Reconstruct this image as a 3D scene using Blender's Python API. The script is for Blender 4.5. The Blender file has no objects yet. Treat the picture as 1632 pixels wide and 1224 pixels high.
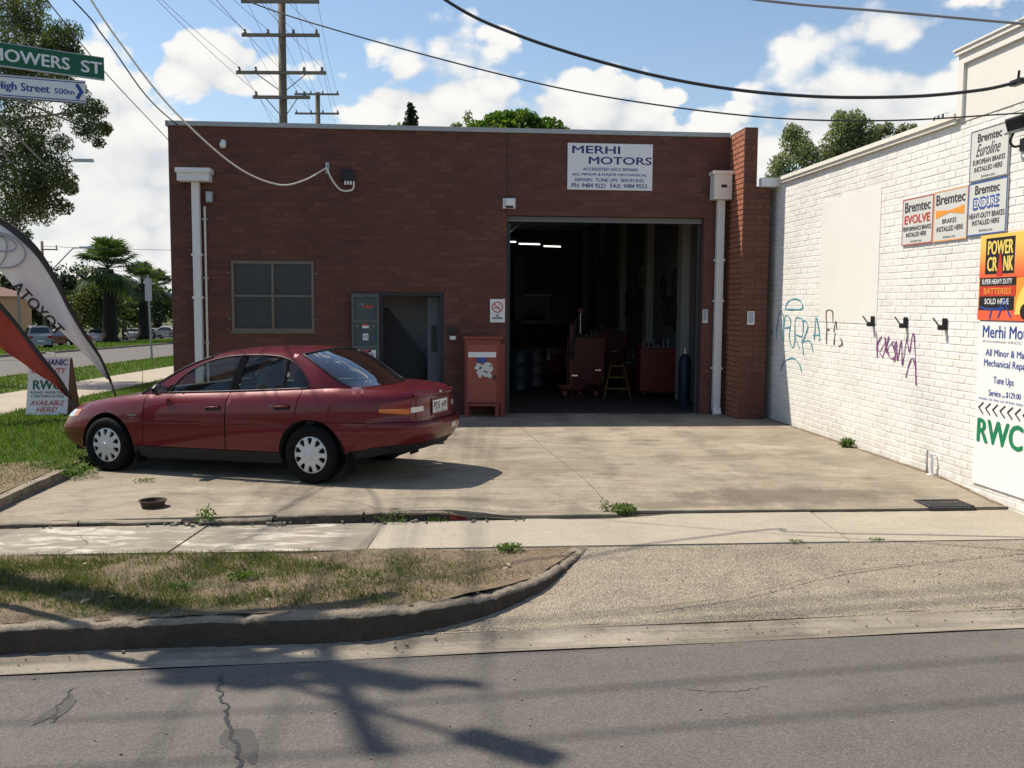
import bpy, bmesh, math, random
import numpy as np
from mathutils import Vector, Matrix
from mathutils.geometry import delaunay_2d_cdt
random.seed(7); RNG = np.random.default_rng(7)
sc = bpy.context.scene
COL = sc.collection
R = math.radians
# ------------------------------------------------------------------ camera
cam_d = bpy.data.cameras.new('camera'); cam = bpy.data.objects.new('camera', cam_d); COL.objects.link(cam)
yaw, pit, rol = R(4.92), R(4.88), R(0.36)
cf = Vector((math.sin(yaw)*math.cos(pit), math.cos(yaw)*math.cos(pit), -math.sin(pit)))
cr = Vector((math.cos(yaw), -math.sin(yaw), 0)); cu = cr.cross(cf)
r2 = math.cos(rol)*cr+math.sin(rol)*cu; u2 = math.cos(rol)*cu-math.sin(rol)*cr
cam.matrix_world = Matrix(((r2.x, u2.x, -cf.x, 0), (r2.y, u2.y, -cf.y, 0), (r2.z, u2.z, -cf.z, 1.88), (0, 0, 0, 1)))
cam_d.sensor_width = 36; cam_d.lens = 1500/1632*36; cam_d.clip_end = 2000; cam_d.clip_start = .05
sc.camera = cam
# ------------------------------------------------------------------ sun, exposure
SUNDIR = Vector((.60, -.335, -1)).normalized()
sun_d = bpy.data.lights.new('sun', 'SUN'); sun = bpy.data.objects.new('sun', sun_d); COL.objects.link(sun)
sun_d.energy = 5.0; sun_d.angle = R(.53); sun_d.color = (1, .915, .78)
sun.rotation_euler = SUNDIR.to_track_quat('-Z', 'Y').to_euler()
sun['kind'] = 'helper'
sc.view_settings.view_transform = 'Standard'; sc.view_settings.look = 'None'
sc.view_settings.exposure = 0.33; sc.view_settings.gamma = 1; sc.view_settings.use_curve_mapping = False
sc.render.engine = 'CYCLES'
sc.cycles.use_denoising = True; sc.cycles.max_bounces = 6; sc.cycles.transparent_max_bounces = 12
sc.cycles.caustics_reflective = False; sc.cycles.caustics_refractive = False; sc.cycles.sample_clamp_indirect = 6
# ------------------------------------------------------------------ node helper
class NG:
    def __init__(s, tree): s.t = tree; s.n = tree.nodes; s.l = tree.links
    def node(s, typ, ins=None, **props):
        k = s.n.new(typ)
        for a, b in props.items(): setattr(k, a, b)
        for a, b in (ins or {}).items(): s.put(k.inputs[a], b)
        return k
    def put(s, sock, v):
        if isinstance(v, bpy.types.NodeSocket): s.l.new(v, sock)
        elif isinstance(v, (tuple, list)) and len(v) == 3 and sock.type == 'RGBA': sock.default_value = (*v, 1)
        else: sock.default_value = v
    def math(s, op, a, b=0., c=None, clamp=False):
        k = s.n.new('ShaderNodeMath'); k.operation = op; k.use_clamp = clamp
        s.put(k.inputs[0], a); s.put(k.inputs[1], b)
        if c is not None: s.put(k.inputs[2], c)
        return k.outputs[0]
    def vmath(s, op, a, b=(0, 0, 0), out=0):
        k = s.n.new('ShaderNodeVectorMath'); k.operation = op; s.put(k.inputs[0], a)
        if op == 'SCALE': s.put(k.inputs['Scale'], b)
        else: s.put(k.inputs[1], b)
        return k.outputs[out]
    def mix(s, f, a, b, mode='MIX'):
        k = s.n.new('ShaderNodeMix'); k.data_type = 'RGBA'; k.blend_type = mode
        s.put(k.inputs[0], f); s.put(k.inputs[6], a); s.put(k.inputs[7], b); return k.outputs[2]
    def ss(s, x, lo, hi):
        k = s.n.new('ShaderNodeMapRange'); k.interpolation_type = 'SMOOTHSTEP'
        s.put(k.inputs[0], x); s.put(k.inputs[1], lo); s.put(k.inputs[2], hi); return k.outputs[0]
    def noise(s, vec, scale, detail=4., rough=.55, out=0, dist=0.):
        k = s.n.new('ShaderNodeTexNoise'); s.put(k.inputs['Vector'], vec); k.inputs['Scale'].default_value = scale
        k.inputs['Detail'].default_value = detail; k.inputs['Roughness'].default_value = rough; k.inputs['Distortion'].default_value = dist
        return k.outputs[out]
    def voro(s, vec, scale, out='Color', feature='F1'):
        k = s.n.new('ShaderNodeTexVoronoi'); k.feature = feature; s.put(k.inputs['Vector'], vec); k.inputs['Scale'].default_value = scale
        return k.outputs[out]
    def sep(s, v):
        k = s.n.new('ShaderNodeSeparateXYZ'); s.put(k.inputs[0], v); return k.outputs
    def comb(s, x, y, z):
        k = s.n.new('ShaderNodeCombineXYZ'); s.put(k.inputs[0], x); s.put(k.inputs[1], y); s.put(k.inputs[2], z); return k.outputs[0]
# ------------------------------------------------------------------ sky
w = bpy.data.worlds.new('World'); sc.world = w; w.use_nodes = True
g = NG(w.node_tree); g.n.clear()
sky = g.node('ShaderNodeTexSky'); sky.sky_type = 'NISHITA'; sky.sun_disc = False
sky.sun_elevation = math.asin(-SUNDIR.z); sky.sun_rotation = math.atan2(-SUNDIR.x, -SUNDIR.y)
sky.air_density = 1.2; sky.dust_density = .6; sky.ozone_density = 1.6
dirv = g.node('ShaderNodeTexCoord').outputs['Generated']
dx, dy, dz = g.sep(dirv)
az = g.math('ARCTAN2', dx, dy); el = g.math('ARCSINE', dz)
# cumulus banks: (azimuth, elevation, half width, half height, weight) in radians
BANKS = [(.10, .115, .26, .055, 1.0), (.06, .17, .13, .07, .8), (.01, .17, .105, .092, 1.0), (.15, .155, .12, .072, 1.0), (.27, .115, .09, .058, .95), (-.12, .12, .09, .06, .75),
 (-.225, .225, .055, .036, .85), (-.33, .09, .15, .13, .95), (-.345, .205, .05, .04, .5), (.43, .175, .12, .055, 1.0), (.37, .25, .05, .022, .62), (.46, .26, .075, .026, .72), (.545, .285, .03, .034, .5),
 (.60, .18, .14, .10, .9), (-.34, .345, .05, .012, .5), (-.46, .33, .1, .05, .5), (.9, .25, .3, .12, .9), (-.9, .2, .3, .13, .9)]
nvec = g.comb(g.math('MULTIPLY', az, 1.0), g.math('MULTIPLY', el, 1.35), 0.)
n1 = g.noise(nvec, 7.5, 7, .58, dist=.25)
n1b = g.noise(g.vmath('ADD', nvec, (-.02, .03, 0)), 7.5, 7, .58, dist=.25)
n2 = g.noise(nvec, 28, 5, .6)
field = None
for (a, e, ra, re, wt) in BANKS:
    u = g.math('DIVIDE', g.math('SUBTRACT', az, a), ra); v = g.math('DIVIDE', g.math('SUBTRACT', el, e), re)
    q = g.math('SQRT', g.math('ADD', g.math('MULTIPLY', u, u), g.math('MULTIPLY', v, v)))
    b = g.math('MULTIPLY', g.math('SUBTRACT', 1.42, q), wt*1.12)
    field = b if field is None else g.math('SMOOTH_MAX', field, b, .25)
# general cumulus cover round the rest of the sky (planar layer)
pl = g.vmath('DIVIDE', dirv, g.comb(g.math('ADD', g.math('ABSOLUTE', dz), .18), g.math('ADD', g.math('ABSOLUTE', dz), .18), 1.))
ng = g.noise(pl, 1.3, 6, .55)
gen = g.math('MULTIPLY', g.math('SUBTRACT', ng, .57), 4.)
gen = g.math('ADD', gen, g.math('MULTIPLY', g.ss(g.math('ABSOLUTE', az), .62, .95), .0))
inview = g.math('MULTIPLY', g.ss(g.math('ABSOLUTE', az), .85, .6), g.ss(el, .62, .42))
gen = g.math('SUBTRACT', gen, g.math('MULTIPLY', inview, 1.2))
field = g.math('MAXIMUM', field, gen)
low = g.ss(el, .10, -.01)
den = g.math('ADD', field, g.math('MULTIPLY', g.math('SUBTRACT', n1, .5), 2.3))
puff = g.math('MULTIPLY', g.math('SUBTRACT', .42, g.voro(g.vmath('ADD', nvec, g.vmath('SCALE', g.noise(nvec, 9, 3, .6, out=1), .05)), 15, 'Distance')), .95)
puff2 = g.math('MULTIPLY', g.math('SUBTRACT', .42, g.voro(g.vmath('ADD', nvec, g.vmath('SCALE', g.noise(nvec, 22, 3, .6, out=1), .02)), 38, 'Distance')), .5)
den = g.math('ADD', den, g.math('ADD', puff, puff2))
den = g.math('ADD', den, g.math('MULTIPLY', g.math('SUBTRACT', n2, .5), .5))
alpha = g.ss(den, .20, g.math('ADD', .42, g.math('MULTIPLY', g.ss(g.noise(nvec, 5, 2), .4, .65), .4)))
den2 = g.math('ADD', field, g.math('MULTIPLY', g.math('SUBTRACT', n1b, .5), 2.3))
lit = g.math('ADD', .72, g.math('MULTIPLY', g.math('SUBTRACT', den, den2), .42), clamp=True)
thick = g.ss(den, .8, 2.0)
lit = g.math('ADD', lit, g.math('MULTIPLY', g.math('ADD', puff, puff2), .28))
lit = g.math('SUBTRACT', lit, g.math('MULTIPLY', g.math('MULTIPLY', thick, g.ss(el, .25, .10)), .55))
ccol = g.mix(g.ss(lit, .18, .82), (6.5, 6.85, 7.4), (10.0, 9.85, 9.5))
blue = g.mix(1., sky.outputs[0], (1.34, 1.36, 1.40), 'MULTIPLY')
skyc = g.mix(g.math('MULTIPLY', low, .85), blue, (6.0, 6.6, 7.2))
tot = g.mix(alpha, skyc, ccol)
bg = g.node('ShaderNodeBackground', {'Color': tot, 'Strength': .078})
out = g.node('ShaderNodeOutputWorld'); g.l.new(bg.outputs[0], out.inputs[0])
# ------------------------------------------------------------------ materials
def newmat(name):
    m = bpy.data.materials.new(name); m.use_nodes = True; g = NG(m.node_tree); g.n.clear()
    bs = g.node('ShaderNodeBsdfPrincipled'); o = g.node('ShaderNodeOutputMaterial'); g.l.new(bs.outputs[0], o.inputs[0])
    return m, g, bs, o
def pmat(name, col, var=.12, scale=6, rough=.7, bump=0., bscale=60, bdist=.01, stains=(), metal=0., coat=0., spec=.4, coord='pos', rnd=0., speck=None, emit=None, hue=None, rvar=.1):
    m, g, bs, o = newmat(name)
    if coord == 'pos': vec = g.node('ShaderNodeNewGeometry').outputs['Position']
    else: vec = g.node('ShaderNodeTexCoord').outputs['Object']
    c = tuple(col)
    if var:
        nz = g.noise(vec, scale, 5, .6)
        k = g.math('ADD', 1-var*1.6, g.math('MULTIPLY', nz, var*3.2))
        c = g.mix(1., c, g.comb(k, k, k), 'MULTIPLY')
        if hue: c = g.mix(g.ss(g.noise(vec, scale*.37, 3), .4, .62), c, hue)
    if speck:
        sscale, amt, dark, light = speck
        vc = g.voro(vec, sscale); r = g.sep(vc)[0]
        c = g.mix(g.math('MULTIPLY', g.ss(r, .55, .95), amt), c, light)
        c = g.mix(g.math('MULTIPLY', g.ss(r, .4, .05), amt), c, dark)
    for (scol, ssc, lo, hi, amt) in stains:
        f = g.math('MULTIPLY', g.ss(g.noise(vec, ssc, 5, .62, dist=.4), lo, hi), amt)
        c = g.mix(f, c, scol)
    if rnd:
        rn = g.node('ShaderNodeNewGeometry').outputs['Random Per Island']
        k = g.math('ADD', 1-rnd, g.math('MULTIPLY', rn, 2*rnd)); c = g.mix(1., c, g.comb(k, k, k), 'MULTIPLY')
    g.put(bs.inputs['Base Color'], c)
    if rvar: g.put(bs.inputs['Roughness'], g.math('ADD', rough-rvar, g.math('MULTIPLY', g.noise(vec, scale*2.3, 3), 2*rvar), clamp=True))
    else: bs.inputs['Roughness'].default_value = rough
    bs.inputs['Metallic'].default_value = metal; bs.inputs['Coat Weight'].default_value = coat; bs.inputs['Coat Roughness'].default_value = .04
    bs.inputs['Specular IOR Level'].default_value = spec
    if bump:
        h = g.noise(vec, bscale, 4, .65)
        b = g.node('ShaderNodeBump', {'Strength': bump, 'Distance': bdist, 'Height': h}); g.l.new(b.outputs[0], bs.inputs['Normal'])
    if emit: bs.inputs['Emission Color'].default_value = (*emit[0], 1); bs.inputs['Emission Strength'].default_value = emit[1]
    return m
def leafmat(name, cols, trans=.35, rough=.55):
    m, g, bs, o = newmat(name)
    rn = g.node('ShaderNodeNewGeometry').outputs['Random Per Island']
    ramp = g.node('ShaderNodeValToRGB', {'Fac': rn}); e = ramp.color_ramp.elements
    while len(e) < len(cols): e.new(.5)
    for i, c in enumerate(cols): e[i].position = i/(len(cols)-1); e[i].color = (*c, 1)
    c = ramp.outputs[0]
    g.put(bs.inputs['Base Color'], c); bs.inputs['Roughness'].default_value = rough; bs.inputs['Specular IOR Level'].default_value = .3
    tr = g.node('ShaderNodeBsdfTranslucent', {'Color': g.mix(1., c, (1.3, 1.35, .7), 'MULTIPLY')})
    mx = g.node('ShaderNodeMixShader', {0: trans, 1: bs.outputs[0], 2: tr.outputs[0]}); g.l.new(mx.outputs[0], o.inputs[0])
    return m
def brickmat(name, cols, mort, u='x', z0=0., ch=.0858, bl=.24, painted=False, rough=.85):
    """colour picked per brick from its course and place in the course; grain inside each brick"""
    m, g, bs, o = newmat(name)
    pos = g.node('ShaderNodeNewGeometry').outputs['Position']; X, Y, Z = g.sep(pos)
    U = {'x': X, 'y': Y}[u]
    row = g.math('FLOOR', g.math('DIVIDE', g.math('SUBTRACT', Z, z0), ch))
    sh = g.math('MULTIPLY', g.math('FLOORED_MODULO', row, 2.), bl/2)
    cell = g.math('FLOOR', g.math('DIVIDE', g.math('SUBTRACT', U, sh), bl))
    wn = g.node('ShaderNodeTexWhiteNoise', {'Vector': g.comb(cell, row, 0.)}).outputs[0]
    ramp = g.node('ShaderNodeValToRGB', {'Fac': wn}); e = ramp.color_ramp.elements
    while len(e) < len(cols): e.new(.5)
    for i, c in enumerate(cols): e[i].position = i/(len(cols)-1); e[i].color = (*c, 1)
    c = ramp.outputs[0]
    k = g.math('ADD', .72, g.math('MULTIPLY', g.noise(pos, 25, 5, .7), .56)); c = g.mix(1., c, g.comb(k, k, k), 'MULTIPLY')
    k = g.math('ADD', .70, g.math('MULTIPLY', g.noise(pos, .9, 5, .6), .6)); c = g.mix(1., c, g.comb(k, k, k), 'MULTIPLY')
    if painted:   # flaking and grime on paint
        c = g.mix(g.math('MULTIPLY', g.ss(g.noise(pos, 9, 6, .7), .62, .72), .35), c, (.50, .46, .40))
        foot = g.math('MULTIPLY', g.ss(Z, .55, .0), g.ss(g.noise(pos, 5, 5, .7), .35, .65)); c = g.mix(g.math('MULTIPLY', foot, .45), c, (.42, .36, .28))
        streak = g.noise(g.comb(g.math('MULTIPLY', Y, 6.), 0., g.math('MULTIPLY', Z, .5)), 2., 4, .6)
        c = g.mix(g.math('MULTIPLY', g.ss(streak, .55, .75), .22), c, (.5, .47, .42))
    else:
        c = g.mix(g.math('MULTIPLY', g.ss(g.noise(pos, 2.2, 6, .7), .58, .75), .3), c, mort)
    g.put(bs.inputs['Base Color'], c); bs.inputs['Roughness'].default_value = rough; bs.inputs['Specular IOR Level'].default_value = .25
    b = g.node('ShaderNodeBump', {'Strength': .5, 'Distance': .004, 'Height': g.noise(pos, 70, 5, .7)}); g.l.new(b.outputs[0], bs.inputs['Normal'])
    return m
def glassmat(name, tint, refl=1., rough=.0):
    m, g, bs, o = newmat(name); g.n.remove(bs)
    fc = g.node('ShaderNodeLayerWeight', {'Blend': .5}).outputs['Facing']; fr = g.math('ADD', .045, g.math('MULTIPLY', .955, g.math('POWER', fc, 5.)))
    t = g.node('ShaderNodeBsdfTransparent', {'Color': (*tint, 1)}); gl = g.node('ShaderNodeBsdfGlossy', {'Roughness': rough})
    mx = g.node('ShaderNodeMixShader', {0: g.math('MULTIPLY', fr, refl, clamp=True), 1: t.outputs[0], 2: gl.outputs[0]}); g.l.new(mx.outputs[0], o.inputs[0])
    return m
# ------------------------------------------------------------------ object helpers
def tag(o, label=None, cat=None, group=None, kind=None):
    if label: o['label'] = label
    if cat: o['category'] = cat
    if group: o['group'] = group
    if kind: o['kind'] = kind
    return o
def thing(name, label, cat, loc=(0, 0, 0), rot=(0, 0, 0), group=None):
    o = bpy.data.objects.new(name, None); COL.objects.link(o); o.location = loc; o.rotation_euler = rot; o.empty_display_size = .1
    return tag(o, label, cat, group)
def wm(o):
    return o.matrix_basis if o.parent is None else wm(o.parent) @ o.matrix_basis
def copy_tree(o, parent=None):
    c = o.copy(); COL.objects.link(c)
    if parent: c.parent = parent
    for ch in list(o.children): copy_tree(ch, c)
    return c
class MB:
    """collects vertices and faces; build() links them as one mesh object"""
    def __init__(s): s.v = []; s.f = []; s.mi = []; s.cur = 0
    def add(s, vs, fs):
        b = len(s.v); s.v.extend([tuple(p) for p in vs]); s.f.extend([tuple(i+b for i in q) for q in fs]); s.mi.extend([s.cur]*len(fs)); return s
    def box(s, c, size, rot=None, taper=1.):
        x, y, z = size[0]/2, size[1]/2, size[2]/2; t = taper
        p = [(-x, -y, -z), (x, -y, -z), (x, y, -z), (-x, y, -z), (-x*t, -y*t, z), (x*t, -y*t, z), (x*t, y*t, z), (-x*t, y*t, z)]
        M = Matrix.Translation(c) @ (rot if rot is not None else Matrix())
        return s.add([M @ Vector(q) for q in p], [(0, 3, 2, 1), (4, 5, 6, 7), (0, 1, 5, 4), (1, 2, 6, 5), (2, 3, 7, 6), (3, 0, 4, 7)])
    def bx(s, x0, x1, y0, y1, z0, z1): return s.box(((x0+x1)/2, (y0+y1)/2, (z0+z1)/2), (x1-x0, y1-y0, z1-z0))
    def quad(s, a, b, c, d): return s.add([a, b, c, d], [(0, 1, 2, 3)])
    def tube(s, pts, r, n=8, caps=True):
        pts = [Vector(p) for p in pts]; rs = r if isinstance(r, (list, tuple)) else [r]*len(pts)
        vs = []; fs = []; up = None
        for i, p in enumerate(pts):
            d = (pts[min(i+1, len(pts)-1)]-pts[max(i-1, 0)]).normalized()
            if up is None: up = d.orthogonal().normalized()
            a = (up - d*up.dot(d))
            if a.length < 1e-6: a = d.orthogonal()
            a.normalize(); up = a; b = d.cross(a)
            for k in range(n):
                t = 2*math.pi*k/n; vs.append(p+(a*math.cos(t)+b*math.sin(t))*rs[i])
        for i in range(len(pts)-1):
            for k in range(n): fs.append((i*n+k, i*n+(k+1) % n, (i+1)*n+(k+1) % n, (i+1)*n+k))
        if caps: fs.append(tuple(range(n-1, -1, -1))); fs.append(tuple(range((len(pts)-1)*n, len(pts)*n)))
        return s.add(vs, fs)
    def lathe(s, prof, c=(0, 0, 0), n=20, M=None):
        vs = []; fs = []; M = M or Matrix.Translation(c)
        for (r, z) in prof:
            for k in range(n):
                t = 2*math.pi*k/n; vs.append(M @ Vector((r*math.cos(t), r*math.sin(t), z)))
        for i in range(len(prof)-1):
            for k in range(n): fs.append((i*n+k, i*n+(k+1) % n, (i+1)*n+(k+1) % n, (i+1)*n+k))
        return s.add(vs, fs)
    def grid(s, P, closed=False):
        nu, nv = len(P), len(P[0]); vs = [p for row in P for p in row]; fs = []
        for i in range(nu-1):
            for j in range(nv-1): fs.append((i*nv+j, i*nv+j+1, (i+1)*nv+j+1, (i+1)*nv+j))
        return s.add(vs, fs)
    def prism(s, poly, M, th):
        """extrude a 2-D polygon (counter-clockwise) by th along the local z of M"""
        n = len(poly); vs = [M @ Vector((x, y, 0)) for x, y in poly]+[M @ Vector((x, y, th)) for x, y in poly]
        return s.add(vs, [tuple(range(n-1, -1, -1)), tuple(range(n, 2*n))]+[(i, (i+1) % n, n+(i+1) % n, n+i) for i in range(n)])
    def ribbon(s, pts, wd, M):
        """flat stroke in the local xy plane of M"""
        pts = [Vector(p) for p in pts]
        for i in range(len(pts)-1):
            d = (pts[i+1]-pts[i]); 
            if d.length < 1e-6: continue
            d.normalize(); e = d*wd*.4; nn = Vector((-d.y, d.x))*wd/2
            q = [pts[i]-e-nn, pts[i+1]+e-nn, pts[i+1]+e+nn, pts[i]-e+nn]
            s.add([M @ Vector((p.x, p.y, 0.0002*(i % 3))) for p in q], [(0, 1, 2, 3)])
        return s
    def mesh(s, name, mats, smooth=False, T=None):
        me = bpy.data.meshes.new(name)
        v = s.v if T is None else [T @ Vector(p) for p in s.v]
        me.from_pydata([tuple(p) for p in v], [], s.f)
        mats = mats if isinstance(mats, (list, tuple)) else [mats]
        for m in mats: me.materials.append(m)
        if len(mats) > 1: me.polygons.foreach_set('material_index', s.mi)
        if smooth: me.polygons.foreach_set('use_smooth', [True]*len(me.polygons))
        me.update(); return me
    def build(s, name, mats, parent=None, world=True, smooth=False, angle=None, label=None, bevel=0.):
        T = wm(parent).inverted() if (parent is not None and world) else None
        me = s.mesh(name, mats, smooth or angle is not None, T)
        o = bpy.data.objects.new(name, me); COL.objects.link(o)
        if parent is not None: o.parent = parent
        if angle is not None:
            bm = bmesh.new(); bm.from_mesh(me); bmesh.ops.remove_doubles(bm, verts=bm.verts, dist=1e-5)
            for e in bm.edges: e.smooth = not (len(e.link_faces) == 2 and e.calc_face_angle(0) > R(angle))
            bm.to_mesh(me); bm.free()
        if bevel:
            md = o.modifiers.new('bevel', 'BEVEL'); md.width = bevel; md.segments = 2; md.limit_method = 'ANGLE'; md.angle_limit = R(40)
        if label: o['label'] = label
        return o
def big_mesh(name, verts, faces, mat, smooth=False):
    me = bpy.data.meshes.new(name); me.from_pydata(verts, [], faces); me.materials.append(mat)
    if smooth: me.polygons.foreach_set('use_smooth', [True]*len(me.polygons))
    me.update(); return me
def spline(P, n=12):
    P = [Vector(p) for p in P]; out = []
    for i in range(len(P)-1):
        p0 = P[i-1] if i else P[0]*2-P[1]; p1 = P[i]; p2 = P[i+1]; p3 = P[i+2] if i+2 < len(P) else P[-1]*2-P[-2]
        for k in range(n):
            t = k/n; out.append(.5*((2*p1)+(p2-p0)*t+(2*p0-5*p1+4*p2-p3)*t*t+(3*p1-p0-3*p2+p3)*t**3))
    out.append(P[-1]); return out
def frame(o, right, up):
    r = Vector(right).normalized(); u = Vector(up).normalized(); n = r.cross(u)
    return Matrix(((r.x, u.x, n.x, o[0]), (r.y, u.y, n.y, o[1]), (r.z, u.z, n.z, o[2]), (0, 0, 0, 1)))
_TX = {}
def text_geo(txt, bold=0.):
    k = (txt, bold)
    if k not in _TX:
        cu_ = bpy.data.curves.new('t', 'FONT'); cu_.body = txt; cu_.resolution_u = 3; cu_.offset = bold; cu_.fill_mode = 'FRONT'
        ob = bpy.data.objects.new('t', cu_); COL.objects.link(ob)
        me = bpy.data.meshes.new_from_object(ob.evaluated_get(bpy.context.evaluated_depsgraph_get()))
        v = np.array([tuple(p.co) for p in me.vertices]) if len(me.vertices) else np.zeros((1, 3)); f = [tuple(p.vertices) for p in me.polygons]
        bpy.data.objects.remove(ob); bpy.data.curves.remove(cu_); bpy.data.meshes.remove(me); _TX[k] = (v, f)
    return _TX[k]
def text(mb, txt, M, x0, x1, y0, y1, bold=0., shear=0., fitx=True, align='c'):
    """lettering fitted into the rectangle x0..x1, y0..y1 of the plane M"""
    v, f = text_geo(txt, 0.); a, b = v.min(0), v.max(0)
    if align == 'raw': pass
    sx = (x1-x0)/max(b[0]-a[0], 1e-6); sy = (y1-y0)/max(b[1]-a[1], 1e-6)
    if not fitx: sx = min(sx, sy)
    ox = x0 if fitx or align == 'l' else (x0+x1)/2-(b[0]-a[0])*sx/2
    e = bold*(y1-y0)*1.1      # heavier strokes: the flat lettering laid down again a hair's breadth aside
    for i, (ex, ey) in enumerate([(0, 0)] if not bold else [(-e, 0), (e, 0), (0, e*.5), (0, -e*.5)]):
        P = []
        for p in v:
            x = ox+(p[0]-a[0])*sx+ex; y = y0+(p[1]-a[1])*sy+ey
            P.append(M @ Vector((x+shear*(y-(y0+y1)/2), y, .00025*i)))
        mb.add(P, f)
# point-in-polygon fill with holes
def inside(p, poly):
    x, y = p; c = False; n = len(poly); j = n-1
    for i in range(n):
        xi, yi = poly[i]; xj, yj = poly[j]
        if (yi > y) != (yj > y) and x < (xj-xi)*(y-yi)/(yj-yi)+xi: c = not c
        j = i
    return c
def resample(poly, d):
    out = []
    for i in range(len(poly)):
        a = Vector(poly[i]); b = Vector(poly[(i+1) % len(poly)]); n = max(1, int(math.ceil((b-a).length/d)))
        for k in range(n): out.append(tuple(a.lerp(b, k/n)))
    return out
def poly_fill(outer, holes=(), d=.04):
    loops = [resample(outer, d)]+[resample(h, d) for h in holes]
    V = []; E = []
    for L in loops:
        b = len(V); V += L; E += [(b+i, b+(i+1) % len(L)) for i in range(len(L))]
    nb = len(V); B = np.array(V)
    xs = [p[0] for p in loops[0]]; ys = [p[1] for p in loops[0]]
    y = min(ys)+d/2; r = 0
    while y < max(ys):
        x = min(xs)+(d/2 if r % 2 else 0)
        while x < max(xs):
            if inside((x, y), loops[0]) and not any(inside((x, y), h) for h in loops[1:]) and np.min((B[:, 0]-x)**2+(B[:, 1]-y)**2) > (.45*d)**2: V.append((x, y))
            x += d
        y += d*.866; r += 1
    vo, eo, fo, _, _, _ = delaunay_2d_cdt([Vector(p) for p in V], E, [], 0, 1e-6)
    F = []
    for f in fo:
        c = sum((vo[i] for i in f), Vector((0, 0)))/len(f)
        if inside(c, loops[0]) and not any(inside(c, h) for h in loops[1:]): F.append(tuple(f))
    return [tuple(p) for p in vo], F
# ================================================================== materials used by the setting
M = {}
M['asphalt'] = pmat('asphalt', (.118, .105, .093), var=.16, scale=3.2, rough=.85, bump=.55, bscale=95, bdist=.006, speck=(120, .42, (.064, .057, .05), (.205, .186, .162)), stains=[((.065, .058, .052), .45, .54, .72, .45), ((.165, .148, .126), .8, .55, .72, .5), ((.07, .06, .052), 4.5, .66, .74, .4)], spec=.3)
M['tar'] = pmat('tar', (.03, .03, .031), var=.2, scale=20, rough=.5)
M['concrete'] = pmat('drive_concrete', (.345, .29, .215), var=.16, scale=1.4, rough=.85, bump=.35, bscale=70, bdist=.004, speck=(160, .22, (.24, .21, .17), (.48, .43, .35)), stains=[((.215, .18, .135), .5, .5, .66, .65), ((.41, .35, .26), .8, .54, .70, .6), ((.14, .12, .10), 2.6, .62, .76, .5), ((.20, .145, .095), 1.3, .60, .74, .45), ((.24, .20, .15), 7., .58, .72, .35)], spec=.3)
M['newcon'] = pmat('pale_concrete', (.415, .35, .26), var=.08, scale=2., rough=.85, bump=.2, bscale=90, bdist=.003, speck=(190, .14, (.27, .24, .2), (.5, .45, .37)), stains=[((.29, .26, .215), 1.1, .56, .72, .4)], spec=.3)
M['oldcon'] = pmat('old_concrete', (.265, .235, .19), var=.14, scale=2., rough=.9, bump=.4, bscale=80, bdist=.004, speck=(170, .2, (.17, .15, .12), (.36, .33, .28)), stains=[((.17, .15, .125), 1.7, .55, .7, .4)], spec=.3)
M['aggregate'] = pmat('exposed_aggregate', (.36, .30, .215), var=.12, scale=1.2, rough=.85, bump=.8, bscale=55, bdist=.01, speck=(85, .7, (.14, .12, .095), (.58, .50, .38)), stains=[((.22, .185, .14), .8, .56, .72, .45), ((.36, .24, .16), .9, .6, .74, .35)], spec=.3)
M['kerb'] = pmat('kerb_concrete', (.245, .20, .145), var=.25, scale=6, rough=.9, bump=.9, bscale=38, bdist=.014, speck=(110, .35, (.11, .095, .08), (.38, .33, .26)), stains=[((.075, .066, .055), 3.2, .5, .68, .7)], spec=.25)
M['kerbdark'] = pmat('kerb_grime_and_shade', (.080, .062, .046), var=.35, scale=7, rough=.95, bump=1., bscale=32, bdist=.03, stains=[((.10, .08, .06), 4, .58, .72, .45)], spec=.2)  # dark grime, with the shade of the kerb faces painted in
M['soil'] = pmat('dry_soil', (.185, .135, .092), var=.2, scale=7, rough=.95, bump=.9, bscale=40, bdist=.02, speck=(70, .35, (.09, .065, .045), (.34, .27, .19)), stains=[((.10, .10, .05), 2.2, .48, .62, .6), ((.27, .21, .14), 3.5, .56, .7, .5)], spec=.15)
M['litter'] = pmat('leaf_litter', (.21, .155, .10), var=.25, scale=12, rough=.95, bump=1., bscale=35, bdist=.02, speck=(45, .5, (.08, .055, .035), (.40, .33, .24)), spec=.15)
M['lawnbase'] = pmat('lawn_base', (.075, .105, .03), var=.25, scale=3., rough=.95, bump=.8, bscale=50, bdist=.03, stains=[((.15, .14, .06), .7, .55, .7, .5)], spec=.15)
M['farground'] = pmat('far_ground', (.09, .10, .045), var=.2, scale=.4, rough=.95, spec=.1)
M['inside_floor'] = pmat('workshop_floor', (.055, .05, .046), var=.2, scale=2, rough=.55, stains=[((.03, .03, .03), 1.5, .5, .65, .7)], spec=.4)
M['mortar'] = pmat('mortar', (.125, .068, .055), var=.12, scale=10, rough=.95, bump=.4, bscale=90)
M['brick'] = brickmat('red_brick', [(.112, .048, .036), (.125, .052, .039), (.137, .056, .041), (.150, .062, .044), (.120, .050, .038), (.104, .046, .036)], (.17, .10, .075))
M['brick_lit'] = brickmat('red_brick_lit_side', [(.30, .115, .068), (.34, .13, .075), (.37, .15, .085), (.32, .12, .07)], (.2, .12, .09), u='y')  # same brick, lightened so the sun on the flank is in the colour
M['whitebrick'] = brickmat('white_painted_brick', [(.715, .70, .665), (.735, .72, .685), (.725, .71, .675), (.745, .73, .69)], (.5, .5, .5), u='y', ch=.0815, bl=.24, painted=True, rough=.6)
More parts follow.
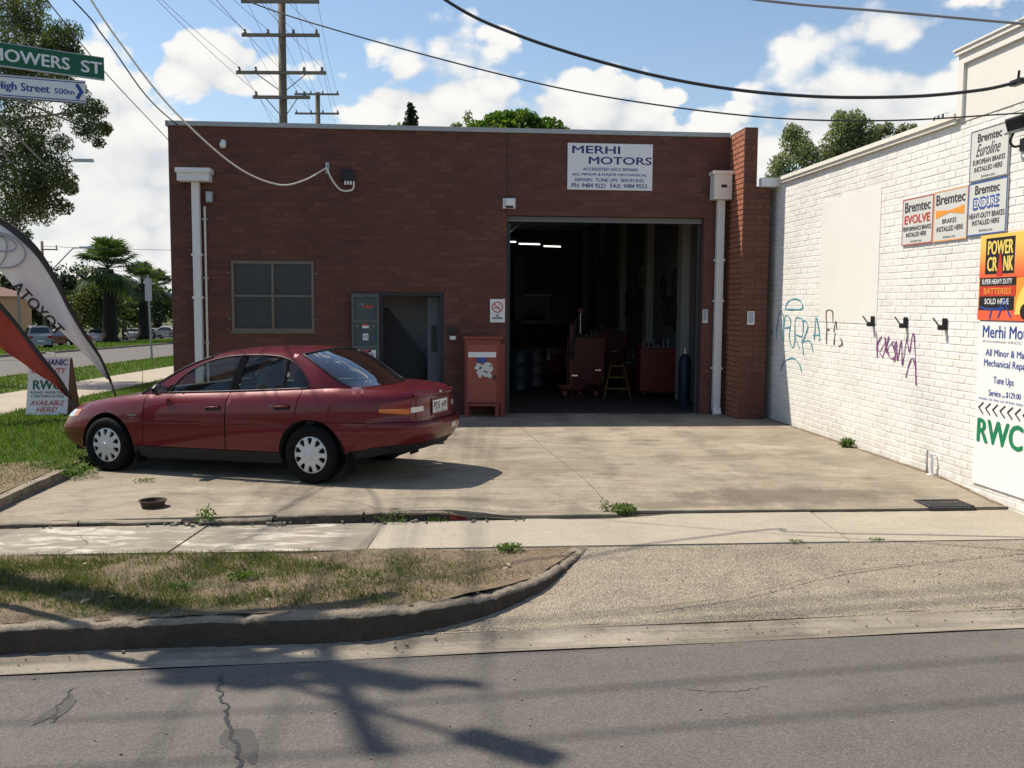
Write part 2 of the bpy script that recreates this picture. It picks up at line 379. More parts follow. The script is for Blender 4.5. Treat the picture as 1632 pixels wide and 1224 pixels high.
M['whitemortar'] = pmat('painted_joint', (.72, .695, .645), var=.08, scale=5, rough=.8, stains=[((.40, .375, .33), 3., .50, .68, .6)])
M['render'] = pmat('white_render', (.72, .70, .655), var=.04, scale=2, rough=.75, bump=.25, bscale=40, bdist=.004, stains=[((.60, .57, .52), 1.3, .55, .75, .3)])
M['beige'] = pmat('cream_render', (.70, .67, .615), var=.035, scale=2, rough=.8, bump=.2, bscale=60, bdist=.003)
M['cream'] = pmat('cream_trim', (.74, .70, .62), var=.04, scale=4, rough=.6, stains=[((.4, .36, .3), 4, .62, .75, .35)])
M['flash'] = pmat('grey_flashing', (.36, .375, .38), var=.1, scale=6, rough=.55, metal=.1)
M['dark'] = pmat('dark_metal', (.03, .03, .033), var=.1, rough=.5)
M['black'] = pmat('black_plastic', (.012, .012, .013), var=0, rough=.45, rvar=0)
M['whitep'] = pmat('white_paint', (.74, .73, .70), var=.05, scale=7, rough=.5, stains=[((.42, .38, .33), 5, .6, .74, .35)], bump=.1)
M['greym'] = pmat('grey_metal', (.28, .29, .30), var=.1, scale=8, rough=.5, metal=.2)
M['steel'] = pmat('galvanised_steel', (.42, .43, .44), var=.12, scale=14, rough=.45, metal=.6)
M['bronze'] = pmat('aged_window_frame', (.16, .132, .105), var=.15, scale=9, rough=.6)
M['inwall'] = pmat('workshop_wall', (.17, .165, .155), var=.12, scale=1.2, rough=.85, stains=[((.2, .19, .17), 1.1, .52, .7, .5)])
M['wood'] = pmat('weathered_pole_timber', (.165, .125, .09), var=.25, scale=5, rough=.9, bump=.5, bscale=25, bdist=.02)
M['sign'] = pmat('sign_white', (.74, .74, .74), var=.03, scale=4, rough=.4)
M['signgrey'] = pmat('sign_pale_grey', (.60, .60, .565), var=.03, scale=4, rough=.45)
def cm(name, col, rough=.5, var=.03, **k): M[name] = pmat(name, col, var=var, scale=8, rough=rough, **k); return M[name]
cm('navy', (.028, .03, .17)); cm('ink', (.02, .02, .022)); cm('inkgrey', (.16, .16, .17)); cm('red_ink', (.52, .05, .035)); cm('green_ink', (.01, .20, .085)); cm('dark_green_ink', (.02, .13, .07))
cm('blue_ink', (.03, .07, .30)); cm('orange_ink', (.78, .30, .05)); cm('yellow_ink', (.82, .60, .14)); cm('road_sign_green', (.004, .105, .05)); cm('signwhite2', (.78, .78, .76))
def weathered(name, base, dark, light, ax=(1.4, 9.), amt=1., pit=28, tracks=False, agg=None):
    m, g, bs, o = newmat(name); pos = g.node('ShaderNodeNewGeometry').outputs['Position']; X, Y, Z = g.sep(pos); c = tuple(base)
    c = g.mix(g.math('MULTIPLY', g.ss(g.noise(pos, .55, 6, .65, dist=.5), .42, .64), .75*amt), c, dark)
    c = g.mix(g.math('MULTIPLY', g.ss(g.noise(pos, .9, 6, .65, dist=.3), .48, .66), .7*amt), c, light)
    c = g.mix(g.math('MULTIPLY', g.ss(g.noise(pos, 3.1, 7, .7, dist=.6), .50, .66), .5*amt), c, dark)
    st = g.noise(g.comb(g.math('MULTIPLY', X, ax[0]), g.math('MULTIPLY', Y, ax[1]), 0.), 1.2, 6, .65, dist=.35)
    c = g.mix(g.math('MULTIPLY', g.ss(st, .46, .68), .45*amt), c, dark); c = g.mix(g.math('MULTIPLY', g.ss(st, .50, .30), .3*amt), c, light)
    ry = g.noise(g.comb(g.math('MULTIPLY', X, 3.), g.math('MULTIPLY', Y, .6), 0.), 1.1, 5, .6); c = g.mix(g.math('MULTIPLY', g.ss(ry, .54, .72), .3*amt), c, (base[0]*.72, base[1]*.62, base[2]*.52))
    if tracks:
        for x0, k in ((2.05, .03), (3.65, .03), (2.9, -.05), (.6, -.22)):
            d = g.math('ABSOLUTE', g.math('SUBTRACT', X, g.math('ADD', x0, g.math('MULTIPLY', g.math('SUBTRACT', Y, 12.), k))))
            f = g.math('MULTIPLY', g.ss(d, .22, .06), g.ss(g.noise(pos, 1.6, 5, .7), .42, .62)); c = g.mix(g.math('MULTIPLY', f, .42), c, (dark[0]*.62, dark[1]*.62, dark[2]*.64))
        # dark ground-in patches near the street edge
        for (cx, cy, rx, ry_, a) in ((3.6, 9.15, 1.5, .35, .7), (2.25, 8.85, .7, .16, .6), (.4, 9.0, .9, .15, .45), (.2, 12.9, 1.2, .25, .4), (3.2, 11.2, 1.0, .3, .35)):
            u = g.math('DIVIDE', g.math('SUBTRACT', X, cx), rx); v = g.math('DIVIDE', g.math('SUBTRACT', Y, cy), ry_); q = g.math('ADD', g.math('MULTIPLY', u, u), g.math('MULTIPLY', v, v))
            f = g.math('MULTIPLY', g.ss(g.math('SUBTRACT', q, g.math('MULTIPLY', g.math('SUBTRACT', g.noise(pos, 3., 6, .7), .5), 2.6)), 1.1, .1), a); c = g.mix(f, c, (dark[0]*.72, dark[1]*.70, dark[2]*.72))
    oil = g.voro(g.vmath('ADD', pos, g.vmath('SCALE', g.noise(pos, 3, 3, out=1), .25)), .9, 'Distance'); c = g.mix(g.math('MULTIPLY', g.ss(oil, .16, .03), .55*amt), c, (dark[0]*.42, dark[1]*.42, dark[2]*.42))
    if agg:
        r = g.sep(g.voro(pos, agg[0])); c = g.mix(g.math('MULTIPLY', g.ss(r[0], .58, .92), agg[1]), c, agg[3]); c = g.mix(g.math('MULTIPLY', g.ss(r[0], .38, .08), agg[1]), c, agg[2]); c = g.mix(g.math('MULTIPLY', g.ss(r[1], .82, .95), agg[1]*.6), c, (.34, .19, .12))
    r2_ = g.sep(g.voro(pos, 210))[0]; k = g.math('ADD', .80, g.math('MULTIPLY', r2_, .40)); c = g.mix(1., c, g.comb(k, k, k), 'MULTIPLY')
    k = g.math('ADD', .78, g.math('MULTIPLY', g.noise(pos, 34, 4, .75), .44)); c = g.mix(1., c, g.comb(k, k, k), 'MULTIPLY')
    pd = g.voro(pos, pit, 'Distance'); c = g.mix(g.math('MULTIPLY', g.ss(pd, .13, .05), .6), c, (dark[0]*.5, dark[1]*.5, dark[2]*.5))
    g.put(bs.inputs['Base Color'], c); bs.inputs['Roughness'].default_value = .9; bs.inputs['Specular IOR Level'].default_value = .22
    h = g.math('ADD', g.noise(pos, 60, 5, .75), g.math('MULTIPLY', g.noise(pos, 5, 4, .6), 1.5))
    b = g.node('ShaderNodeBump', {'Strength': .5, 'Distance': .006 if not agg else .012, 'Height': h if not agg else g.math('ADD', h, g.math('MULTIPLY', g.voro(pos, agg[0], 'Distance'), -2.))}); g.l.new(b.outputs[0], bs.inputs['Normal'])
    return m
M['concrete'] = weathered('weathered_drive_concrete', (.30, .255, .192), (.172, .145, .110), (.385, .33, .25), tracks=True)
M['newcon'] = weathered('pale_path_concrete', (.365, .32, .25), (.27, .235, .185), (.42, .37, .29), amt=.55, pit=20)
M['oldcon'] = weathered('old_path_concrete', (.235, .207, .165), (.15, .13, .105), (.30, .265, .21), amt=.9)
M['aggregate'] = weathered('exposed_aggregate_concrete', (.30, .255, .19), (.17, .145, .11), (.38, .325, .24), amt=.85, agg=(108, .42, (.11, .095, .075), (.53, .465, .36)))
M['gutter'] = weathered('worn_channel_concrete', (.265, .23, .18), (.13, .112, .09), (.37, .325, .25), ax=(.8, 16.), amt=1.)
# ================================================================== ground
def ss_(x, a, b):
    t = min(max((x-a)/(b-a), 0), 1); return t*t*(3-2*t)
def H(x, y): return -.02-.03*min(max(-3.9-x, 0), 2.7)-.022*max(0, y-18)-.02*max(0, -x-8)
def drape(name, xs, ys, off, mat, kind='structure', fn=None, smooth=True, warp=False):
    fn = fn or (lambda x, y: H(x, y)+off)
    V = [(x, y+(skew(x, y) if warp else 0), fn(x, y)) for y in ys for x in xs]; n = len(xs)
    F = [(j*n+i, j*n+i+1, (j+1)*n+i+1, (j+1)*n+i) for j in range(len(ys)-1) for i in range(n-1)]
    o = bpy.data.objects.new(name, big_mesh(name, V, F, mat, smooth)); COL.objects.link(o); o['kind'] = kind; return o
def skew(x, y):      # the street edge runs a few degrees off the line of the footpath
    return .056*(min(max(x, -7), 14)+1.2)*(1-ss_(y, 6.12, 7.4)) if y > 5.0 else .056*(min(max(x, -7), 14)+1.2)*ss_(y, 1, 5)
def lin(a, b, n): return [a+(b-a)*i/n for i in range(n+1)]
drape('ground', [-700, -300, -150, -80, -50, -30, -14, -4, 6, 30, 120, 500], [-200, -60, -20, 5, 8.5, 9.5, 16, 30, 60, 100, 200, 420, 900], 0, M['farground'],
      fn=lambda x, y: (-.55 if y < 8.6 else H(max(x, -80), min(y, 250))-.22)-(0 if x > -13 else .15))
YS = [8.44, 10, 12, 14, 16, 18, 20, 23, 27, 32, 40, 50, 65, 80, 100, 130, 170, 230]
drape('lawn', [-7.38, -6.6, -5.8, -5, -4.0], YS[:11], 0, M['lawnbase'])
drape('side_footpath', [-9.6, -8.5, -7.38], YS[:14], .012, M['newcon'])
drape('grass_verge', [-13.1, -11.5, -9.6], YS[:16], 0, M['lawnbase'])
drape('main_road', [-25, -21, -17, -13.25], [-30]+YS, -.12, M['asphalt'])
drape('median_strip', [-33, -29, -25.1], YS, .02, M['lawnbase'])
drape('far_carriageway', [-46, -40, -33.1], [-30]+YS, -.10, M['asphalt'])
drape('far_verge', [-150, -90, -60, -46.1], YS, .02, M['farground'])
for nm, x0, x1 in (('verge_kerb', -13.25, -13.1), ('median_kerb', -25.1, -24.95), ('median_kerb', -33.1, -32.95)):
    mb = MB(); ys = YS
    for a, b in zip(ys[:-1], ys[1:]):
        za, zb = H(x0, a)+.03, H(x0, b)+.03
        mb.add([(x0, a, za-.3), (x1, a, za-.3), (x1, b, zb-.3), (x0, b, zb-.3), (x0, a, za), (x1, a, za), (x1, b, zb), (x0, b, zb)], [(4, 5, 6, 7), (0, 4, 7, 3), (1, 2, 6, 5), (0, 1, 5, 4)])
    mb.build(nm, M['kerb'])['kind'] = 'structure'
# Showers St side: road, channel, kerb, verge, crossover, footpath, driveway
drape('road', lin(-60, 60, 60), [-14, -9, -5, -2, 0, 1.5, 3, 4, 5, 5.62], 0, M['asphalt'], fn=lambda x, y: -.30+.016*min(5.62-y, 5)-.01*max(0, 0.6-y)*.5, warp=True)
drape('gutter', lin(-14, 30, 88), [5.62, 5.75, 5.9, 6.02], 0, M['gutter'], fn=lambda x, y: -.294-.035*(1-abs(y-5.86)/.24)+.004*math.sin(x*2.3), warp=True)
kp = [(-14, 5.98), (-11, 5.98), (-8, 5.98), (-5.4, 5.98), (-2.8, 5.98), (-.44, 5.98), (.05, 6.10), (.46, 6.30), (.83, 6.64), (1.09, 7.07), (1.33, 7.50)]
kroot = thing('kerb', None, None, (0, 6, -.3)); kroot['kind'] = 'structure'
fine = [(Vector((a, 5.98, 0))) for a in lin(-14, -5, 36)]+[(Vector((a, 5.98, 0))) for a in lin(-5, -.44, 90)][1:]+spline([(*p, 0) for p in kp[5:]], 12)[1:]
def kerb_stone(pts, i0):
    P = []
    for i, p in enumerate(pts):
        d = (pts[min(i+1, len(pts)-1)]-pts[max(i-1, 0)]).normalized(); nn = Vector((-d.y, d.x, 0))
        e = ss_(p.x, .5, 1.33)*.035; j = random.uniform(-.006, .006); zt = -.138+e+random.uniform(-.004, .004)-(.022*random.random() if random.random() < .10 else 0)
        prof = [(0.0+j, -.34), (.008+j+random.uniform(-.005, .005), -.25), (.014+j+random.uniform(-.006, .006), -.19), (.022+j, zt-.026), (.034+j*.6, zt-.009), (.055+random.uniform(-.008, .008), zt-.001), (.15, zt+random.uniform(-.004, .004)), (.16, -.22)]
        P.append([(lambda q: Vector((q.x, q.y+skew(q.x, q.y)*.8, q.z)))(p+nn*a+Vector((0, 0, z))) for a, z in prof])
    mb = MB(); mb.grid(P); n = len(P[0])
    for row in (P[0], P[-1]): mb.add(row, [tuple(range(n))])
    # the face below the arris is grimed, its shade also darkened into the colour
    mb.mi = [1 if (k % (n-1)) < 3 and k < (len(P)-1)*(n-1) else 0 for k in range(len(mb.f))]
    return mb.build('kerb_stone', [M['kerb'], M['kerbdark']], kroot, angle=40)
cuts = [-11, -8, -5.4, -2.8, -.44, .34, 1.4]; seg = []
for p in fine:
    seg.append(p)
    if p.x >= cuts[0]-1e-3 or p is fine[-1]:
        if len(seg) > 1:
            s2 = [q.copy() for q in seg]; s2[0] += (s2[1]-s2[0])*.06; s2[-1] -= (s2[-1]-s2[-2])*.06; kerb_stone(s2, 0)
        seg = [p]; cuts.pop(0)
        if not cuts: break
outer = [(-14, 6.07), (-.44, 6.07), (.01, 6.19), (.41, 6.385), (.765, 6.71), (1.015, 7.11), (1.235, 7.51), (-14, 7.51)]
pv, pf = poly_fill(outer, d=.09); pv = [(x, y+skew(x, y)*.8) for x, y in pv]
def vz(x, y): return -.140+.03*(y-6.1)/1.4+.018*math.sin(x*3.1+y*2)*math.sin(y*4.3-x)+random.uniform(-.006, .006)
o = bpy.data.objects.new('verge_soil', big_mesh('verge_soil', [(x, y, vz(x, y)) for x, y in pv], pf, M['soil'], True)); COL.objects.link(o); o['kind'] = 'structure'
drape('crossover', lin(-.6, 16, 40), lin(6.022, 7.505, 8), 0, M['aggregate'], fn=lambda x, y: -.302+.195*(max(y-6.03, 0)/1.475)**.85, warp=True)
m_, g_, bs_, o_ = newmat('old_concrete_with_scraped_paint'); M['scraped'] = m_
ps_ = g_.node('ShaderNodeNewGeometry').outputs['Position']; X_, Y_, Z_ = g_.sep(ps_)
wv = g_.comb(g_.math('MULTIPLY', g_.math('ADD', X_, g_.math('MULTIPLY', Y_, .55)), 1.5), g_.math('MULTIPLY', Y_, 4.6), 0.)
n_a = g_.noise(wv, 1.25, 7, .62, dist=1.1); n_b = g_.noise(g_.comb(g_.math('MULTIPLY', X_, 6.), g_.math('MULTIPLY', Y_, 40.), 0.), 1., 3, .6)
base_ = g_.mix(g_.ss(g_.noise(ps_, 1.7, 6, .6), .4, .7), (.275, .24, .19), (.215, .188, .148))
k_ = g_.math('ADD', .8, g_.math('MULTIPLY', g_.noise(ps_, 60, 4, .7), .4)); base_ = g_.mix(1., base_, g_.comb(k_, k_, k_), 'MULTIPLY')
f_ = g_.math('MULTIPLY', g_.ss(g_.math('ADD', n_a, g_.math('MULTIPLY', g_.math('SUBTRACT', n_b, .5), .34)), .50, .63), g_.ss(X_, -.55, -.9))
g_.put(bs_.inputs['Base Color'], g_.mix(g_.math('MULTIPLY', f_, g_.math('ADD', .35, g_.math('MULTIPLY', g_.noise(ps_, 22, 5, .75), .75)), clamp=True), base_, (.58, .53, .43))); bs_.inputs['Roughness'].default_value = .9; bs_.inputs['Specular IOR Level'].default_value = .25
b_ = g_.node('ShaderNodeBump', {'Strength': .35, 'Distance': .004, 'Height': g_.noise(ps_, 80, 4, .65)}); g_.l.new(b_.outputs[0], bs_.inputs['Normal'])
froot = thing('footpath', None, None, (0, 8, -.1)); froot['kind'] = 'structure'
sx = [-14, -11.6, -9.2, -6.9, -5.1, -3.62, -2.02, -.46, 3.58, 7.2, 10.5, 14]
for i, (a, b) in enumerate(zip(sx[:-1], sx[1:])):
    old = b <= -.4; k = .04 if a > -4 else 0
    yb = 8.46 if old else 8.62; y0 = 7.512
    dz = [.0, -.006, .004, .003, -.004, .002, -.003, .004, 0, -.006, .003][i]
    mb = MB(); q = .008
    top = [(a+q-.06, y0, -.10+dz), (b-q-.06, y0, -.10+dz), (b-q+.05, yb, -.098+dz), (a+q+.05, yb, -.098+dz)]
    mb.add(top+[(x, y, z-.12) for x, y, z in top], [(0, 1, 2, 3), (0, 4, 5, 1), (1, 5, 6, 2), (2, 6, 7, 3), (3, 7, 4, 0)])
    mb.build('slab', (M['scraped'] if a > -4 else M['oldcon']) if old else M['newcon'], froot)
drape('path_bed', [-14, 14], [7.45, 8.75], 0, M['kerbdark'], fn=lambda x, y: -.125)
def zd(x, y):
    drop = ss_(9.9-y, 0, 1.3)*.07*ss_(x, .1, .8)
    return -.017*max(0, -x)-drop+.006*math.sin(x*1.1)*math.sin(y*.9)
droot = thing('driveway', None, None, (0, 12, 0)); droot['kind'] = 'structure'
def dslab(xl, xr, y0, y1, nx, ny):
    P = []
    for j in range(ny+1):
        y = y0+(y1-y0)*j/ny; a = xl(y); b = xr(y); P.append([Vector((a+(b-a)*i/nx, y, zd(a+(b-a)*i/nx, y))) for i in range(nx+1)])
    mb = MB(); mb.grid(P)
    for edge in (P[0], P[-1], [r_[0] for r_ in P], [r_[-1] for r_ in P]):
        lo = [p-Vector((0, 0, .12)) for p in edge]; mb.grid([edge, lo])
    mb.build('slab', M['concrete'], droot, angle=30)
jx = lambda y: 1.34+(14.42-y)*.0662
dslab(lambda y: -4.0, lambda y: jx(y)-.006, 8.50, 12.2, 22, 16); dslab(lambda y: -4.0, lambda y: jx(y)-.006, 12.212, 15.95, 22, 12)
dslab(lambda y: jx(y)+.006, lambda y: 5.7, 8.64, 15.95, 18, 30)
drape('driveway_bed', lin(-4.0, 5.7, 24), lin(8.45, 15.95, 20), 0, M['kerbdark'], fn=lambda x, y: zd(x, y)-.03)
# pale paint scraped over the two old slabs, oil and tyre marks, cracks, tar
def blotch(name, pts, mat, zf, parent=None, lift=.004, d=.05):
    v, f = poly_fill(pts, d=d); mb = MB(); mb.add([(x, y, zf(x, y)+lift) for x, y in v], f); o = mb.build(name, mat, parent); return o
cm('scraped_paint', (.62, .57, .48), rough=.9, var=.2)
def ragged(cx, cy, rx, ry, n, seed, rot=0.):
    r = random.Random(seed); P = []
    for i in range(n):
        t = 2*math.pi*i/n; k = r.uniform(.55, 1.15); x = rx*k*math.cos(t); y = ry*k*math.sin(t)
        P.append((cx+x*math.cos(rot)-y*math.sin(rot), cy+x*math.sin(rot)+y*math.cos(rot)))
    return P
def crack(name, pts, wd, zf, mat, n=9, lift=.004, jit=.03):
    P = spline([(x, y, 0) for x, y in pts], n); mb = MB(); L = []
    for i, p in enumerate(P):
        q = p+Vector((random.uniform(-jit, jit), random.uniform(-jit, jit), 0))*.6
        if name == 'crossover_joint': q.y += skew(q.x, 6.06)
        ww = wd*random.uniform(.3, 1.4)
        d = (P[min(i+1, len(P)-1)]-P[max(0, i-1)]).normalized(); nn = Vector((-d.y, d.x, 0))*ww/2
        L.append([Vector((*(q-nn).xy, zf(*q.xy)+lift)), Vector((*(q+nn).xy, zf(*q.xy)+lift))])
    mb.grid(L); o = mb.build(name, mat); o['kind'] = 'structure'; return o
rz = lambda x, y: -.30+.016*min(5.62-y, 5)
crack('road_crack', [(-1.22, 5.45), (-1.17, 5.2), (-1.08, 4.95), (-1.02, 4.7), (-.93, 4.5), (-.9, 4.3), (-.84, 3.9)], .02, rz, M['tar'])
crack('road_crack', [(-2.0, 5.35), (-2.0, 5.1), (-1.95, 4.85)], .008, rz, M['tar'])
def smooth_loop(P): q = spline([(*p, 0) for p in P+P[:3]], 5)[5:-10]; return [(p.x, p.y) for p in q]
M['tarpatch'] = pmat('dark_tar_seal', (.062, .057, .054), var=.2, scale=9, rough=.75, bump=.4, bscale=80, bdist=.004, speck=(120, .3, (.035, .033, .03), (.11, .10, .09)))
blotch('tar_patch', smooth_loop(ragged(-.93, 4.55, .11, .24, 9, 3, .35)), M['tarpatch'], rz, lift=.0022)['kind'] = 'structure'
blotch('tar_patch', smooth_loop(ragged(-1.98, 5.05, .07, .22, 9, 9, -.1)), M['tarpatch'], rz, lift=.0022)['kind'] = 'structure'
blotch('tar_patch', smooth_loop(ragged(2.1, 4.75, .10, .05, 9, 12, .2)), M['tarpatch'], rz, lift=.0022)['kind'] = 'structure'
crack('road_crack', [(1.4, 5.05), (1.7, 5.0), (1.9, 5.07)], .006, rz, M['tar'])
crack('driveway_crack', [(-3.6, 9.6), (-2.9, 9.75), (-2.3, 9.5), (-1.7, 9.55), (-1.1, 9.2), (-.7, 8.9), (-.5, 8.6)], .006, zd, M['kerbdark'], n=14, jit=.012)
crack('driveway_crack', [(1.55, 11.4), (2.3, 11.2), (3.1, 11.5), (4.0, 11.3), (4.9, 11.6), (5.5, 11.5)], .005, zd, M['kerbdark'], n=14, jit=.014)
crack('driveway_crack', [(1.35, 13.4), (.4, 13.2), (-.4, 13.5), (-1.2, 13.3)], .005, zd, M['kerbdark'], n=14, jit=.012)
crack('driveway_wall_gap', [(5.6, 8.7), (5.6, 10), (5.6, 12), (5.6, 14), (5.6, 15.2)], .05, lambda x, y: zd(x, y)+.001, M['litter'], n=16, jit=.012)
crack('path_crack', [(-2.9, 7.52), (-2.8, 7.8), (-2.95, 8.1), (-2.85, 8.44)], .005, lambda x, y: -.094, M['kerbdark'], n=8, jit=.01)
crack('crossover_joint', [(-.1, 6.06), (2, 6.07), (4, 6.06), (6, 6.08), (9, 6.06)], .022, lambda x, y: -.300, M['kerbdark'], n=14, jit=.012)
crack('crossover_crack', [(1.55, 6.35), (2.3, 6.55), (3.2, 6.9), (4.2, 7.1), (5.5, 7.3)], .007, lambda x, y: -.302+.195*(max(y-6.03, 0)/1.475)**.85, M['kerbdark'], n=16, jit=.008)
crack('driveway_crack', [(1.8, 8.63), (2.8, 8.64), (3.9, 8.63), (4.85, 8.62)], .03, lambda x, y: -.085, M['kerbdark'], n=12, jit=.008)
# ================================================================== brick building with the workshop
FY = 15.85
BR = thing('brick_workshop', 'low dark red brick workshop with a wide open vehicle doorway', 'building', (.5, FY, 0))
CH, BL = .0858, .24
OPEN = [(1.26, 4.63, 0, 3.35), (-.85, .21, 0, 2.06), (-3.27, -1.92, 1.39, 2.56)]
FX0, FX1, FZ1 = -4.22, 5.04, 4.70
# solid wall behind the brick faces, pieced round the openings
mb = MB(); y0, y1 = FY+.0035, FY+.24
def wallbox(x0, x1, z0, z1): mb.bx(x0, x1, y0, y1, z0, z1)
wallbox(FX0, -3.27, -.15, FZ1); wallbox(-3.27, -1.92, -.15, 1.39); wallbox(-3.27, -1.92, 2.56, FZ1); wallbox(-1.92, -.85, -.15, FZ1)
wallbox(-.85, .21, 2.06, FZ1); wallbox(.21, 1.26, -.15, FZ1); wallbox(1.26, 4.63, 3.35, FZ1); wallbox(4.63, FX1+.2, -.15, FZ1)
mb.build('wall', M['mortar'], BR)
bricks = []
nrow = int(FZ1/CH)
for r_ in range(-1, nrow+1):
    za, zb = r_*CH+.005, (r_+1)*CH-.005
    if za > FZ1-.02: break
    zb = min(zb, FZ1)
    sh = (r_ % 2)*BL/2; k = math.floor((FX0-sh)/BL)
    while k*BL+sh < FX1:
        a, b = k*BL+sh+.005, (k+1)*BL+sh-.005; k += 1
        ivs = [(max(a, FX0), min(b, FX1))]
        for (ox0, ox1, oz0, oz1) in OPEN:
            if zb > oz0+.02 and za < oz1-.02:
                nv = []
                for (p, q) in ivs:
                    if q <= ox0 or p >= ox1: nv.append((p, q)); continue
                    if p < ox0: nv.append((p, ox0))
                    if q > ox1: nv.append((ox1, q))
                ivs = nv
        for (p, q) in ivs:
            if q-p > .03: bricks.append((p, q, za, zb))
def bface(mb, p, q, za, zb, j, y=FY, dep=.007):
    """one stretcher: a proud front with a slightly eased arris"""
    e = .004; yy = y-j
    mb.add([(p, y+dep, za), (q, y+dep, za), (q, y+dep, zb), (p, y+dep, zb), (p+e, yy, za+e), (q-e, yy, za+e), (q-e, yy, zb-e), (p+e, yy, zb-e)],
           [(4, 5, 6, 7), (0, 1, 5, 4), (1, 2, 6, 5), (2, 3, 7, 6), (3, 0, 4, 7)])
def seen_rank(b):
    p, q, za, zb = b; x = (p+q)/2; z = (za+zb)/2
    hid = (z < 1.45 and x < .45) or (z < 1.4 and x < 1.2) or q-p < .2
    return (hid, -((q-p)*(zb-za))/((x*x+FY*FY)+(z-1.88)**2))
full = [b for b in bricks if b[1]-b[0] > .225 and b[3]-b[2] > .07]
full.sort(key=seen_rank); chosen = set(full[:300])
proto = MB(); bface(proto, -.115, .115, -CH/2+.005, CH/2-.005, .002, 0)
bme = proto.mesh('brick', M['brick'])
rest = MB()
for b in bricks:
    if b in chosen:
        o = bpy.data.objects.new('brick', bme); COL.objects.link(o); o.parent = BR
        o.location = ((b[0]+b[1])/2-.5, random.uniform(-.002, .001), (b[2]+b[3])/2); o.rotation_euler = (0, random.uniform(-.004, .004), 0)
    else: bface(rest, *b, random.uniform(0, .004))
# piers of the wing wall: front faces and the left flank, sunlight put into its lighter brick
PY = 15.10; PX0, PX1, PX2 = 5.05, 5.27, 5.50
for r_ in range(-1, nrow+1):
    za, zb = r_*CH+.005, min((r_+1)*CH-.005, 4.74)
    if za > 4.70: break
    for (a, b) in ([(PX0, PX0+.10), (PX0+.11, PX1)] if r_ % 2 else [(PX0, PX1)]): bface(rest, a+.002, b-.002, za, zb, random.uniform(0, .004), PY)
    if zb < 3.80:
        for (a, b) in ([(PX1+.005, PX2)] if r_ % 2 else [(PX1+.005, PX1+.11), (PX1+.12, PX2)]): bface(rest, a, b, za, zb, random.uniform(0, .004), PY)
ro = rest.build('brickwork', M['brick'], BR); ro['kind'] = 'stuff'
fl = MB()
for r_ in range(-1, nrow+1):
    za, zb = r_*CH+.005, min((r_+1)*CH-.005, 4.74)
    if za > 4.70: break
    cuts_ = [PY+.004, PY+.115, PY+.355, PY+.595, FY] if r_ % 2 else [PY+.004, PY+.235, PY+.475, PY+.715, FY]
    for a, b in zip(cuts_[:-1], cuts_[1:]):
        b = min(b, FY)
        if b-a < .03: continue
        e = .004; x = PX0-random.uniform(0, .004); xx = PX0+.012; a2, b2 = a+.005, b-.005
        fl.add([(xx, b2, za), (xx, a2, za), (xx, a2, zb), (xx, b2, zb), (x, b2-e, za+e), (x, a2+e, za+e), (x, a2+e, zb-e), (x, b2-e, zb-e)],
               [(4, 5, 6, 7), (0, 1, 5, 4), (1, 2, 6, 5), (2, 3, 7, 6), (3, 0, 4, 7)])
fo = fl.build('brickwork', M['brick_lit'], BR); fo['kind'] = 'stuff'
mb = MB(); mb.bx(PX0+.006, PX1-.004, PY+.006, FY+.006, -.15, 4.74); mb.bx(PX1-.004, PX2-.004, PY+.006, FY+.2, -.15, 3.8); mb.build('wing_wall', M['mortar'], BR)
# control joint above the opening
mb = MB(); mb.bx(1.255, 1.267, FY-.006, FY+.01, 3.36, 4.69); mb.build('control_joint', M['black'], BR)
# side and rear walls, roof, capping
mb = MB(); mb.bx(FX0, FX0+.23, FY+.245, 32, -.6, 4.62); mb.build('side_wall', M['brick_lit'], BR)
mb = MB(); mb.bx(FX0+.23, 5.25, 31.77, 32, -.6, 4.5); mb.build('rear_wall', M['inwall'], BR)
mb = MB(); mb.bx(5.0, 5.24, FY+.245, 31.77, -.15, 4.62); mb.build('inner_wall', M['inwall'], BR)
M['pilaster'] = pmat('light_streak_pilaster', (.36, .345, .31), var=.12, scale=1.5, rough=.8)  # paler than the wall: light streaks painted as pilaster colour
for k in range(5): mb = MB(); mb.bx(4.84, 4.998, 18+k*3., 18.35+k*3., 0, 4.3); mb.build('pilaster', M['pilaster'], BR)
mb = MB(); mb.bx(FX0, 5.24, FY+.245, 32, 4.44, 4.50)
for k in range(9): mb.bx(FX0+.3, 4.98, 17.2+k*1.6, 17.3+k*1.6, 4.22, 4.44)
mb.build('roof', M['greym'], BR)
mb = MB(); mb.bx(FX0-.03, FX1, FY-.035, FY+.28, 4.702, 4.775); mb.bx(FX0-.03, FX0+.02, FY-.035, FY+6, 4.69, 4.77); mb.build('roof_flashing', M['flash'], BR)
cm('shutter', (.15, .155, .16), rough=.6, var=.1); mb = MB(); mb.bx(1.27, 4.62, FY+.10, FY+.22, 3.26, 3.347); mb.bx(1.27, 4.62, FY+.06, FY+.10, 3.315, 3.335); mb.build('roller_shutter', M['shutter'], BR)
for xg in (1.262, 4.56): mb = MB(); mb.bx(xg, xg+.068, FY+.14, FY+.22, 0, 3.24); mb.build('shutter_guide', M['dark'], BR)
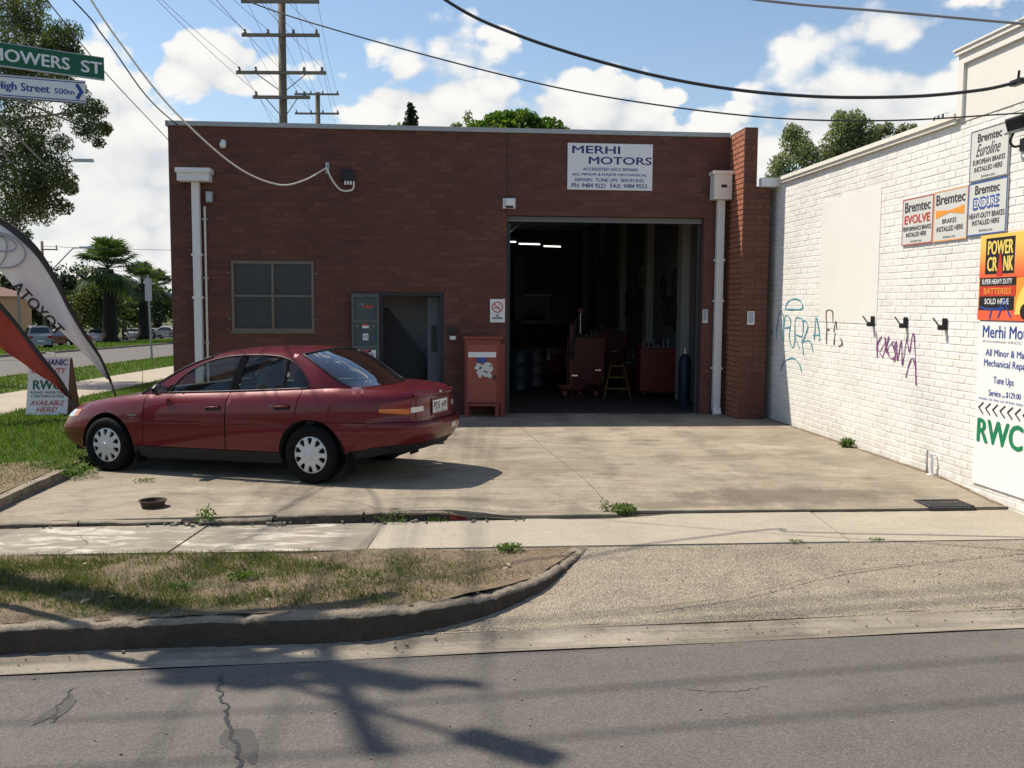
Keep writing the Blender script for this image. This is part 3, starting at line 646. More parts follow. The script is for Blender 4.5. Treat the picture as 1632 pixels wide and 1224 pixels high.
# front window: frame, glazing bars, four dark panes
W_ = MB(); a, b, c, d = -3.265, -1.925, 1.395, 2.555; yf = FY+.03
for (x0, x1, z0, z1) in ((a, b, d-.05, d), (a, b, c, c+.05), (a, a+.045, c+.05, d-.05), (b-.045, b, c+.05, d-.05)): W_.bx(x0, x1, FY-.012, yf+.05, z0, z1)
W_.bx(-2.62, -2.578, FY-.004, yf+.045, c+.05, d-.05); W_.bx(a+.045, -2.62, FY-.002, yf+.04, 1.965, 1.998); W_.bx(-2.578, b-.045, FY-.002, yf+.04, 1.965, 1.998)
W_.bx(a-.03, b+.03, FY-.03, FY-.013, c-.03, c+.0)
for (zx, zz) in ((a-.035, 2.35), (a-.035, 1.6), (b+.035, 2.35), (b+.035, 1.6)): W_.bx(zx-.025, zx+.025, FY-.02, FY-.004, zz-.015, zz+.015)
wf = W_.build('window', M['bronze'], BR)
M['screen'] = pmat('dark_screened_glass', (.022, .024, .028), var=.3, scale=3, rough=.28, spec=.5)
for (x0, x1, z0, z1) in ((a+.045, -2.62, 1.998, d-.05), (-2.578, b-.045, 1.998, d-.05), (a+.045, -2.62, c+.05, 1.965), (-2.578, b-.045, c+.05, 1.965)):
    p = MB(); p.bx(x0, x1, FY+.035, FY+.045, z0, z1); o = p.build('pane', M['screen'], BR); T = wm(wf).inverted()@wm(o); o.parent = wf
    o.matrix_parent_inverse = Matrix()
# side entrance: frame, dim inner partition with a stair stringer, half-open inner leaf
cm('door_dark', (.025, .027, .032), rough=.6); cm('partition_grey', (.40, .40, .42), rough=.8, var=.1); cm('door_grey', (.10, .115, .13), rough=.6)
mb = MB(); mb.bx(-.85, -.80, FY+.02, FY+.2, 0, 2.06); mb.bx(.15, .21, FY+.02, FY+.2, 0, 2.06); mb.bx(-.80, .15, FY+.02, FY+.2, 2.0, 2.06); mb.build('door_frame', M['door_dark'], BR)
mb = MB(); mb.bx(-1.2, .75, 17.2, 17.3, 0, 4.2); mb.bx(.65, .75, FY+.245, 17.2, 0, 4.2); mb.build('partition', M['partition_grey'], BR)
mb = MB(); mb.prism([(-1.1, 0), (-.12, 0), (-.12, .95), (-.75, 1.8), (-1.1, 1.8)], frame((0, 16.75, 0), (1, 0, 0), (0, 0, 1)), .1); mb.build('stair_side', M['door_dark'], BR)
mb = MB(); mb.bx(-.06, .145, FY+.26, FY+.30, .02, 1.98); lo = mb.build('inner_door', M['door_grey'], BR)
mb = MB(); mb.bx(.0, .09, FY+.245, FY+.262, 1.05, 1.5); h = mb.build('letter_plate', M['black'], BR); h.parent = lo
# painted outward-opened door leaf laid back against the brickwork
cm('leaf_green', (.085, .11, .108), rough=.55, var=.1); cm('leaf_panel', (.065, .085, .085), rough=.6, var=.1)
DR = thing('folded_back_door', 'grey green door leaf folded back on the brick with stickers', 'door', (-1.04, FY, 0))
mb = MB(); mb.bx(-1.31, -.865, FY-.07, FY-.03, .03, 2.03); mb.build('door_leaf', M['leaf_panel'], DR)
mb = MB()
for z in (.03, .75, 1.12, 1.55, 1.97): mb.bx(-1.31, -.865, FY-.095, FY-.07, z, z+.055)
mb.bx(-1.31, -1.275, FY-.096, FY-.07, .085, 1.97); mb.bx(-.90, -.865, FY-.096, FY-.07, .085, 1.97); mb.build('rail', M['leaf_green'], DR)
mb = MB(); mb.bx(-.885, -.865, FY-.03, FY-.001, .3, .42); mb.bx(-.885, -.865, FY-.03, FY-.001, 1.7, 1.82); mb.build('hinge', M['dark'], DR)
def plate(mbm, x0, x1, z0, z1, y): mbm.add([(x0, y, z0), (x1, y, z0), (x1, y, z1), (x0, y, z1)], [(0, 1, 2, 3)])
for (x0, x1, z0, z1, mt) in ((-1.14, -1.03, 1.46, 1.50, 'sign'), (-1.14, -1.03, 1.50, 1.53, 'red_ink'), (-1.13, -1.04, 1.26, 1.37, 'sign'), (-.98, -.92, 1.27, 1.32, 'blue_ink'), (-1.16, -.99, 1.06, 1.09, 'red_ink'), (-1.17, -1.0, 1.09, 1.115, 'inkgrey'), (-1.03, -.915, .92, 1.10, 'sign'), (-1.03, -.915, .74, .92, 'orange_ink'), (-1.22, -1.08, .86, .98, 'inkgrey'), (-1.25, -1.21, 1.48, 1.52, 'inkgrey'), (-.97, -.93, 1.47, 1.52, 'inkgrey')):
    p = MB(); plate(p, x0, x1, z0, z1, FY-.0985 if z0 > 1.05 and z1 < 1.12 else FY-.0725 if not (.74 <= z0 < 1.0 and x0 > -1.1) else FY-.0985); p.build('sticker', M[mt], DR)
p = MB(); MT = frame((0, FY-.074, 0), (1, 0, 0), (0, 0, 1)); text(p, 'V12', MT, -1.12, -1.05, 1.29, 1.34, .02); p.build('lettering', M['ink'], DR)
p = MB(); MT = frame((0, FY-.1, 0), (1, 0, 0), (0, 0, 1)); text(p, 'VACC', MT, -1.015, -.93, .99, 1.05, .02); p.build('lettering', M['navy'], DR)
p = MB(); MT = frame((0, FY-.074, 0), (1, 0, 0), (0, 0, 1))
p.ribbon([(-1.19, 1.84), (-1.14, 1.87), (-1.11, 1.85), (-1.13, 1.82), (-1.06, 1.83)], .02, MT); p.build('emblem', M['inkgrey'], DR)
p = MB(); p.ribbon([(-1.12, 1.80), (-1.07, 1.83), (-1.03, 1.80), (-.98, 1.83)], .028, MT); p.build('emblem', M['red_ink'], DR)
# ------------------------------------------------------------------ inside the workshop
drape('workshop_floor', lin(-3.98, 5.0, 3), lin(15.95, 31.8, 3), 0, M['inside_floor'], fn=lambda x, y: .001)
M['tubelight'] = pmat('lit_tube', (.9, .9, .9), var=0, rvar=0, emit=((1, .98, .92), 1.7))
for i, (x, ln) in enumerate(((1.95, .32), (2.6, .32), (3.15, .62), (3.82, .5))):
    t = thing('strip_light', ['first', 'second', 'third', 'fourth'][i]+' of four lit strip lights in a row inside the doorway, from the left', 'strip light', (x-.3, 27.5, 3.75-i*.06), group='lit strip lights in the workshop')
    mb = MB(); mb.bx(x-.3-ln/2, x-.3+ln/2, 27.46, 27.54, 3.76-i*.06, 3.80-i*.06); mb.build('housing', M['whitep'], t)
    mb = MB(); mb.tube([(x-.3-ln/2, 27.5, 3.735-i*.06), (x-.3+ln/2, 27.5, 3.725-i*.06)], .018, 6); mb.build('tube', M['tubelight'], t)
    mb = MB(); mb.tube([(x-.3, 27.5, 3.8-i*.06), (x-.3, 27.5, 4.44)], .008, 5); mb.build('hanger', M['steel'], t)
cm('machine_red', (.13, .014, .010), rough=.45); cm('machine_blue', (.008, .02, .04), rough=.5); cm('step_yellow', (.10, .06, .008), rough=.6); cm('tyre_rubber', (.014, .014, .015), rough=.8); cm('chrome', (.6, .6, .62), rough=.2, metal=.9)
def part(t, name, mat, fn, **k): mb = MB(); fn(mb); return mb.build(name, M[mat], t, **k)
t = thing('partition_panel', 'pale office partition deep inside the workshop on the left', 'partition', (2.55, 26, 0)); part(t, 'panel', 'inwall', lambda m: m.bx(1.75, 3.3, 26, 26.06, 0, 2.1)); part(t, 'frame', 'greym', lambda m: (m.bx(1.72, 3.33, 25.97, 26.09, 2.1, 2.15)))
t = thing('parts_washer', 'dull blue upright tank standing before the pale partition', 'tank', (2.72, 24.6, 0)); part(t, 'body', 'machine_blue', lambda m: m.lathe([(.0, 0), (.3, 0), (.3, 1.35), (.27, 1.5), (.15, 1.62), (0, 1.64)], (2.72, 24.6, 0), 20), angle=40); part(t, 'valve', 'chrome', lambda m: m.tube([(2.72, 24.6, 1.62), (2.72, 24.6, 1.74)], .04))
def trolley(x, y, label, col='machine_red', s=1.):
    t = thing('tool_trolley', label, 'tool trolley', (x, y, 0), group='tool trolleys in the workshop')
    part(t, 'cabinet', col, lambda m: m.bx(x-.36*s, x+.36*s, y-.23, y+.23, .16, 1.0*s))
    for k in range(4): part(t, 'drawer', col, lambda m: m.bx(x-.33*s, x+.33*s, y-.245, y-.231, .22+k*.19*s, .38+k*.19*s))
    part(t, 'handle', 'chrome', lambda m: m.tube([(x-.3*s, y-.26, 1.03*s), (x+.3*s, y-.26, 1.03*s)], .014))
    for a in (-.28, .28):
        for b in (-.17, .17): part(t, 'caster', 'black', lambda m: m.tube([(x+a-.02, y+b, .08), (x+a+.02, y+b, .08)], .08, 10)); 
    part(t, 'caster_frame', 'dark', lambda m: m.bx(x-.3, x+.3, y-.19, y+.19, .12, .16))
    part(t, 'tools', 'steel', lambda m: [m.tube([(x-.25+k*.1, y-.05, 1.0*s), (x-.25+k*.1+random.uniform(-.02, .02), y, 1.0*s+random.uniform(.08, .25))], .012, 5) for k in range(6)])
trolley(3.35, 20.5, 'red tool trolley left of the dark engine hoist', s=1.15); trolley(4.25, 22.5, 'red tool trolley below the wall poster', s=1.2); trolley(4.5, 18.6, 'red tool trolley near the right side of the doorway')
t = thing('engine_hoist', 'red engine hoist with a raised boom in the workshop', 'engine hoist', (3.0, 19.4, 0))
part(t, 'base_leg', 'machine_red', lambda m: m.bx(2.62, 2.70, 18.6, 20.0, .06, .14)); part(t, 'base_leg', 'machine_red', lambda m: m.bx(3.25, 3.33, 18.6, 20.0, .06, .14)); part(t, 'crossbar', 'machine_red', lambda m: m.bx(2.70, 3.25, 19.85, 19.95, .06, .16)); part(t, 'mast', 'machine_red', lambda m: m.bx(2.93, 3.03, 19.85, 19.95, .16, 1.5)); part(t, 'boom', 'machine_red', lambda m: m.tube([(2.98, 19.9, 1.48), (2.98, 18.7, 1.75)], .05, 6)); part(t, 'ram', 'chrome', lambda m: m.tube([(2.98, 19.8, .7), (2.98, 19.3, 1.58)], .03, 8)); part(t, 'chain', 'steel', lambda m: m.tube([(2.98, 18.72, 1.74), (2.98, 18.72, 1.3)], .012, 5))
for a in (2.66, 3.29):
    for b in (18.65, 19.9): part(t, 'caster', 'black', lambda m: m.tube([(a-.02, b, .05), (a+.02, b, .05)], .05, 10))
t = thing('step_stool', 'small yellow step ladder on the workshop floor', 'step ladder', (3.75, 18.4, 0))
for k, z in enumerate((.2, .42, .64)): part(t, 'step', 'step_yellow', lambda m: m.bx(3.42+k*.09, 3.92-k*.05, 18.3+k*.08, 18.5+k*.08, z, z+.03))
for x_, dx_ in ((3.40, .19), (3.94, -.11)): part(t, 'side_rail', 'step_yellow', lambda m: m.tube([(x_, 18.3, 0), (x_+dx_, 18.55, .72)], .016, 6)); part(t, 'rear_leg', 'step_yellow', lambda m: m.tube([(x_+dx_*.4, 18.95, 0), (x_+dx_, 18.56, .70)], .014, 6))
t = thing('gas_bottle', 'blue gas bottle standing by the right inner wall', 'gas bottle', (4.72, 17.2, 0)); part(t, 'body', 'machine_blue', lambda m: m.lathe([(0, 0), (.11, 0), (.115, .05), (.115, .82), (.09, .92), (.03, .97), (0, .97)], (4.72, 17.2, 0), 16), angle=40); part(t, 'valve', 'chrome', lambda m: m.tube([(4.72, 17.2, .96), (4.72, 17.2, 1.07)], .022))
t = thing('spare_tyre', 'black spare tyre hung high on the right inner wall', 'tyre', (4.9, 18.6, 1.75))
part(t, 'tread', 'tyre_rubber', lambda m: m.lathe([(.2, -.09), (.28, -.1), (.31, -.07), (.31, .07), (.28, .1), (.2, .09), (.2, -.09)], n=24, M=Matrix.Translation((4.8, 18.6, 1.75)) @ Matrix.Rotation(R(90), 4, 'Y')), angle=30); part(t, 'hook', 'steel', lambda m: m.tube([(5.0, 18.6, 1.97), (4.8, 18.6, 1.97)], .012, 6))
for i, z in enumerate((.1, .3, .5, .7)):
    t = thing('tyre', ['bottom', 'second from bottom', 'second from top', 'top'][i]+' tyre of the stack beside the tall tank inside the workshop', 'tyre', (3.75, 21.8, z-.1), group='stacked tyres in the workshop')
    part(t, 'tread', 'tyre_rubber', lambda m: m.lathe([(.2, -.09), (.28, -.1), (.31, -.07), (.31, .07), (.28, .1), (.2, .09), (.2, -.09)], (3.75+random.uniform(-.02, .02), 21.8, z), 24), angle=30)
t = thing('poster', 'tall dark poster with pale writing on the inner wall', 'poster', (4.99, 22.2, 2.3)); 
part(t, 'sheet', 'ink', lambda m: m.bx(4.975, 4.995, 21.85, 22.6, 1.75, 2.9)); mb = MB(); text(mb, 'ACE', frame((4.972, 22.5, 0), (0, 0, 1), (0, 1, 0)) if False else frame((4.972, 22.55, 2.0), (0, -1, 0), (0, 0, 1)), .08, .6, .25, .75, .02); mb.build('lettering', M['signgrey'], t); part(t, 'emblem', 'red_ink', lambda m: m.bx(4.971, 4.974, 22.1, 22.3, 1.9, 2.0))
t = thing('workbench', 'long cluttered workbench along the right inner wall', 'workbench', (4.6, 24, 0)); part(t, 'top', 'wood', lambda m: m.bx(4.1, 4.84, 23.2, 27, .86, .92))
for y in (23.3, 25.1, 26.9): part(t, 'leg', 'dark', lambda m: m.bx(4.15, 4.23, y-.04, y+.04, 0, .86))
part(t, 'shelf', 'wood', lambda m: m.bx(4.1, 4.84, 23.35, 26.85, .3, .34))
for i, (y, s, c) in enumerate(((23.6, .3, 'machine_red'), (24.2, .22, 'whitep'), (24.9, .35, 'dark'), (25.6, .25, 'machine_blue'), (26.3, .3, 'machine_red'))):
    t = thing('parts_box', ['red', 'white', 'black', 'blue', 'dark red'][i]+' parts box standing on the long workbench', 'box', (4.45, y, .92), group='boxes on the workbench')
    part(t, 'box', c, lambda m: m.bx(4.45-s/2, 4.45+s/2, y-s*.6, y+s*.6, .92, .92+s)); part(t, 'lid', c, lambda m: m.bx(4.44-s/2, 4.46+s/2, y-s*.62, y+s*.62, .92+s, .95+s))
for i, (x, y, c, lab) in enumerate(((1.9, 20.5, 'machine_blue', 'dark blue oil drum just inside the left of the vehicle doorway'), (2.35, 21.3, 'dark', 'black oil drum behind the blue one in the workshop'), (2.0, 23.0, 'machine_red', 'dark red oil drum before the office partition'))):
    t = thing('oil_drum', lab, 'oil drum', (x, y, 0), group='oil drums in the workshop')
    part(t, 'body', c, lambda m: m.lathe([(0, .0), (.28, 0), (.29, .02), (.28, .04), (.28, .28), (.29, .3), (.28, .32), (.28, .56), (.29, .58), (.28, .6), (.28, .84), (.29, .86), (.28, .88), (.26, .87), (0, .87)], (x, y, 0), 20), angle=40); part(t, 'bung', 'chrome', lambda m: m.tube([(x+.15, y, .87), (x+.15, y, .89)], .03, 8))
for i, (x, lab) in enumerate(((2.35, 'left steel column of the vehicle hoist in the workshop'), (4.55, 'right steel column of the vehicle hoist in the workshop'))):
    t = thing('vehicle_hoist', lab, 'vehicle hoist', (x, 25.2, 0), group='columns of the vehicle hoist')
    part(t, 'column', 'machine_blue', lambda m: m.bx(x-.14, x+.14, 25.05, 25.35, .04, 3.2)); part(t, 'base_plate', 'dark', lambda m: m.bx(x-.3, x+.3, 24.9, 25.5, 0, .04)); part(t, 'carriage', 'machine_red', lambda m: m.bx(x-.17, x+.17, 24.99, 25.049, .5, 1.2))
    for sg in (-1, 1): part(t, 'lift_arm', 'machine_red', lambda m: m.box((x+(.35 if i == 0 else -.35), 25.0+sg*.3, .55), (.75, .1, .08), Matrix.Rotation(R(sg*30 if i == 0 else -sg*30), 4, 'Z')))
for i, (x, y, z, sx_, sz_, c, lab) in enumerate(((4.6, 19.9, 0, .5, .7, 'dark', 'black crate on the floor below the hung tyre'), (4.6, 19.9, .7, .42, .35, 'machine_red', 'dark red crate stacked on the black crate'), (4.65, 21.4, 0, .5, .5, 'machine_red', 'dark red crate on the floor beside the workbench end'), (4.66, 21.4, .5, .4, .4, 'dark', 'black crate stacked on the dark red floor crate'), (3.6, 26.5, 0, .7, .9, 'dark', 'tall black crate at the back of the workshop'), (3.55, 26.5, .9, .55, .5, 'wood', 'brown crate on the tall black crate'))):
    t = thing('crate', lab, 'crate', (x, y, z), group='crates in the workshop')
    part(t, 'box', c, lambda m: m.bx(x-sx_/2, x+sx_/2, y-sx_/2, y+sx_/2, z, z+sz_-.05)); part(t, 'lid', c, lambda m: m.bx(x-sx_/2-.01, x+sx_/2+.01, y-sx_/2-.01, y+sx_/2+.01, z+sz_-.05, z+sz_)); part(t, 'label', 'inkgrey', lambda m: m.bx(x-.08, x+.08, y-sx_/2-.004, y-sx_/2-.001, z+sz_*.4, z+sz_*.6))
for i, (y, lab) in enumerate(((18.0, 'air hose coiled on the first wall pier inside the doorway'), (24.0, 'air hose coiled on the wall above the workbench'))):
    t = thing('air_hose', lab, 'hose', (4.95, y+.6, 1.4), group='air hoses on the inner wall'); part(t, 'coil', 'black', lambda m: m.tube([(4.95-.01*k/12, y+.6+(.22+.012*math.sin(k))*math.cos(k*.52), 1.6+.28*math.sin(k*.52)) for k in range(50)], .016, 5)); part(t, 'hook', 'steel', lambda m: m.tube([(5.0, y+.6, 1.88), (4.88, y+.6, 1.9)], .012, 5))
for i, (x, y, hh) in enumerate(((2.9, 18.9, .42), (3.45, 19.3, .5), (4.3, 20.3, .6), (2.75, 22.3, .75), (3.3, 22.0, .55), (4.15, 21.2, .8), (3.9, 23.4, 1.1), (3.1, 24.2, 1.2))):
    t = thing('axle_stand', ['short red axle stand nearest the engine hoist', 'red axle stand behind the step ladder', 'red axle stand beside the right tool trolley', 'red jack post beside the parked car in the workshop', 'red jack post left of the tyre stack', 'tall red jack post right of the tyre stack', 'tall red jack post before the workbench', 'tallest red jack post by the blue tank'][i], 'axle stand', (x, y, 0), group='red stands on the workshop floor')
    for a in range(3): part(t, 'leg', 'machine_red', lambda m: m.tube([(x+.17*math.cos(a*2.1+i), y+.17*math.sin(a*2.1+i), 0), (x, y, hh*.55)], .018, 5))
    part(t, 'post', 'machine_red', lambda m: m.tube([(x, y, hh*.4), (x, y, hh)], .025, 8)); part(t, 'saddle', 'chrome', lambda m: m.bx(x-.06, x+.06, y-.04, y+.04, hh, hh+.03))
for i, (y, z) in enumerate(((19.0, 2.6), (20.0, 2.5), (23.3, 2.0), (24.0, 2.1), (26.0, 2.2))):
    t = thing('fan_belt', ['first', 'second', 'third', 'fourth', 'last'][i]+' black fan belt hung along the inner wall, counted from the doorway', 'fan belt', (4.98, y, z), group='fan belts on the inner wall')
    part(t, 'belt', 'black', lambda m: m.tube([(4.97, y+.16*math.cos(k*.4), z-.25+.28*math.sin(k*.4)) for k in range(17)], .018, 5)); part(t, 'nail', 'steel', lambda m: m.tube([(5.0, y, z+.03), (4.93, y, z+.035)], .008, 5))
t = thing('duct', 'dim round extraction duct hung beneath the workshop ceiling', 'duct', (2.8, 24, 4.0)); part(t, 'pipe', 'steel', lambda m: m.tube([(2.2, 19, 4.0), (2.2, 30, 4.0)], .12, 12), angle=40)
for y in (20, 24, 28): part(t, 'hanger', 'dark', lambda m: m.tube([(2.2, y, 4.1), (2.2, y, 4.44)], .01, 5))
# ------------------------------------------------------------------ fittings on the facade
def downpipe(x0, x1, zh0, zh1, hx0, hx1, label, mat, slot, zbot):
    xm = (x0+x1)/2; t = thing('downpipe', label, 'downpipe', (xm, FY, 0), group='downpipes on the brick facade'); wd = (x1-x0)/2
    mb = MB(); mb.bx(hx0, hx1, FY-.26, FY-.02, zh0, zh1); mb.bx(hx0-.025, hx1+.025, FY-.285, FY-.005, zh1-.055, zh1); hd = mb.build('rain_head', M[mat], t, bevel=.004)
    if slot: mb = MB(); mb.bx(hx0+.12, hx1-.09, FY-.262, FY-.255, zh0+.19, zh0+.24); s_ = mb.build('overflow_slot', M['black'], t)
    else:
        mb = MB(); mb.bx(hx0-.02, hx1+.02, FY-.275, FY-.01, zh1, zh1+.02); s_ = mb.build('lid', M[mat], t)
    mb = MB(); mb.bx(xm-wd, xm+wd, FY-.14, FY-.03, zbot+.1, zh0); mb.build('pipe', M['whitep'], t, bevel=.006)
    mb = MB(); mb.box((xm-.0, FY-.13, zbot+.06), (2*wd, .1, .16), Matrix.Rotation(R(-35), 4, 'X')); mb.build('shoe', M['whitep'], t)
    for z in (2.62, 1.93, .78): mb = MB(); mb.bx(xm-wd-.02, xm+wd+.02, FY-.146, FY-.002, z, z+.035); mb.build('bracket', M['whitep'], t)
downpipe(-3.84, -3.72, 3.80, 3.985, -4.03, -3.53, 'white downpipe below a shallow white rain head at the left corner', 'whitep', False, -.04)
downpipe(4.82, 4.945, 3.645, 4.11, 4.71, 5.02, 'white downpipe below a tall cream rain head beside the vehicle doorway', 'cream', True, .0)
t = thing('conduit', 'thin pale conduit running down the brick beside the left downpipe', 'conduit', (-3.65, FY, 0)); part(t, 'pipe', 'cream', lambda m: m.tube([(-3.66, FY-.03, 3.42), (-3.66, FY-.03, .0)], .018, 8))
for z in (3.2, 2.25, 1.2): part(t, 'saddle', 'steel', lambda m: m.bx(-3.70, -3.62, FY-.05, FY-.002, z, z+.03))
t = thing('junction_box', 'grey junction box on the brick right of the left downpipe', 'junction box', (-3.57, FY, 3.47)); part(t, 'body', 'greym', lambda m: m.bx(-3.63, -3.52, FY-.09, FY-.002, 3.48, 3.66), bevel=.01); part(t, 'cover', 'steel', lambda m: m.bx(-3.62, -3.53, FY-.098, FY-.0905, 3.5, 3.64))
t = thing('wall_lamp', 'small white bulb lamp high on the left of the brick facade', 'lamp', (-3.34, FY, 4.42)); part(t, 'base', 'whitep', lambda m: m.tube([(-3.34, FY-.002, 4.45), (-3.34, FY-.06, 4.45)], .04, 12)); part(t, 'bulb', 'sign', lambda m: m.lathe([(0, -.10), (.035, -.09), (.055, -.045), (.04, 0), (.02, .01)], (-3.34, FY-.09, 4.44), 14), smooth=True)
t = thing('service_bracket', 'steel bracket holding the service cable on the brick', 'bracket', (-1.69, FY, 4.0)); part(t, 'plate', 'steel', lambda m: m.bx(-1.72, -1.66, FY-.02, FY-.002, 3.98, 4.16)); part(t, 'hook', 'steel', lambda m: m.tube([(-1.69, FY-.02, 4.1), (-1.69, FY-.12, 4.1), (-1.69, FY-.13, 4.05)], .012, 6))
t = thing('fuse_box', 'black fuse box where the service cable enters the brick', 'fuse box', (-1.34, FY, 3.85)); part(t, 'body', 'black', lambda m: m.bx(-1.46, -1.25, FY-.12, FY-.002, 3.86, 4.04), bevel=.015)
for k in range(3): part(t, 'fuse', 'sign', lambda m: m.bx(-1.41+k*.045, -1.38+k*.045, FY-.10, FY-.05, 3.80, 3.858))
mb = MB(); mb.tube(spline([(-1.69, FY-.13, 4.05), (-1.6, FY-.1, 3.86), (-1.48, FY-.08, 3.72), (-1.36, FY-.08, 3.70), (-1.27, FY-.07, 3.74), (-1.26, FY-.07, 3.86)], 8), .016, 6)
tag(mb.build('cable_loop', M['cream'], smooth=True), 'pale cable loop hanging between the bracket and the fuse box', 'cable')
t = thing('sensor_light', 'white square security sensor above the left edge of the vehicle doorway', 'sensor', (1.3, FY, 3.46)); part(t, 'base', 'whitep', lambda m: m.bx(1.19, 1.40, FY-.03, FY-.002, 3.46, 3.63), bevel=.006); part(t, 'lens', 'sign', lambda m: m.bx(1.235, 1.365, FY-.09, FY-.03, 3.50, 3.62), bevel=.015); part(t, 'bracket', 'black', lambda m: m.bx(1.24, 1.36, FY-.08, FY-.03, 3.468, 3.495))
t = thing('meter_box', 'small black keypad with a white label right of the side entrance', 'keypad', (.35, FY, 1.28)); part(t, 'body', 'black', lambda m: m.bx(.28, .43, FY-.06, FY-.002, 1.36, 1.47), bevel=.008); part(t, 'label', 'sign', lambda m: m.bx(.31, .41, FY-.05, FY-.002, 1.27, 1.335), bevel=.004)
# main name board
t = thing('name_board', 'white name board with blue lettering high above the vehicle doorway', 'sign', (2.99, FY, 3.8))
part(t, 'board', 'sign', lambda m: m.bx(2.27, 3.71, FY-.03, FY-.006, 3.79, 4.555)); MT = frame((0, FY-.0325, 0), (1, 0, 0), (0, 0, 1))
def lines(t, MT, mat, *L, part_name='lettering'):
    for (s, a, b, c, d, bold, *sh) in L: m = MB(); text(m, s, MT, a, b, c, d, bold, sh[0] if sh else 0); m.build(part_name, M[mat], t)
lines(t, MT, 'navy', ('MERHI', 2.35, 3.15, 4.39, 4.51, .04), ('MOTORS', 2.63, 3.69, 4.215, 4.335, .04), ('PH: 9484 9221', 2.345, 2.91, 3.825, 3.895, .03), ('FAX: 9484 9553', 3.0, 3.62, 3.825, 3.895, .03))
lines(t, MT, 'blue_ink', ('ACCREDITED VACC REPAIRS', 2.53, 3.46, 4.105, 4.155, .025), ('ALL MINOR & MAJOR MECHANICAL', 2.35, 3.62, 4.01, 4.065, .025), ('REPAIRS  TUNE UPS  SERVICING', 2.40, 3.57, 3.925, 3.98, .025))
for x in (2.31, 3.67):
    for z in (3.83, 4.515): part(t, 'screw', 'steel', lambda m: m.lathe([(.012, 0), (.0, .004)], n=8, M=Matrix.Translation((x, FY-.03, z)) @ Matrix.Rotation(R(90), 4, 'X')))
t = thing('no_smoking_sign', 'white no smoking sign on the brick left of the vehicle doorway', 'sign', (1.11, FY, 1.57)); part(t, 'board', 'sign', lambda m: m.bx(.985, 1.235, FY-.02, FY-.006, 1.565, 1.955)); MT = frame((1.11, FY-.0225, 1.82), (1, 0, 0), (0, 0, 1))
mb = MB(); mb.ribbon([(.085*math.cos(k*math.pi/16), .085*math.sin(k*math.pi/16)) for k in range(33)], .018, MT); mb.ribbon([(-.06, .06), (.06, -.06)], .018, MT @ Matrix.Translation((0, 0, .001))); mb.build('prohibition_ring', M['red_ink'], t)
mb = MB(); mb.ribbon([(-.055, -.012), (.035, -.012)], .014, MT); mb.ribbon([(.02, .012), (.045, .03), (.03, .05)], .006, MT); mb.build('cigarette_symbol', M['ink'], t); lines(t, MT, 'ink', ('NO', -.025, .025, -.155, -.12, .04), ('SMOKING', -.085, .085, -.20, -.165, .04))
for i, (x0, x1, lab, y) in enumerate(((4.635, 4.725, 'small pale notice on the brick jamb left of the cream rain head downpipe', FY), (5.165, 5.285, 'small pale notice on the wing wall right of the downpipe', PY))):
    z0, z1 = (1.57, 1.80) if i == 0 else (1.56, 1.78)
    t = thing('notice', lab, 'notice', ((x0+x1)/2, y, z0), group='small notices by the vehicle doorway'); part(t, 'sheet', 'signgrey', lambda m: m.bx(x0, x1, y-.018, y-.006, z0, z1))
    part(t, 'lettering', 'blue_ink', lambda m: [m.bx(x0+.012, x1-.012-(k % 3)*.008, y-.0195, y-.0185, z1-.035-k*.03, z1-.02-k*.03) for k in range(6)])
# red cabinet on legs
cm('cabinet_red', (.22, .048, .036), rough=.6, var=.12); M['rustred'] = pmat('faded_cabinet_red', (.29, .075, .055), var=.15, scale=6, rough=.65, stains=[((.22, .05, .03), 6, .6, .7, .7), ((.5, .3, .22), 9, .63, .72, .4)])
t = thing('red_cabinet', 'faded red metal cabinet on short legs left of the vehicle doorway', 'cabinet', (.86, 15.6, 0)); cy = 15.42
part(t, 'body', 'cabinet_red', lambda m: m.bx(.55, 1.14, cy+.012, FY-.02, .235, 1.29), bevel=.008); part(t, 'top', 'cabinet_red', lambda m: m.bx(.52, 1.17, cy-.01, FY-.015, 1.292, 1.34), bevel=.006); dr = part(t, 'door', 'rustred', lambda m: m.bx(.585, 1.075, cy-.01, cy+.012, .26, 1.21), bevel=.006)
part(t, 'base_frame', 'cabinet_red', lambda m: m.bx(.55, 1.12, cy+.0, FY-.05, .19, .234))
for x in (.585, 1.085):
    for y in (cy+.04, FY-.09): part(t, 'leg', 'cabinet_red', lambda m: m.box((x, y, .085), (.055, .055, .20), taper=1.2))
part(t, 'side_post', 'cabinet_red', lambda m: m.bx(1.145, 1.21, cy+.1, FY-.02, .0, 1.22))
part(t, 'paper_label', 'sign', lambda m: m.bx(.605, 1.06, cy-.0125, cy-.0105, 1.0, 1.085)); part(t, 'sticker', 'blue_ink', lambda m: m.bx(.745, .905, cy-.0135, cy-.0125, .91, .995))
v, f = poly_fill(ragged(.86, .78, .16, .15, 22, 5), d=.05); mb = MB(); mb.add([(x, cy-.0115, z) for x, z in v], f); mb.build('torn_poster', M['signgrey'], t)
for k in range(7):
    mb = MB(); v, f = poly_fill(ragged(.78+.03*k+random.uniform(-.02, .02), .78+random.uniform(-.09, .1), .022, .015, 8, k+40), d=.02); mb.add([(x, cy-.0128, z) for x, z in v], f); mb.build('ink_patch', M['ink'], t)
part(t, 'latch', 'dark', lambda m: m.bx(1.03, 1.06, cy-.03, cy-.01, .62, .70))
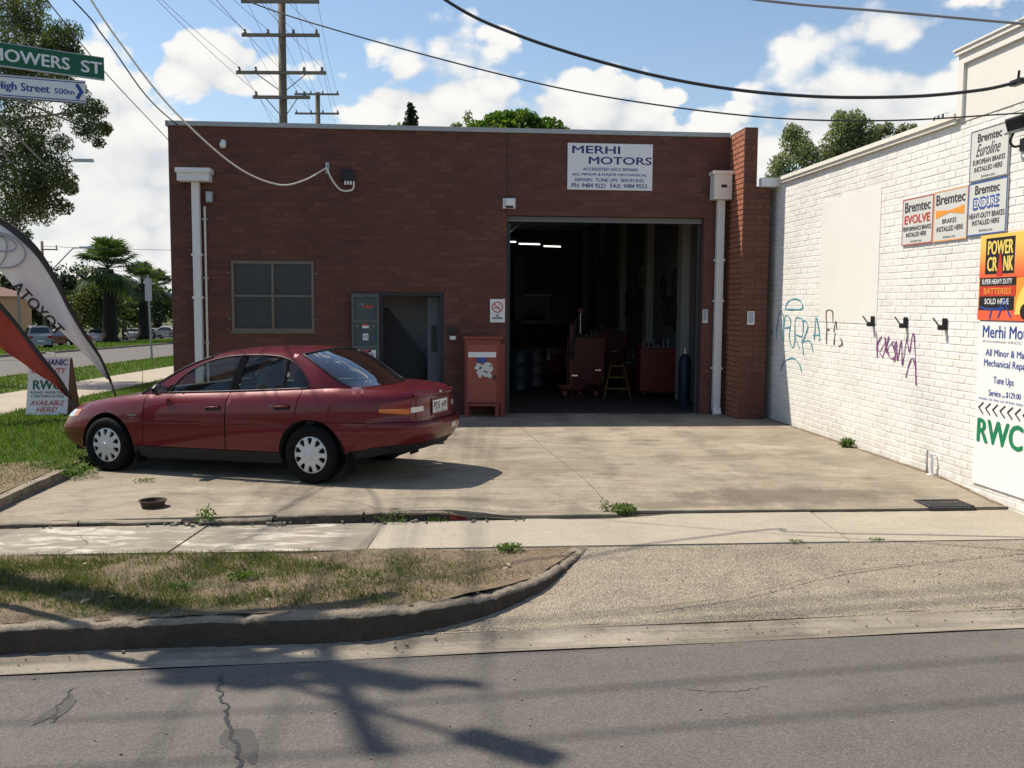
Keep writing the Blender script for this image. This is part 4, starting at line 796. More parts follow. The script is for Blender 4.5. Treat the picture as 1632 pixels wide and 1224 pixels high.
# ================================================================== white painted brick building on the right
WX = 5.63; WY0, WY1 = 7.4, 15.62; WZ = 3.83; WCH = .0815
WB = thing('white_brick_building', 'white painted brick side building with a cream parapet and wall signs', 'building', (WX, 11, 0))
mb = MB(); mb.bx(WX+.0022, WX+.25, WY0, WY1, -.3, WZ); mb.build('wall', M['whitemortar'], WB)
for ya, yb, zt__ in ((WY1-.25, WY1, 3.6), (WY0+.001, WY0+.25, 4.4)): mb = MB(); mb.bx(WX+.25, 14, ya, yb, -.3, zt__); mb.build('end_wall', M['render'], WB)
mb = MB(); mb.bx(WX+.25, 14, WY0+.25, WY1-.25, 3.5, 3.6); mb.build('roof', M['flash'], WB)
PATCH = (11.52, 13.32, 1.645, 3.375)
wb = []
r_ = -1
while r_*WCH < WZ:
    za, zb = r_*WCH+.003, min((r_+1)*WCH-.003, WZ); sh = (r_ % 2)*.12; k = math.floor((WY0-sh)/.24)
    while k*.24+sh < WY1:
        a, b = max(k*.24+sh+.0025, WY0), min((k+1)*.24+sh-.0025, WY1); k += 1
        iv = [(a, b)]
        if zb > PATCH[2]+.02 and za < PATCH[3]-.02:
            iv = []
            if b <= PATCH[0] or a >= PATCH[1]: iv = [(a, b)]
            else:
                if a < PATCH[0]: iv.append((a, PATCH[0]))
                if b > PATCH[1]: iv.append((PATCH[1], b))
        wb += [(p, q, za, zb) for p, q in iv if q-p > .02]
    r_ += 1
def wface(mb, p, q, za, zb, j, x=WX, dep=.0045):
    e = .006; xx = x-j
    mb.add([(x+dep, q, za), (x+dep, p, za), (x+dep, p, zb), (x+dep, q, zb), (xx, q-e, za+e), (xx, p+e, za+e), (xx, p+e, zb-e), (xx, q-e, zb-e)], [(4, 5, 6, 7), (0, 1, 5, 4), (1, 2, 6, 5), (2, 3, 7, 6), (3, 0, 4, 7)])
SIGNS = [(8.8, 10.95, 2.57, 3.2), (8.8, 9.6, 3.1, 3.72), (7.3, 9.3, -.1, 2.62)]
def wrank(b):
    y = (b[0]+b[1])/2; z = (b[2]+b[3])/2
    hid = any(s[0] < y < s[1] and s[2] < z < s[3] for s in SIGNS) or y < 8.45 or b[1]-b[0] < .2 or b[3]-b[2] < .06 or z > 3.9
    return (hid, y)
wsel = set(sorted(wb, key=wrank)[:300])
proto = MB(); wface(proto, -.116, .116, -WCH/2+.004, WCH/2-.004, .002, 0); wme = proto.mesh('brick', M['whitebrick']); rest = MB()
random.seed(5)
for b in wb:
    if b in wsel and b[1]-b[0] > .225:
        o = bpy.data.objects.new('brick', wme); COL.objects.link(o); o.parent = WB; o.location = (random.uniform(-.0015, .0015), (b[0]+b[1])/2-11, (b[2]+b[3])/2); o.rotation_euler = (random.uniform(-.004, .004), 0, random.uniform(-.007, .007))
    else: wface(rest, *b, random.uniform(-.0005, .003))
ro = rest.build('brickwork', M['whitebrick'], WB); ro['kind'] = 'stuff'
mb = MB(); mb.bx(WX-.004, WX+.02, PATCH[0]+.004, PATCH[1]-.004, PATCH[2]+.004, PATCH[3]-.004); mb.build('rendered_patch', M['render'], WB)
mb = MB(); mb.bx(WX-.05, WX+.3, 9.82, WY1+.02, WZ+.002, WZ+.045); mb.bx(WX-.07, WX+.3, 9.82, WY1+.02, WZ+.046, WZ+.10); mb.build('coping', M['cream'], WB)
mb = MB(); mb.bx(WX-.01, WX+.3, WY0, 9.81, WZ+.002, WZ+.71); mb.build('parapet', M['beige'], WB)
mb = MB(); mb.bx(WX-.075, WX+.36, WY0, 9.84, WZ+.70, WZ+.745)
mb.bx(WX-.045, WX-.011, WY0, 9.81, WZ+.60, WZ+.70); mb.bx(WX-.045, WX-.011, 9.71, 9.81, WZ+.04, WZ+.60); mb.bx(WX-.09, WX-.045, WY0, 9.86, WZ+.745, WZ+.765); mb.build('parapet_trim', M['beige'], WB)
mb = MB(); mb.bx(5.31, 5.56, 15.0, 15.12, 3.79, 3.93); mb.bx(5.56, 5.7, 15.0, WY1, 3.80, 3.90); mb.build('gutter_end', M['whitep'], WB)
# graffiti strokes: paint lying on the bricks (local x runs towards the street, y up)
GM = frame((WX-.0068, 0, 0), (0, -1, 0), (0, 0, 1))
cm('teal_paint', (.07, .32, .40)); cm('brown_paint', (.12, .07, .055)); cm('purple_paint', (.20, .045, .20))
def graf(strokes, mat, wd, label, zf):
    m = MB(); strokes = [[(a, zf(b)) for a, b in s] for s in strokes]
    for s in strokes:
        pts = spline([(a, b, 0) for a, b in s], 6); n_ = len(pts)
        for i in range(n_-1): m.ribbon([(-pts[i].x, pts[i].y), (-pts[i+1].x, pts[i+1].y)], wd*(.55+.6*abs(math.sin(i*.37+s[0][0]*9)))*(1.25 if abs(pts[i+1].y-pts[i].y) > abs(pts[i+1].x-pts[i].x) else .85), GM @ Matrix.Translation((0, 0, random.uniform(0, .0016))))
    o = m.build('graffiti', M[mat], WB, label=label)
# coordinates are (Y, Z) on the wall
def gz(px, py):      # zoomed-in picture position to wall (Y, Z); linear over the tag
    return (px, py)
graf([[(14.62, 1.77), (14.55, 1.93), (14.25, 2.02), (13.98, 1.94), (13.95, 1.79), (14.3, 1.765), (14.62, 1.77)],
      [(14.98, .93), (14.96, 1.35), (14.85, 1.72), (14.70, 1.60), (14.68, 1.1), (14.66, .95), (14.67, 1.3), (14.6, 1.62), (14.42, 1.55), (14.4, 1.33), (14.65, 1.28)],
      [(14.4, 1.33), (14.42, 1.0), (14.3, .77), (14.2, .9), (14.2, 1.5), (14.08, 1.58), (13.9, 1.5), (13.9, 1.1), (14.15, 1.12)], [(13.9, 1.5), (13.8, 1.5), (13.7, 1.35), (13.85, 1.0), (13.9, .98), (13.84, .62)], [(13.88, .95), (13.6, .98), (13.48, .72)], [(14.2, 1.1), (14.0, .75)],
      [(13.45, 1.05), (13.4, 1.6), (13.25, 1.1), (13.28, 1.02)], [(13.5, 1.14), (13.3, 1.16)], [(15.15, 1.15), (15.2, 1.2), (15.2, 1.05), (15.15, 1.15)], [(14.75, .15), (14.6, .45), (14.25, .60), (14.0, .48), (13.88, .24)]], 'teal_paint', .022, 'teal spray paint tag low on the far end of the white wall', lambda z: 1.88+(z-1.86)*.65 if z > 1.76 else (1.79-(1.75-z)*.57 if z > .615 else 1.06-(.6-z)*.5))
graf([[(13.02, 1.0), (13.02, 1.4), (13.05, 1.75), (12.85, 1.76), (12.82, 1.5)], [(13.02, 1.32), (12.92, 1.33)], [(12.78, 1.3), (12.73, 1.52), (12.68, 1.35)], [(12.76, 1.0), (12.74, 1.25)], [(12.55, 1.15), (12.5, 1.02), (12.6, .96)]], 'brown_paint', .021, 'dark brown spray paint tag below the smooth patch', lambda z: 1.80-(1.76-z)*.6)
graf([[(11.50, 1.52), (11.46, 1.02), (11.48, 1.28), (11.36, 1.46), (11.47, 1.25), (11.32, 1.02)], [(11.38, 1.16), (11.18, 1.46), (11.32, 1.02)], [(11.28, 1.44), (11.22, 1.12)], [(11.06, 1.38), (11.2, 1.2), (11.1, 1.02), (11.0, 1.1), (11.08, 1.32)], [(11.02, 1.36), (11.0, 1.0), (11.06, 1.05)], [(10.98, 1.38), (10.94, 1.0), (10.86, 1.4), (10.82, .93), (10.74, 1.46)], [(10.74, 1.46), (10.66, 1.2), (10.60, 1.56), (10.54, 1.3), (10.48, .58)], [(10.72, .70), (10.66, .95), (10.58, 1.08), (10.5, .9)]], 'purple_paint', .017, 'purple spray paint tag between the wall brackets', lambda z: 1.56-(1.56-z)*.6)
# ------------------------------------------------------------------ signs on the white wall
def wsign(name, label, y0, y1, z0, z1, border, mat='signgrey', th=.014, group=None):
    """y0 is the edge farther from the street"""
    t = thing(name, label, 'sign', (WX-.006, (y0+y1)/2, z0), group=group); xb = WX-.0065
    part(t, 'board', mat, lambda m: m.bx(xb-th, xb, y1, y0, z0, z1))
    if border:
        b = .014; x0, x1 = xb-th-.002, xb-th
        part(t, 'border', border, lambda m: (m.bx(x0, x1, y1, y0, z1-b, z1), m.bx(x0, x1, y1, y0, z0, z0+b), m.bx(x0, x1, y0-b, y0, z0+b, z1-b), m.bx(x0, x1, y1, y1+b, z0+b, z1-b)))
    return t, frame((xb-th-.0025, y0, z0), (0, -1, 0), (0, 0, 1)), y0-y1, z1-z0
cm('red_border', (.45, .10, .09)); cm('orange_border', (.75, .36, .16)); cm('blue_border', (.05, .11, .34)); cm('faded_ink', (.055, .055, .06))
t, MT, w_, h_ = wsign('brake_sign', 'red bordered brake sign, lowest left of the four pale signs', 10.93, 10.24, 2.595, 3.14, 'red_border', group='pale brake signs on the white wall')
lines(t, MT, 'faded_ink', ('Bremtec', .06, .63, .385, .50, .03), ('PERFORMANCE BRAKES', .03, .66, .165, .215, .015), ('INSTALLED HERE', .11, .56, .095, .145, .015), ('bremtec.com', .22, .46, .03, .06, .0)); lines(t, MT, 'red_ink', ('EVOLVE', .06, .63, .25, .345, .05))
t, MT, w_, h_ = wsign('brake_sign', 'pale brake sign with an orange bow tie bar and orange border', 10.225, 9.555, 2.595, 3.15, 'orange_border', group='pale brake signs on the white wall')
lines(t, MT, 'faded_ink', ('Bremtec', .05, .62, .40, .51, .03), ('BRAKES', .19, .47, .19, .24, .015), ('INSTALLED HERE', .08, .60, .105, .16, .015), ('bremtec.com', .22, .45, .03, .06, 0))
m = MB(); m.add([MT @ Vector(p) for p in ((.05, .255, 0), (.33, .302, 0), (.61, .265, 0), (.61, .36, 0), (.33, .325, 0), (.05, .345, 0))], [(0, 1, 4, 5), (1, 2, 3, 4)]); m.build('bow_tie_bar', M['orange_ink'], t)
t, MT, w_, h_ = wsign('brake_sign', 'blue bordered heavy duty brake sign under the taller script sign', 9.545, 8.875, 2.61, 3.155, 'blue_border', group='pale brake signs on the white wall')
lines(t, MT, 'faded_ink', ('Bremtec', .12, .54, .42, .51, .03), ('HEAVY-DUTY BRAKES', .03, .64, .175, .23, .015), ('INSTALLED HERE', .09, .56, .105, .155, .015), ('bremtec.com', .22, .45, .035, .065, 0))
lines(t, MT, 'blue_border', ('ENDURE', .10, .54, .265, .385, .075)); MT2 = MT @ Matrix.Translation((0, 0, .002)); lines(t, MT2, 'sign', ('ENDURE', .12, .52, .285, .365, .02))
t, MT, w_, h_ = wsign('brake_sign', 'pale brake sign with slanted script lettering, topmost of the four', 9.55, 8.885, 3.165, 3.69, 'inkgrey', group='pale brake signs on the white wall')
lines(t, MT, 'faded_ink', ('Bremtec', .13, .54, .395, .48, .03), ('Euroline', .13, .53, .25, .375, .0, .35), ('EUROPEAN BRAKES', .06, .61, .17, .22, .012), ('INSTALLED HERE', .09, .57, .095, .145, .012), ('bremtec.com', .22, .45, .03, .06, 0))
# battery poster: colour fields, big lettering, a yellow vehicle sketch
t, MT, w_, h_ = wsign('battery_sign', 'orange and black battery advertisement above the tall white board', 9.27, 7.75, 1.745, 2.60, None, 'orange_ink', th=.02)
M['poster_fade'] = None
m_, g_, bs_, o_ = newmat('poster_glow'); zz = g_.sep(g_.node('ShaderNodeNewGeometry').outputs['Position'])[2]
g_.put(bs_.inputs['Base Color'], g_.mix(g_.ss(zz, 2.15, 2.56), (.78, .13, .06), (.86, .55, .12))); bs_.inputs['Roughness'].default_value = .4; M['poster_fade'] = m_
def rect(m, MT, a, b, c, d, lift=0.): m.add([MT @ Vector(p) for p in ((a, c, lift), (b, c, lift), (b, d, lift), (a, d, lift))], [(0, 1, 2, 3)])
m = MB(); rect(m, MT, .0, 1.5, .42, .855); m.build('colour_field', M['poster_fade'], t)
m = MB(); rect(m, MT, .0, 1.5, .0, .115, .0); m.build('colour_field', M['poster_fade'], t)
m = MB(); rect(m, MT, .10, .58, .46, .82, .0012); rect(m, MT, .02, .62, .345, .425, .0012); rect(m, MT, .02, .60, .10, .235, .0012); m.build('black_field', M['ink'], t)
m = MB(); rect(m, MT, .02, .62, .24, .34, .0010); m.build('red_field', M['red_ink'], t)
L3 = MT @ Matrix.Translation((0, 0, .0024))
lines(t, L3, 'yellow_ink', ('POWER', .14, .55, .655, .79, .035), ('CR', .14, .30, .49, .63, .035), ('NK', .41, .56, .49, .63, .035))
m = MB(); m.add([L3 @ Vector(p) for p in ((.30, .44, 0), (.40, .44, 0), (.36, .66, 0), (.34, .66, 0))], [(0, 1, 2, 3)]); m.build('red_spike', M['red_ink'], t)
lines(t, L3, 'sign', ('SUPER HEAVY DUTY', .06, .56, .36, .41, .03), ('SOLD HERE', .12, .52, .16, .215, .03)); lines(t, L3, 'orange_ink', ('BATTERIES', .10, .55, .26, .32, .04))
m = MB()
for s in ([(.05, .13), (.2, .11), (.45, .12)], [(.38, .10), (.42, .17), (.47, .2), (.5, .12), (.56, .04)], [(.36, .03), (.41, .12)], [(.22, .02), (.24, .09)]): m.ribbon([(p.x, p.y) for p in spline([(a, b, 0) for a, b in s], 5)], .02, MT @ Matrix.Translation((0, 0, .004)))
m.build('spray_scribble', M['blue_ink'], t)
m = MB(); m.add([L3 @ Vector(p) for p in ((.62, .06, 0), (.66, .22, 0), (.76, .36, 0), (1.3, .38, 0), (1.45, .2, 0), (1.45, .06, 0))], [(0, 1, 2, 3, 4, 5)]); m.build('truck_picture', M['yellow_ink'], t)
L4 = MT @ Matrix.Translation((0, 0, .0036)); m = MB()
for cx in (.78, 1.28): m.add([L4 @ Vector((cx+.075*math.cos(k*math.pi/8), .09+.075*math.sin(k*math.pi/8), 0)) for k in range(16)], [tuple(range(16))])
m.add([L4 @ Vector(p) for p in ((.78, .25, 0), (.84, .33, 0), (1.2, .34, 0), (1.28, .25, 0))], [(0, 1, 2, 3)]); m.build('truck_wheel', M['ink'], t)
# tall price board
t, MT, w_, h_ = wsign('price_board', 'tall white price board with blue lettering and big green letters', 9.24, 7.55, .06, 1.735, None, 'signwhite2', th=.012)
lines(t, MT, 'blue_ink', ('Merhi Motors', .07, 1.0, 1.51, 1.63, .02), ('All Minor & Major', .135, .88, 1.305, 1.395, .012), ('Mechanical Repairs', .115, .88, 1.20, 1.29, .012), ('Tune Ups', .29, .62, 1.035, 1.125, .012), ('Service', .22, .42, .925, .99, .012), ('from', .44, .50, .925, .955, .0), ('$129.00', .51, .74, .925, .99, .012), ('Includes Oil, Filter and 30 Point Safety Check', .06, .92, .87, .90, .0))
lines(t, MT, 'inkgrey', ('Accredited VACC Repairs', .07, 1.0, 1.455, 1.485, .0))
for k in range(9): x = .06+k*.122; m = MB(); m.ribbon([(x+.075, .845), (x, .79), (x+.075, .735)], .017, MT @ Matrix.Translation((0, 0, .0004))); m.build('chevron', M['ink'], t)
m = MB(); text(m, 'RWC', MT, .06, .80, .44, .68, .05); m.build('lettering', M['green_ink'], t)
# three brackets, floodlight, tap pipe, spike strip
for i, (y, lab) in enumerate(((11.6, 'black swivel bracket at the lower corner of the smooth patch'), (10.76, 'black swivel bracket above the purple tag, middle of three'), (9.9, 'black swivel bracket nearest the tall price board'))):
    t = thing('wall_bracket', lab, 'bracket', (WX, y, 1.6), group='black brackets on the white wall')
    part(t, 'base', 'black', lambda m: m.bx(WX-.035, WX-.003, y-.03, y+.03, 1.62, 1.75), bevel=.006); part(t, 'socket', 'black', lambda m: m.tube([(WX-.035, y, 1.645), (WX-.085, y+.01, 1.65)], .03, 8)); part(t, 'lever', 'dark', lambda m: m.tube([(WX-.08, y, 1.66), (WX-.125, y+.05, 1.75)], .009, 6))
t = thing('floodlight', 'black floodlight on a bracket beside the script sign', 'floodlight', (WX, 8.6, 3.4))
part(t, 'housing', 'black', lambda m: m.box((WX-.115, 8.52, 3.60), (.16, .34, .15), Matrix.Rotation(R(-18), 4, 'Y')), bevel=.02); part(t, 'lens', 'greym', lambda m: m.box((WX-.15, 8.52, 3.528), (.13, .29, .02), Matrix.Rotation(R(-18), 4, 'Y'))); part(t, 'arm', 'black', lambda m: m.tube(spline([(WX-.005, 8.70, 3.42), (WX-.06, 8.74, 3.41), (WX-.11, 8.73, 3.46), (WX-.115, 8.66, 3.54)], 6), .012, 6)); part(t, 'mount', 'black', lambda m: m.bx(WX-.02, WX-.003, 8.64, 8.72, 3.36, 3.48))
t = thing('pipe_stub', 'stubby white pipe with a tap at the foot of the white wall', 'pipe', (WX-.06, 9.97, -.01)); part(t, 'pipe', 'sign', lambda m: m.tube([(WX-.06, 9.97, -.03), (WX-.06, 9.97, .17)], .022, 8)); part(t, 'tap', 'sign', lambda m: (m.tube([(WX-.06, 9.97, .17), (WX-.06, 9.97, .22), (WX-.02, 9.97, .23)], .014, 6), m.box((WX-.06, 9.97, .225), (.07, .016, .016)))); part(t, 'flange', 'whitep', lambda m: m.tube([(WX-.06, 9.97, -.03), (WX-.06, 9.97, .01)], .045, 10))
t = thing('earth_rod', 'rusty grey rod standing beside the white pipe stub', 'rod', (WX-.05, 10.09, -.02)); part(t, 'rod', 'greym', lambda m: m.tube([(WX-.05, 10.09, -.03), (WX-.045, 10.09, .26)], .009, 6)); part(t, 'wire', 'wood', lambda m: m.tube([(WX-.05, 10.06, -.02), (WX-.045, 10.09, .16)], .005, 5)); part(t, 'clamp', 'steel', lambda m: m.bx(WX-.06, WX-.035, 10.075, 10.105, .20, .225))
t = thing('spike_strip', 'small black and white striped strip lying on the coping', 'strip', (WX-.0, 10.05, 3.93))
for k in range(6): part(t, 'coil', 'black' if k % 2 else 'sign', lambda m: m.tube([(WX-.05, 10.02+k*.045, 3.932), (WX-.04, 10.035+k*.045, 3.97), (WX+.0, 10.05+k*.045, 3.99)], .014, 6))
t = thing('drain_grate', 'dark metal drain grate set in the driveway by the white wall', 'drain', (5.05, 8.74, -.09))
part(t, 'frame', 'dark', lambda m: (m.bx(4.82, 5.28, 8.60, 8.625, -.10, -.068), m.bx(4.82, 5.28, 8.905, 8.93, -.10, -.052), m.bx(4.82, 4.84, 8.625, 8.905, -.10, -.055), m.bx(5.26, 5.28, 8.625, 8.905, -.10, -.055)))
for k in range(10): part(t, 'bar', 'dark', lambda m: m.bx(4.855+k*.042, 4.873+k*.042, 8.625, 8.905, -.095, -.058))
part(t, 'pit', 'black', lambda m: m.bx(4.84, 5.26, 8.625, 8.905, -.11, -.098))
# ================================================================== the dark red saloon car
m_, g_, bs_, o_ = newmat('dark_red_car_paint'); M['paint'] = m_
vec = g_.node('ShaderNodeTexCoord').outputs['Object']
fl_ = g_.sep(g_.voro(vec, 900))[0]
lw = g_.node('ShaderNodeLayerWeight', {'Blend': .35}).outputs['Facing']
g_.put(bs_.inputs['Base Color'], g_.mix(g_.math('MULTIPLY', fl_, .35), g_.mix(lw, (.118, .004, .009), (.072, .002, .005)), (.17, .012, .017)))
bs_.inputs['Metallic'].default_value = .12; bs_.inputs['Specular IOR Level'].default_value = .2; g_.put(bs_.inputs['Roughness'], g_.math('ADD', .33, g_.math('MULTIPLY', g_.noise(vec, 6, 4), .12)))
bs_.inputs['Coat Weight'].default_value = .6; g_.put(bs_.inputs['Coat Roughness'], g_.math('ADD', .01, g_.math('MULTIPLY', g_.noise(vec, 3, 5), .06)))
M['dustypaint'] = pmat('dusty_lower_paint', (.105, .012, .015), var=.2, scale=5, rough=.45, coat=.4, coord='obj', stains=[((.16, .09, .07), 3, .45, .75, .35)])
M['cladding'] = pmat('grey_plastic_cladding', (.022, .021, .023), var=.15, scale=6, rough=.7, spec=.2, coord='obj', stains=[((.06, .05, .042), 4, .5, .75, .4)])
M['trimgrey'] = pmat('worn_trim', (.16, .13, .13), var=0, rvar=0, rough=.35); M['matt'] = pmat('matt_black_trim', (.008, .008, .009), var=0, rvar=0, rough=.9, spec=.03)
M['under'] = pmat('car_underside', (.008, .008, .008), var=0, rvar=0, rough=.9)
M['carglass'] = glassmat('car_glass', (.72, .78, .75), 1.3)
M['carglass_d'] = glassmat('rear_car_glass', (.55, .62, .62), 3.6)
M['tyre'] = pmat('car_tyre', (.005, .005, .005), var=.3, scale=12, rough=.85, spec=.2, coord='obj', stains=[((.014, .012, .010), 5, .55, .75, .5)], bump=.2, bscale=60)
M['hubcap'] = pmat('silver_wheel_cover', (.60, .59, .56), var=.06, scale=12, rough=.42, metal=.25, coord='obj', stains=[((.28, .24, .20), 9, .6, .8, .5)])
M['lamp_red'] = pmat('tail_lamp_red', (.20, .010, .006), var=0, rvar=0, rough=.25, coat=.15); M['lamp_amber'] = pmat('tail_lamp_amber', (.62, .14, .01), var=0, rvar=0, rough=.2, coat=1.); M['lamp_clear'] = pmat('reversing_lamp', (.62, .58, .53), var=0, rvar=0, rough=.2, coat=1.)
M['headlamp'] = pmat('headlamp_lens', (.55, .56, .56), var=0, rvar=0, rough=.06, coat=1., metal=.5)
M['cabin'] = pmat('cabin_trim', (.035, .037, .04), var=.1, rough=.8, coord='obj'); M['seat'] = pmat('seat_cloth', (.085, .09, .095), var=.15, scale=20, rough=.95, coord='obj')
def itp(x, tab):
    if x <= tab[0][0]: return tab[0][1]
    for (a, u), (b, v) in zip(tab[:-1], tab[1:]):
        if x <= b:
            t = (x-a)/(b-a); return u+(v-u)*t
    return tab[-1][1]
class Curve1:
    """monotone-ish smooth interpolation"""
    def __init__(s, tab): s.x = [t[0] for t in tab]; s.y = [t[1] for t in tab]; n = len(tab); s.m = [0]*n
    def __call__(s, x):
        X, Y = s.x, s.y
        if x <= X[0]: return Y[0]
        if x >= X[-1]: return Y[-1]
        i = max(k for k in range(len(X)-1) if X[k] <= x); h = X[i+1]-X[i]; t = (x-X[i])/h
        def sl(k):
            if k == 0: return (Y[1]-Y[0])/(X[1]-X[0])
            if k == len(X)-1: return (Y[-1]-Y[-2])/(X[-1]-X[-2])
            a = (Y[k]-Y[k-1])/(X[k]-X[k-1]); b = (Y[k+1]-Y[k])/(X[k+1]-X[k]); return 0 if a*b <= 0 else 2*a*b/(a+b)
        a, b = sl(i), sl(i+1)
        return Y[i]*(2*t**3-3*t*t+1)+a*h*(t**3-2*t*t+t)+Y[i+1]*(-2*t**3+3*t*t)+b*h*(t**3-t*t)
ztop = Curve1([(-2.60, .900), (-2.46, .935), (-2.3, .962), (-2.0, .985), (-1.6, 1.0), (-1.25, .982), (-.86, .962), (-.33, .935), (.2, .915), (.45, .905), (.88, .885), (1.39, .83), (1.75, .772), (2.05, .715), (2.22, .665), (2.45, .57)])
zbot = Curve1([(-2.6, .36), (-2.2, .34), (-1.75, .26), (-1.4, .19), (1.5, .18), (1.9, .215), (2.4, .24)])
wprof = Curve1([(0, .815), (.12, .858), (.3, .876), (.5, .886), (.66, .888), (.78, .880), (.88, .862), (.95, .834), (1., .792)])
Lf = Curve1([(0, 2.31), (.18, 2.40), (.35, 2.435), (.5, 2.44), (.62, 2.41), (.78, 2.355), (.92, 2.27), (1., 2.18)])
Lr = Curve1([(0, 2.38), (.15, 2.47), (.35, 2.52), (.47, 2.52), (.52, 2.45), (.7, 2.44), (.88, 2.445), (.96, 2.43), (1., 2.385)])
NF, NR = 3.3, 4.2
def Wxt(x, t):
    L, n = (Lf(t), NF) if x >= 0 else (Lr(t), NR); q = min(abs(x)/L, 1.); return wprof(t)*max(1-q**n, 0)**(1/n)
def tz(x, z): a, b = zbot(x), ztop(x); return min(max((z-a)/(b-a), 0), 1)
def side(x, z, off=0.): return Vector((x, Wxt(x, tz(x, z))+off, z))
def endpt(a, t, rear):
    """a: angle round the plan outline, 0 at the centre line, 90 at the flank; t: height fraction"""
    L, n = (Lr(t), NR) if rear else (Lf(t), NF); q = (max(math.sin(a), 0))**(2/n) if a >= 0 else -((-math.sin(a))**(2/n))
    c = max(math.cos(a), 0)**(2/n); x = L*c*(-1 if rear else 1); return Vector((x, wprof(t)*q, zbot(x)+t*(ztop(x)-zbot(x))))
def endz(a, z, rear, off=0.):
    lo, hi = 0., 1.
    for _ in range(24):
        m = (lo+hi)/2
        if endpt(a, m, rear).z < z: lo = m
        else: hi = m
    p = endpt(a, (lo+hi)/2, rear)
    if off:
        L = 1; d = Vector((p.x*1.4/2.4*abs(math.cos(a))+(-.0 if rear else 0), p.y*abs(math.sin(a)), 0)); d.normalize(); p = p+d*off
    return p
CAR = thing('saloon_car', 'dark red four door saloon parked across the driveway in front of the brick wall', 'car')
cfw = Vector((-2.46, 1.13, 0)).normalized(); cang = math.atan2(cfw.y, cfw.x)
CAR.location = (-2.121, 11.256, -.0425); CAR.rotation_euler = (0, R(.96), cang)
def cpart(mb, name, mat, parent=None, mirror=False, **k): return mb.build(name, M[mat] if isinstance(mat, str) else mat, parent or CAR, world=False, **k)
def flank(poly, holes=(), d=.045, off=0., sgn=1, fn=side):
    v, f = poly_fill(poly, holes, d); P = [fn(x, z, off) for x, z in v]
    if sgn < 0: P = [Vector((p.x, -p.y, p.z)) for p in P]
    F = []
    for q in f:
        n = (P[q[1]]-P[q[0]]).cross(P[q[2]]-P[q[0]])
        F.append(q if n.y*sgn > 0 else q[::-1])
    mb = MB(); mb.add(P, F); return mb
HF, HR, AR = (1.345, .305), (-1.345, .305), .372
def arc(c, r, a0, a1, n=16): return [(c[0]+r*math.cos(R(a0+(a1-a0)*i/n)), c[1]+r*math.sin(R(a0+(a1-a0)*i/n))) for i in range(n+1)]
AC = R(52)                                   # plan angle where flank and end panels meet
TT = [i/14 for i in range(15)]
def endcol(rear, t0=0., t1=1., n=14): return [(p.x, p.z) for p in (endpt(AC, t0+(t1-t0)*i/n, rear) for i in range(n+1))]
TB_F, TB_R = .50, .50                        # bumper tops
zf_b = endpt(AC, TB_F, False).z; zr_b = endpt(AC, TB_R, True).z
sillz = .315; G = .005
fd_l, fd_r = .795, -.315; rd_l = -.323
def zt(x): return ztop(x)
def toprow(a, b, n=10): return [(a+(b-a)*i/n, zt(a+(b-a)*i/n)) for i in range(n+1)]
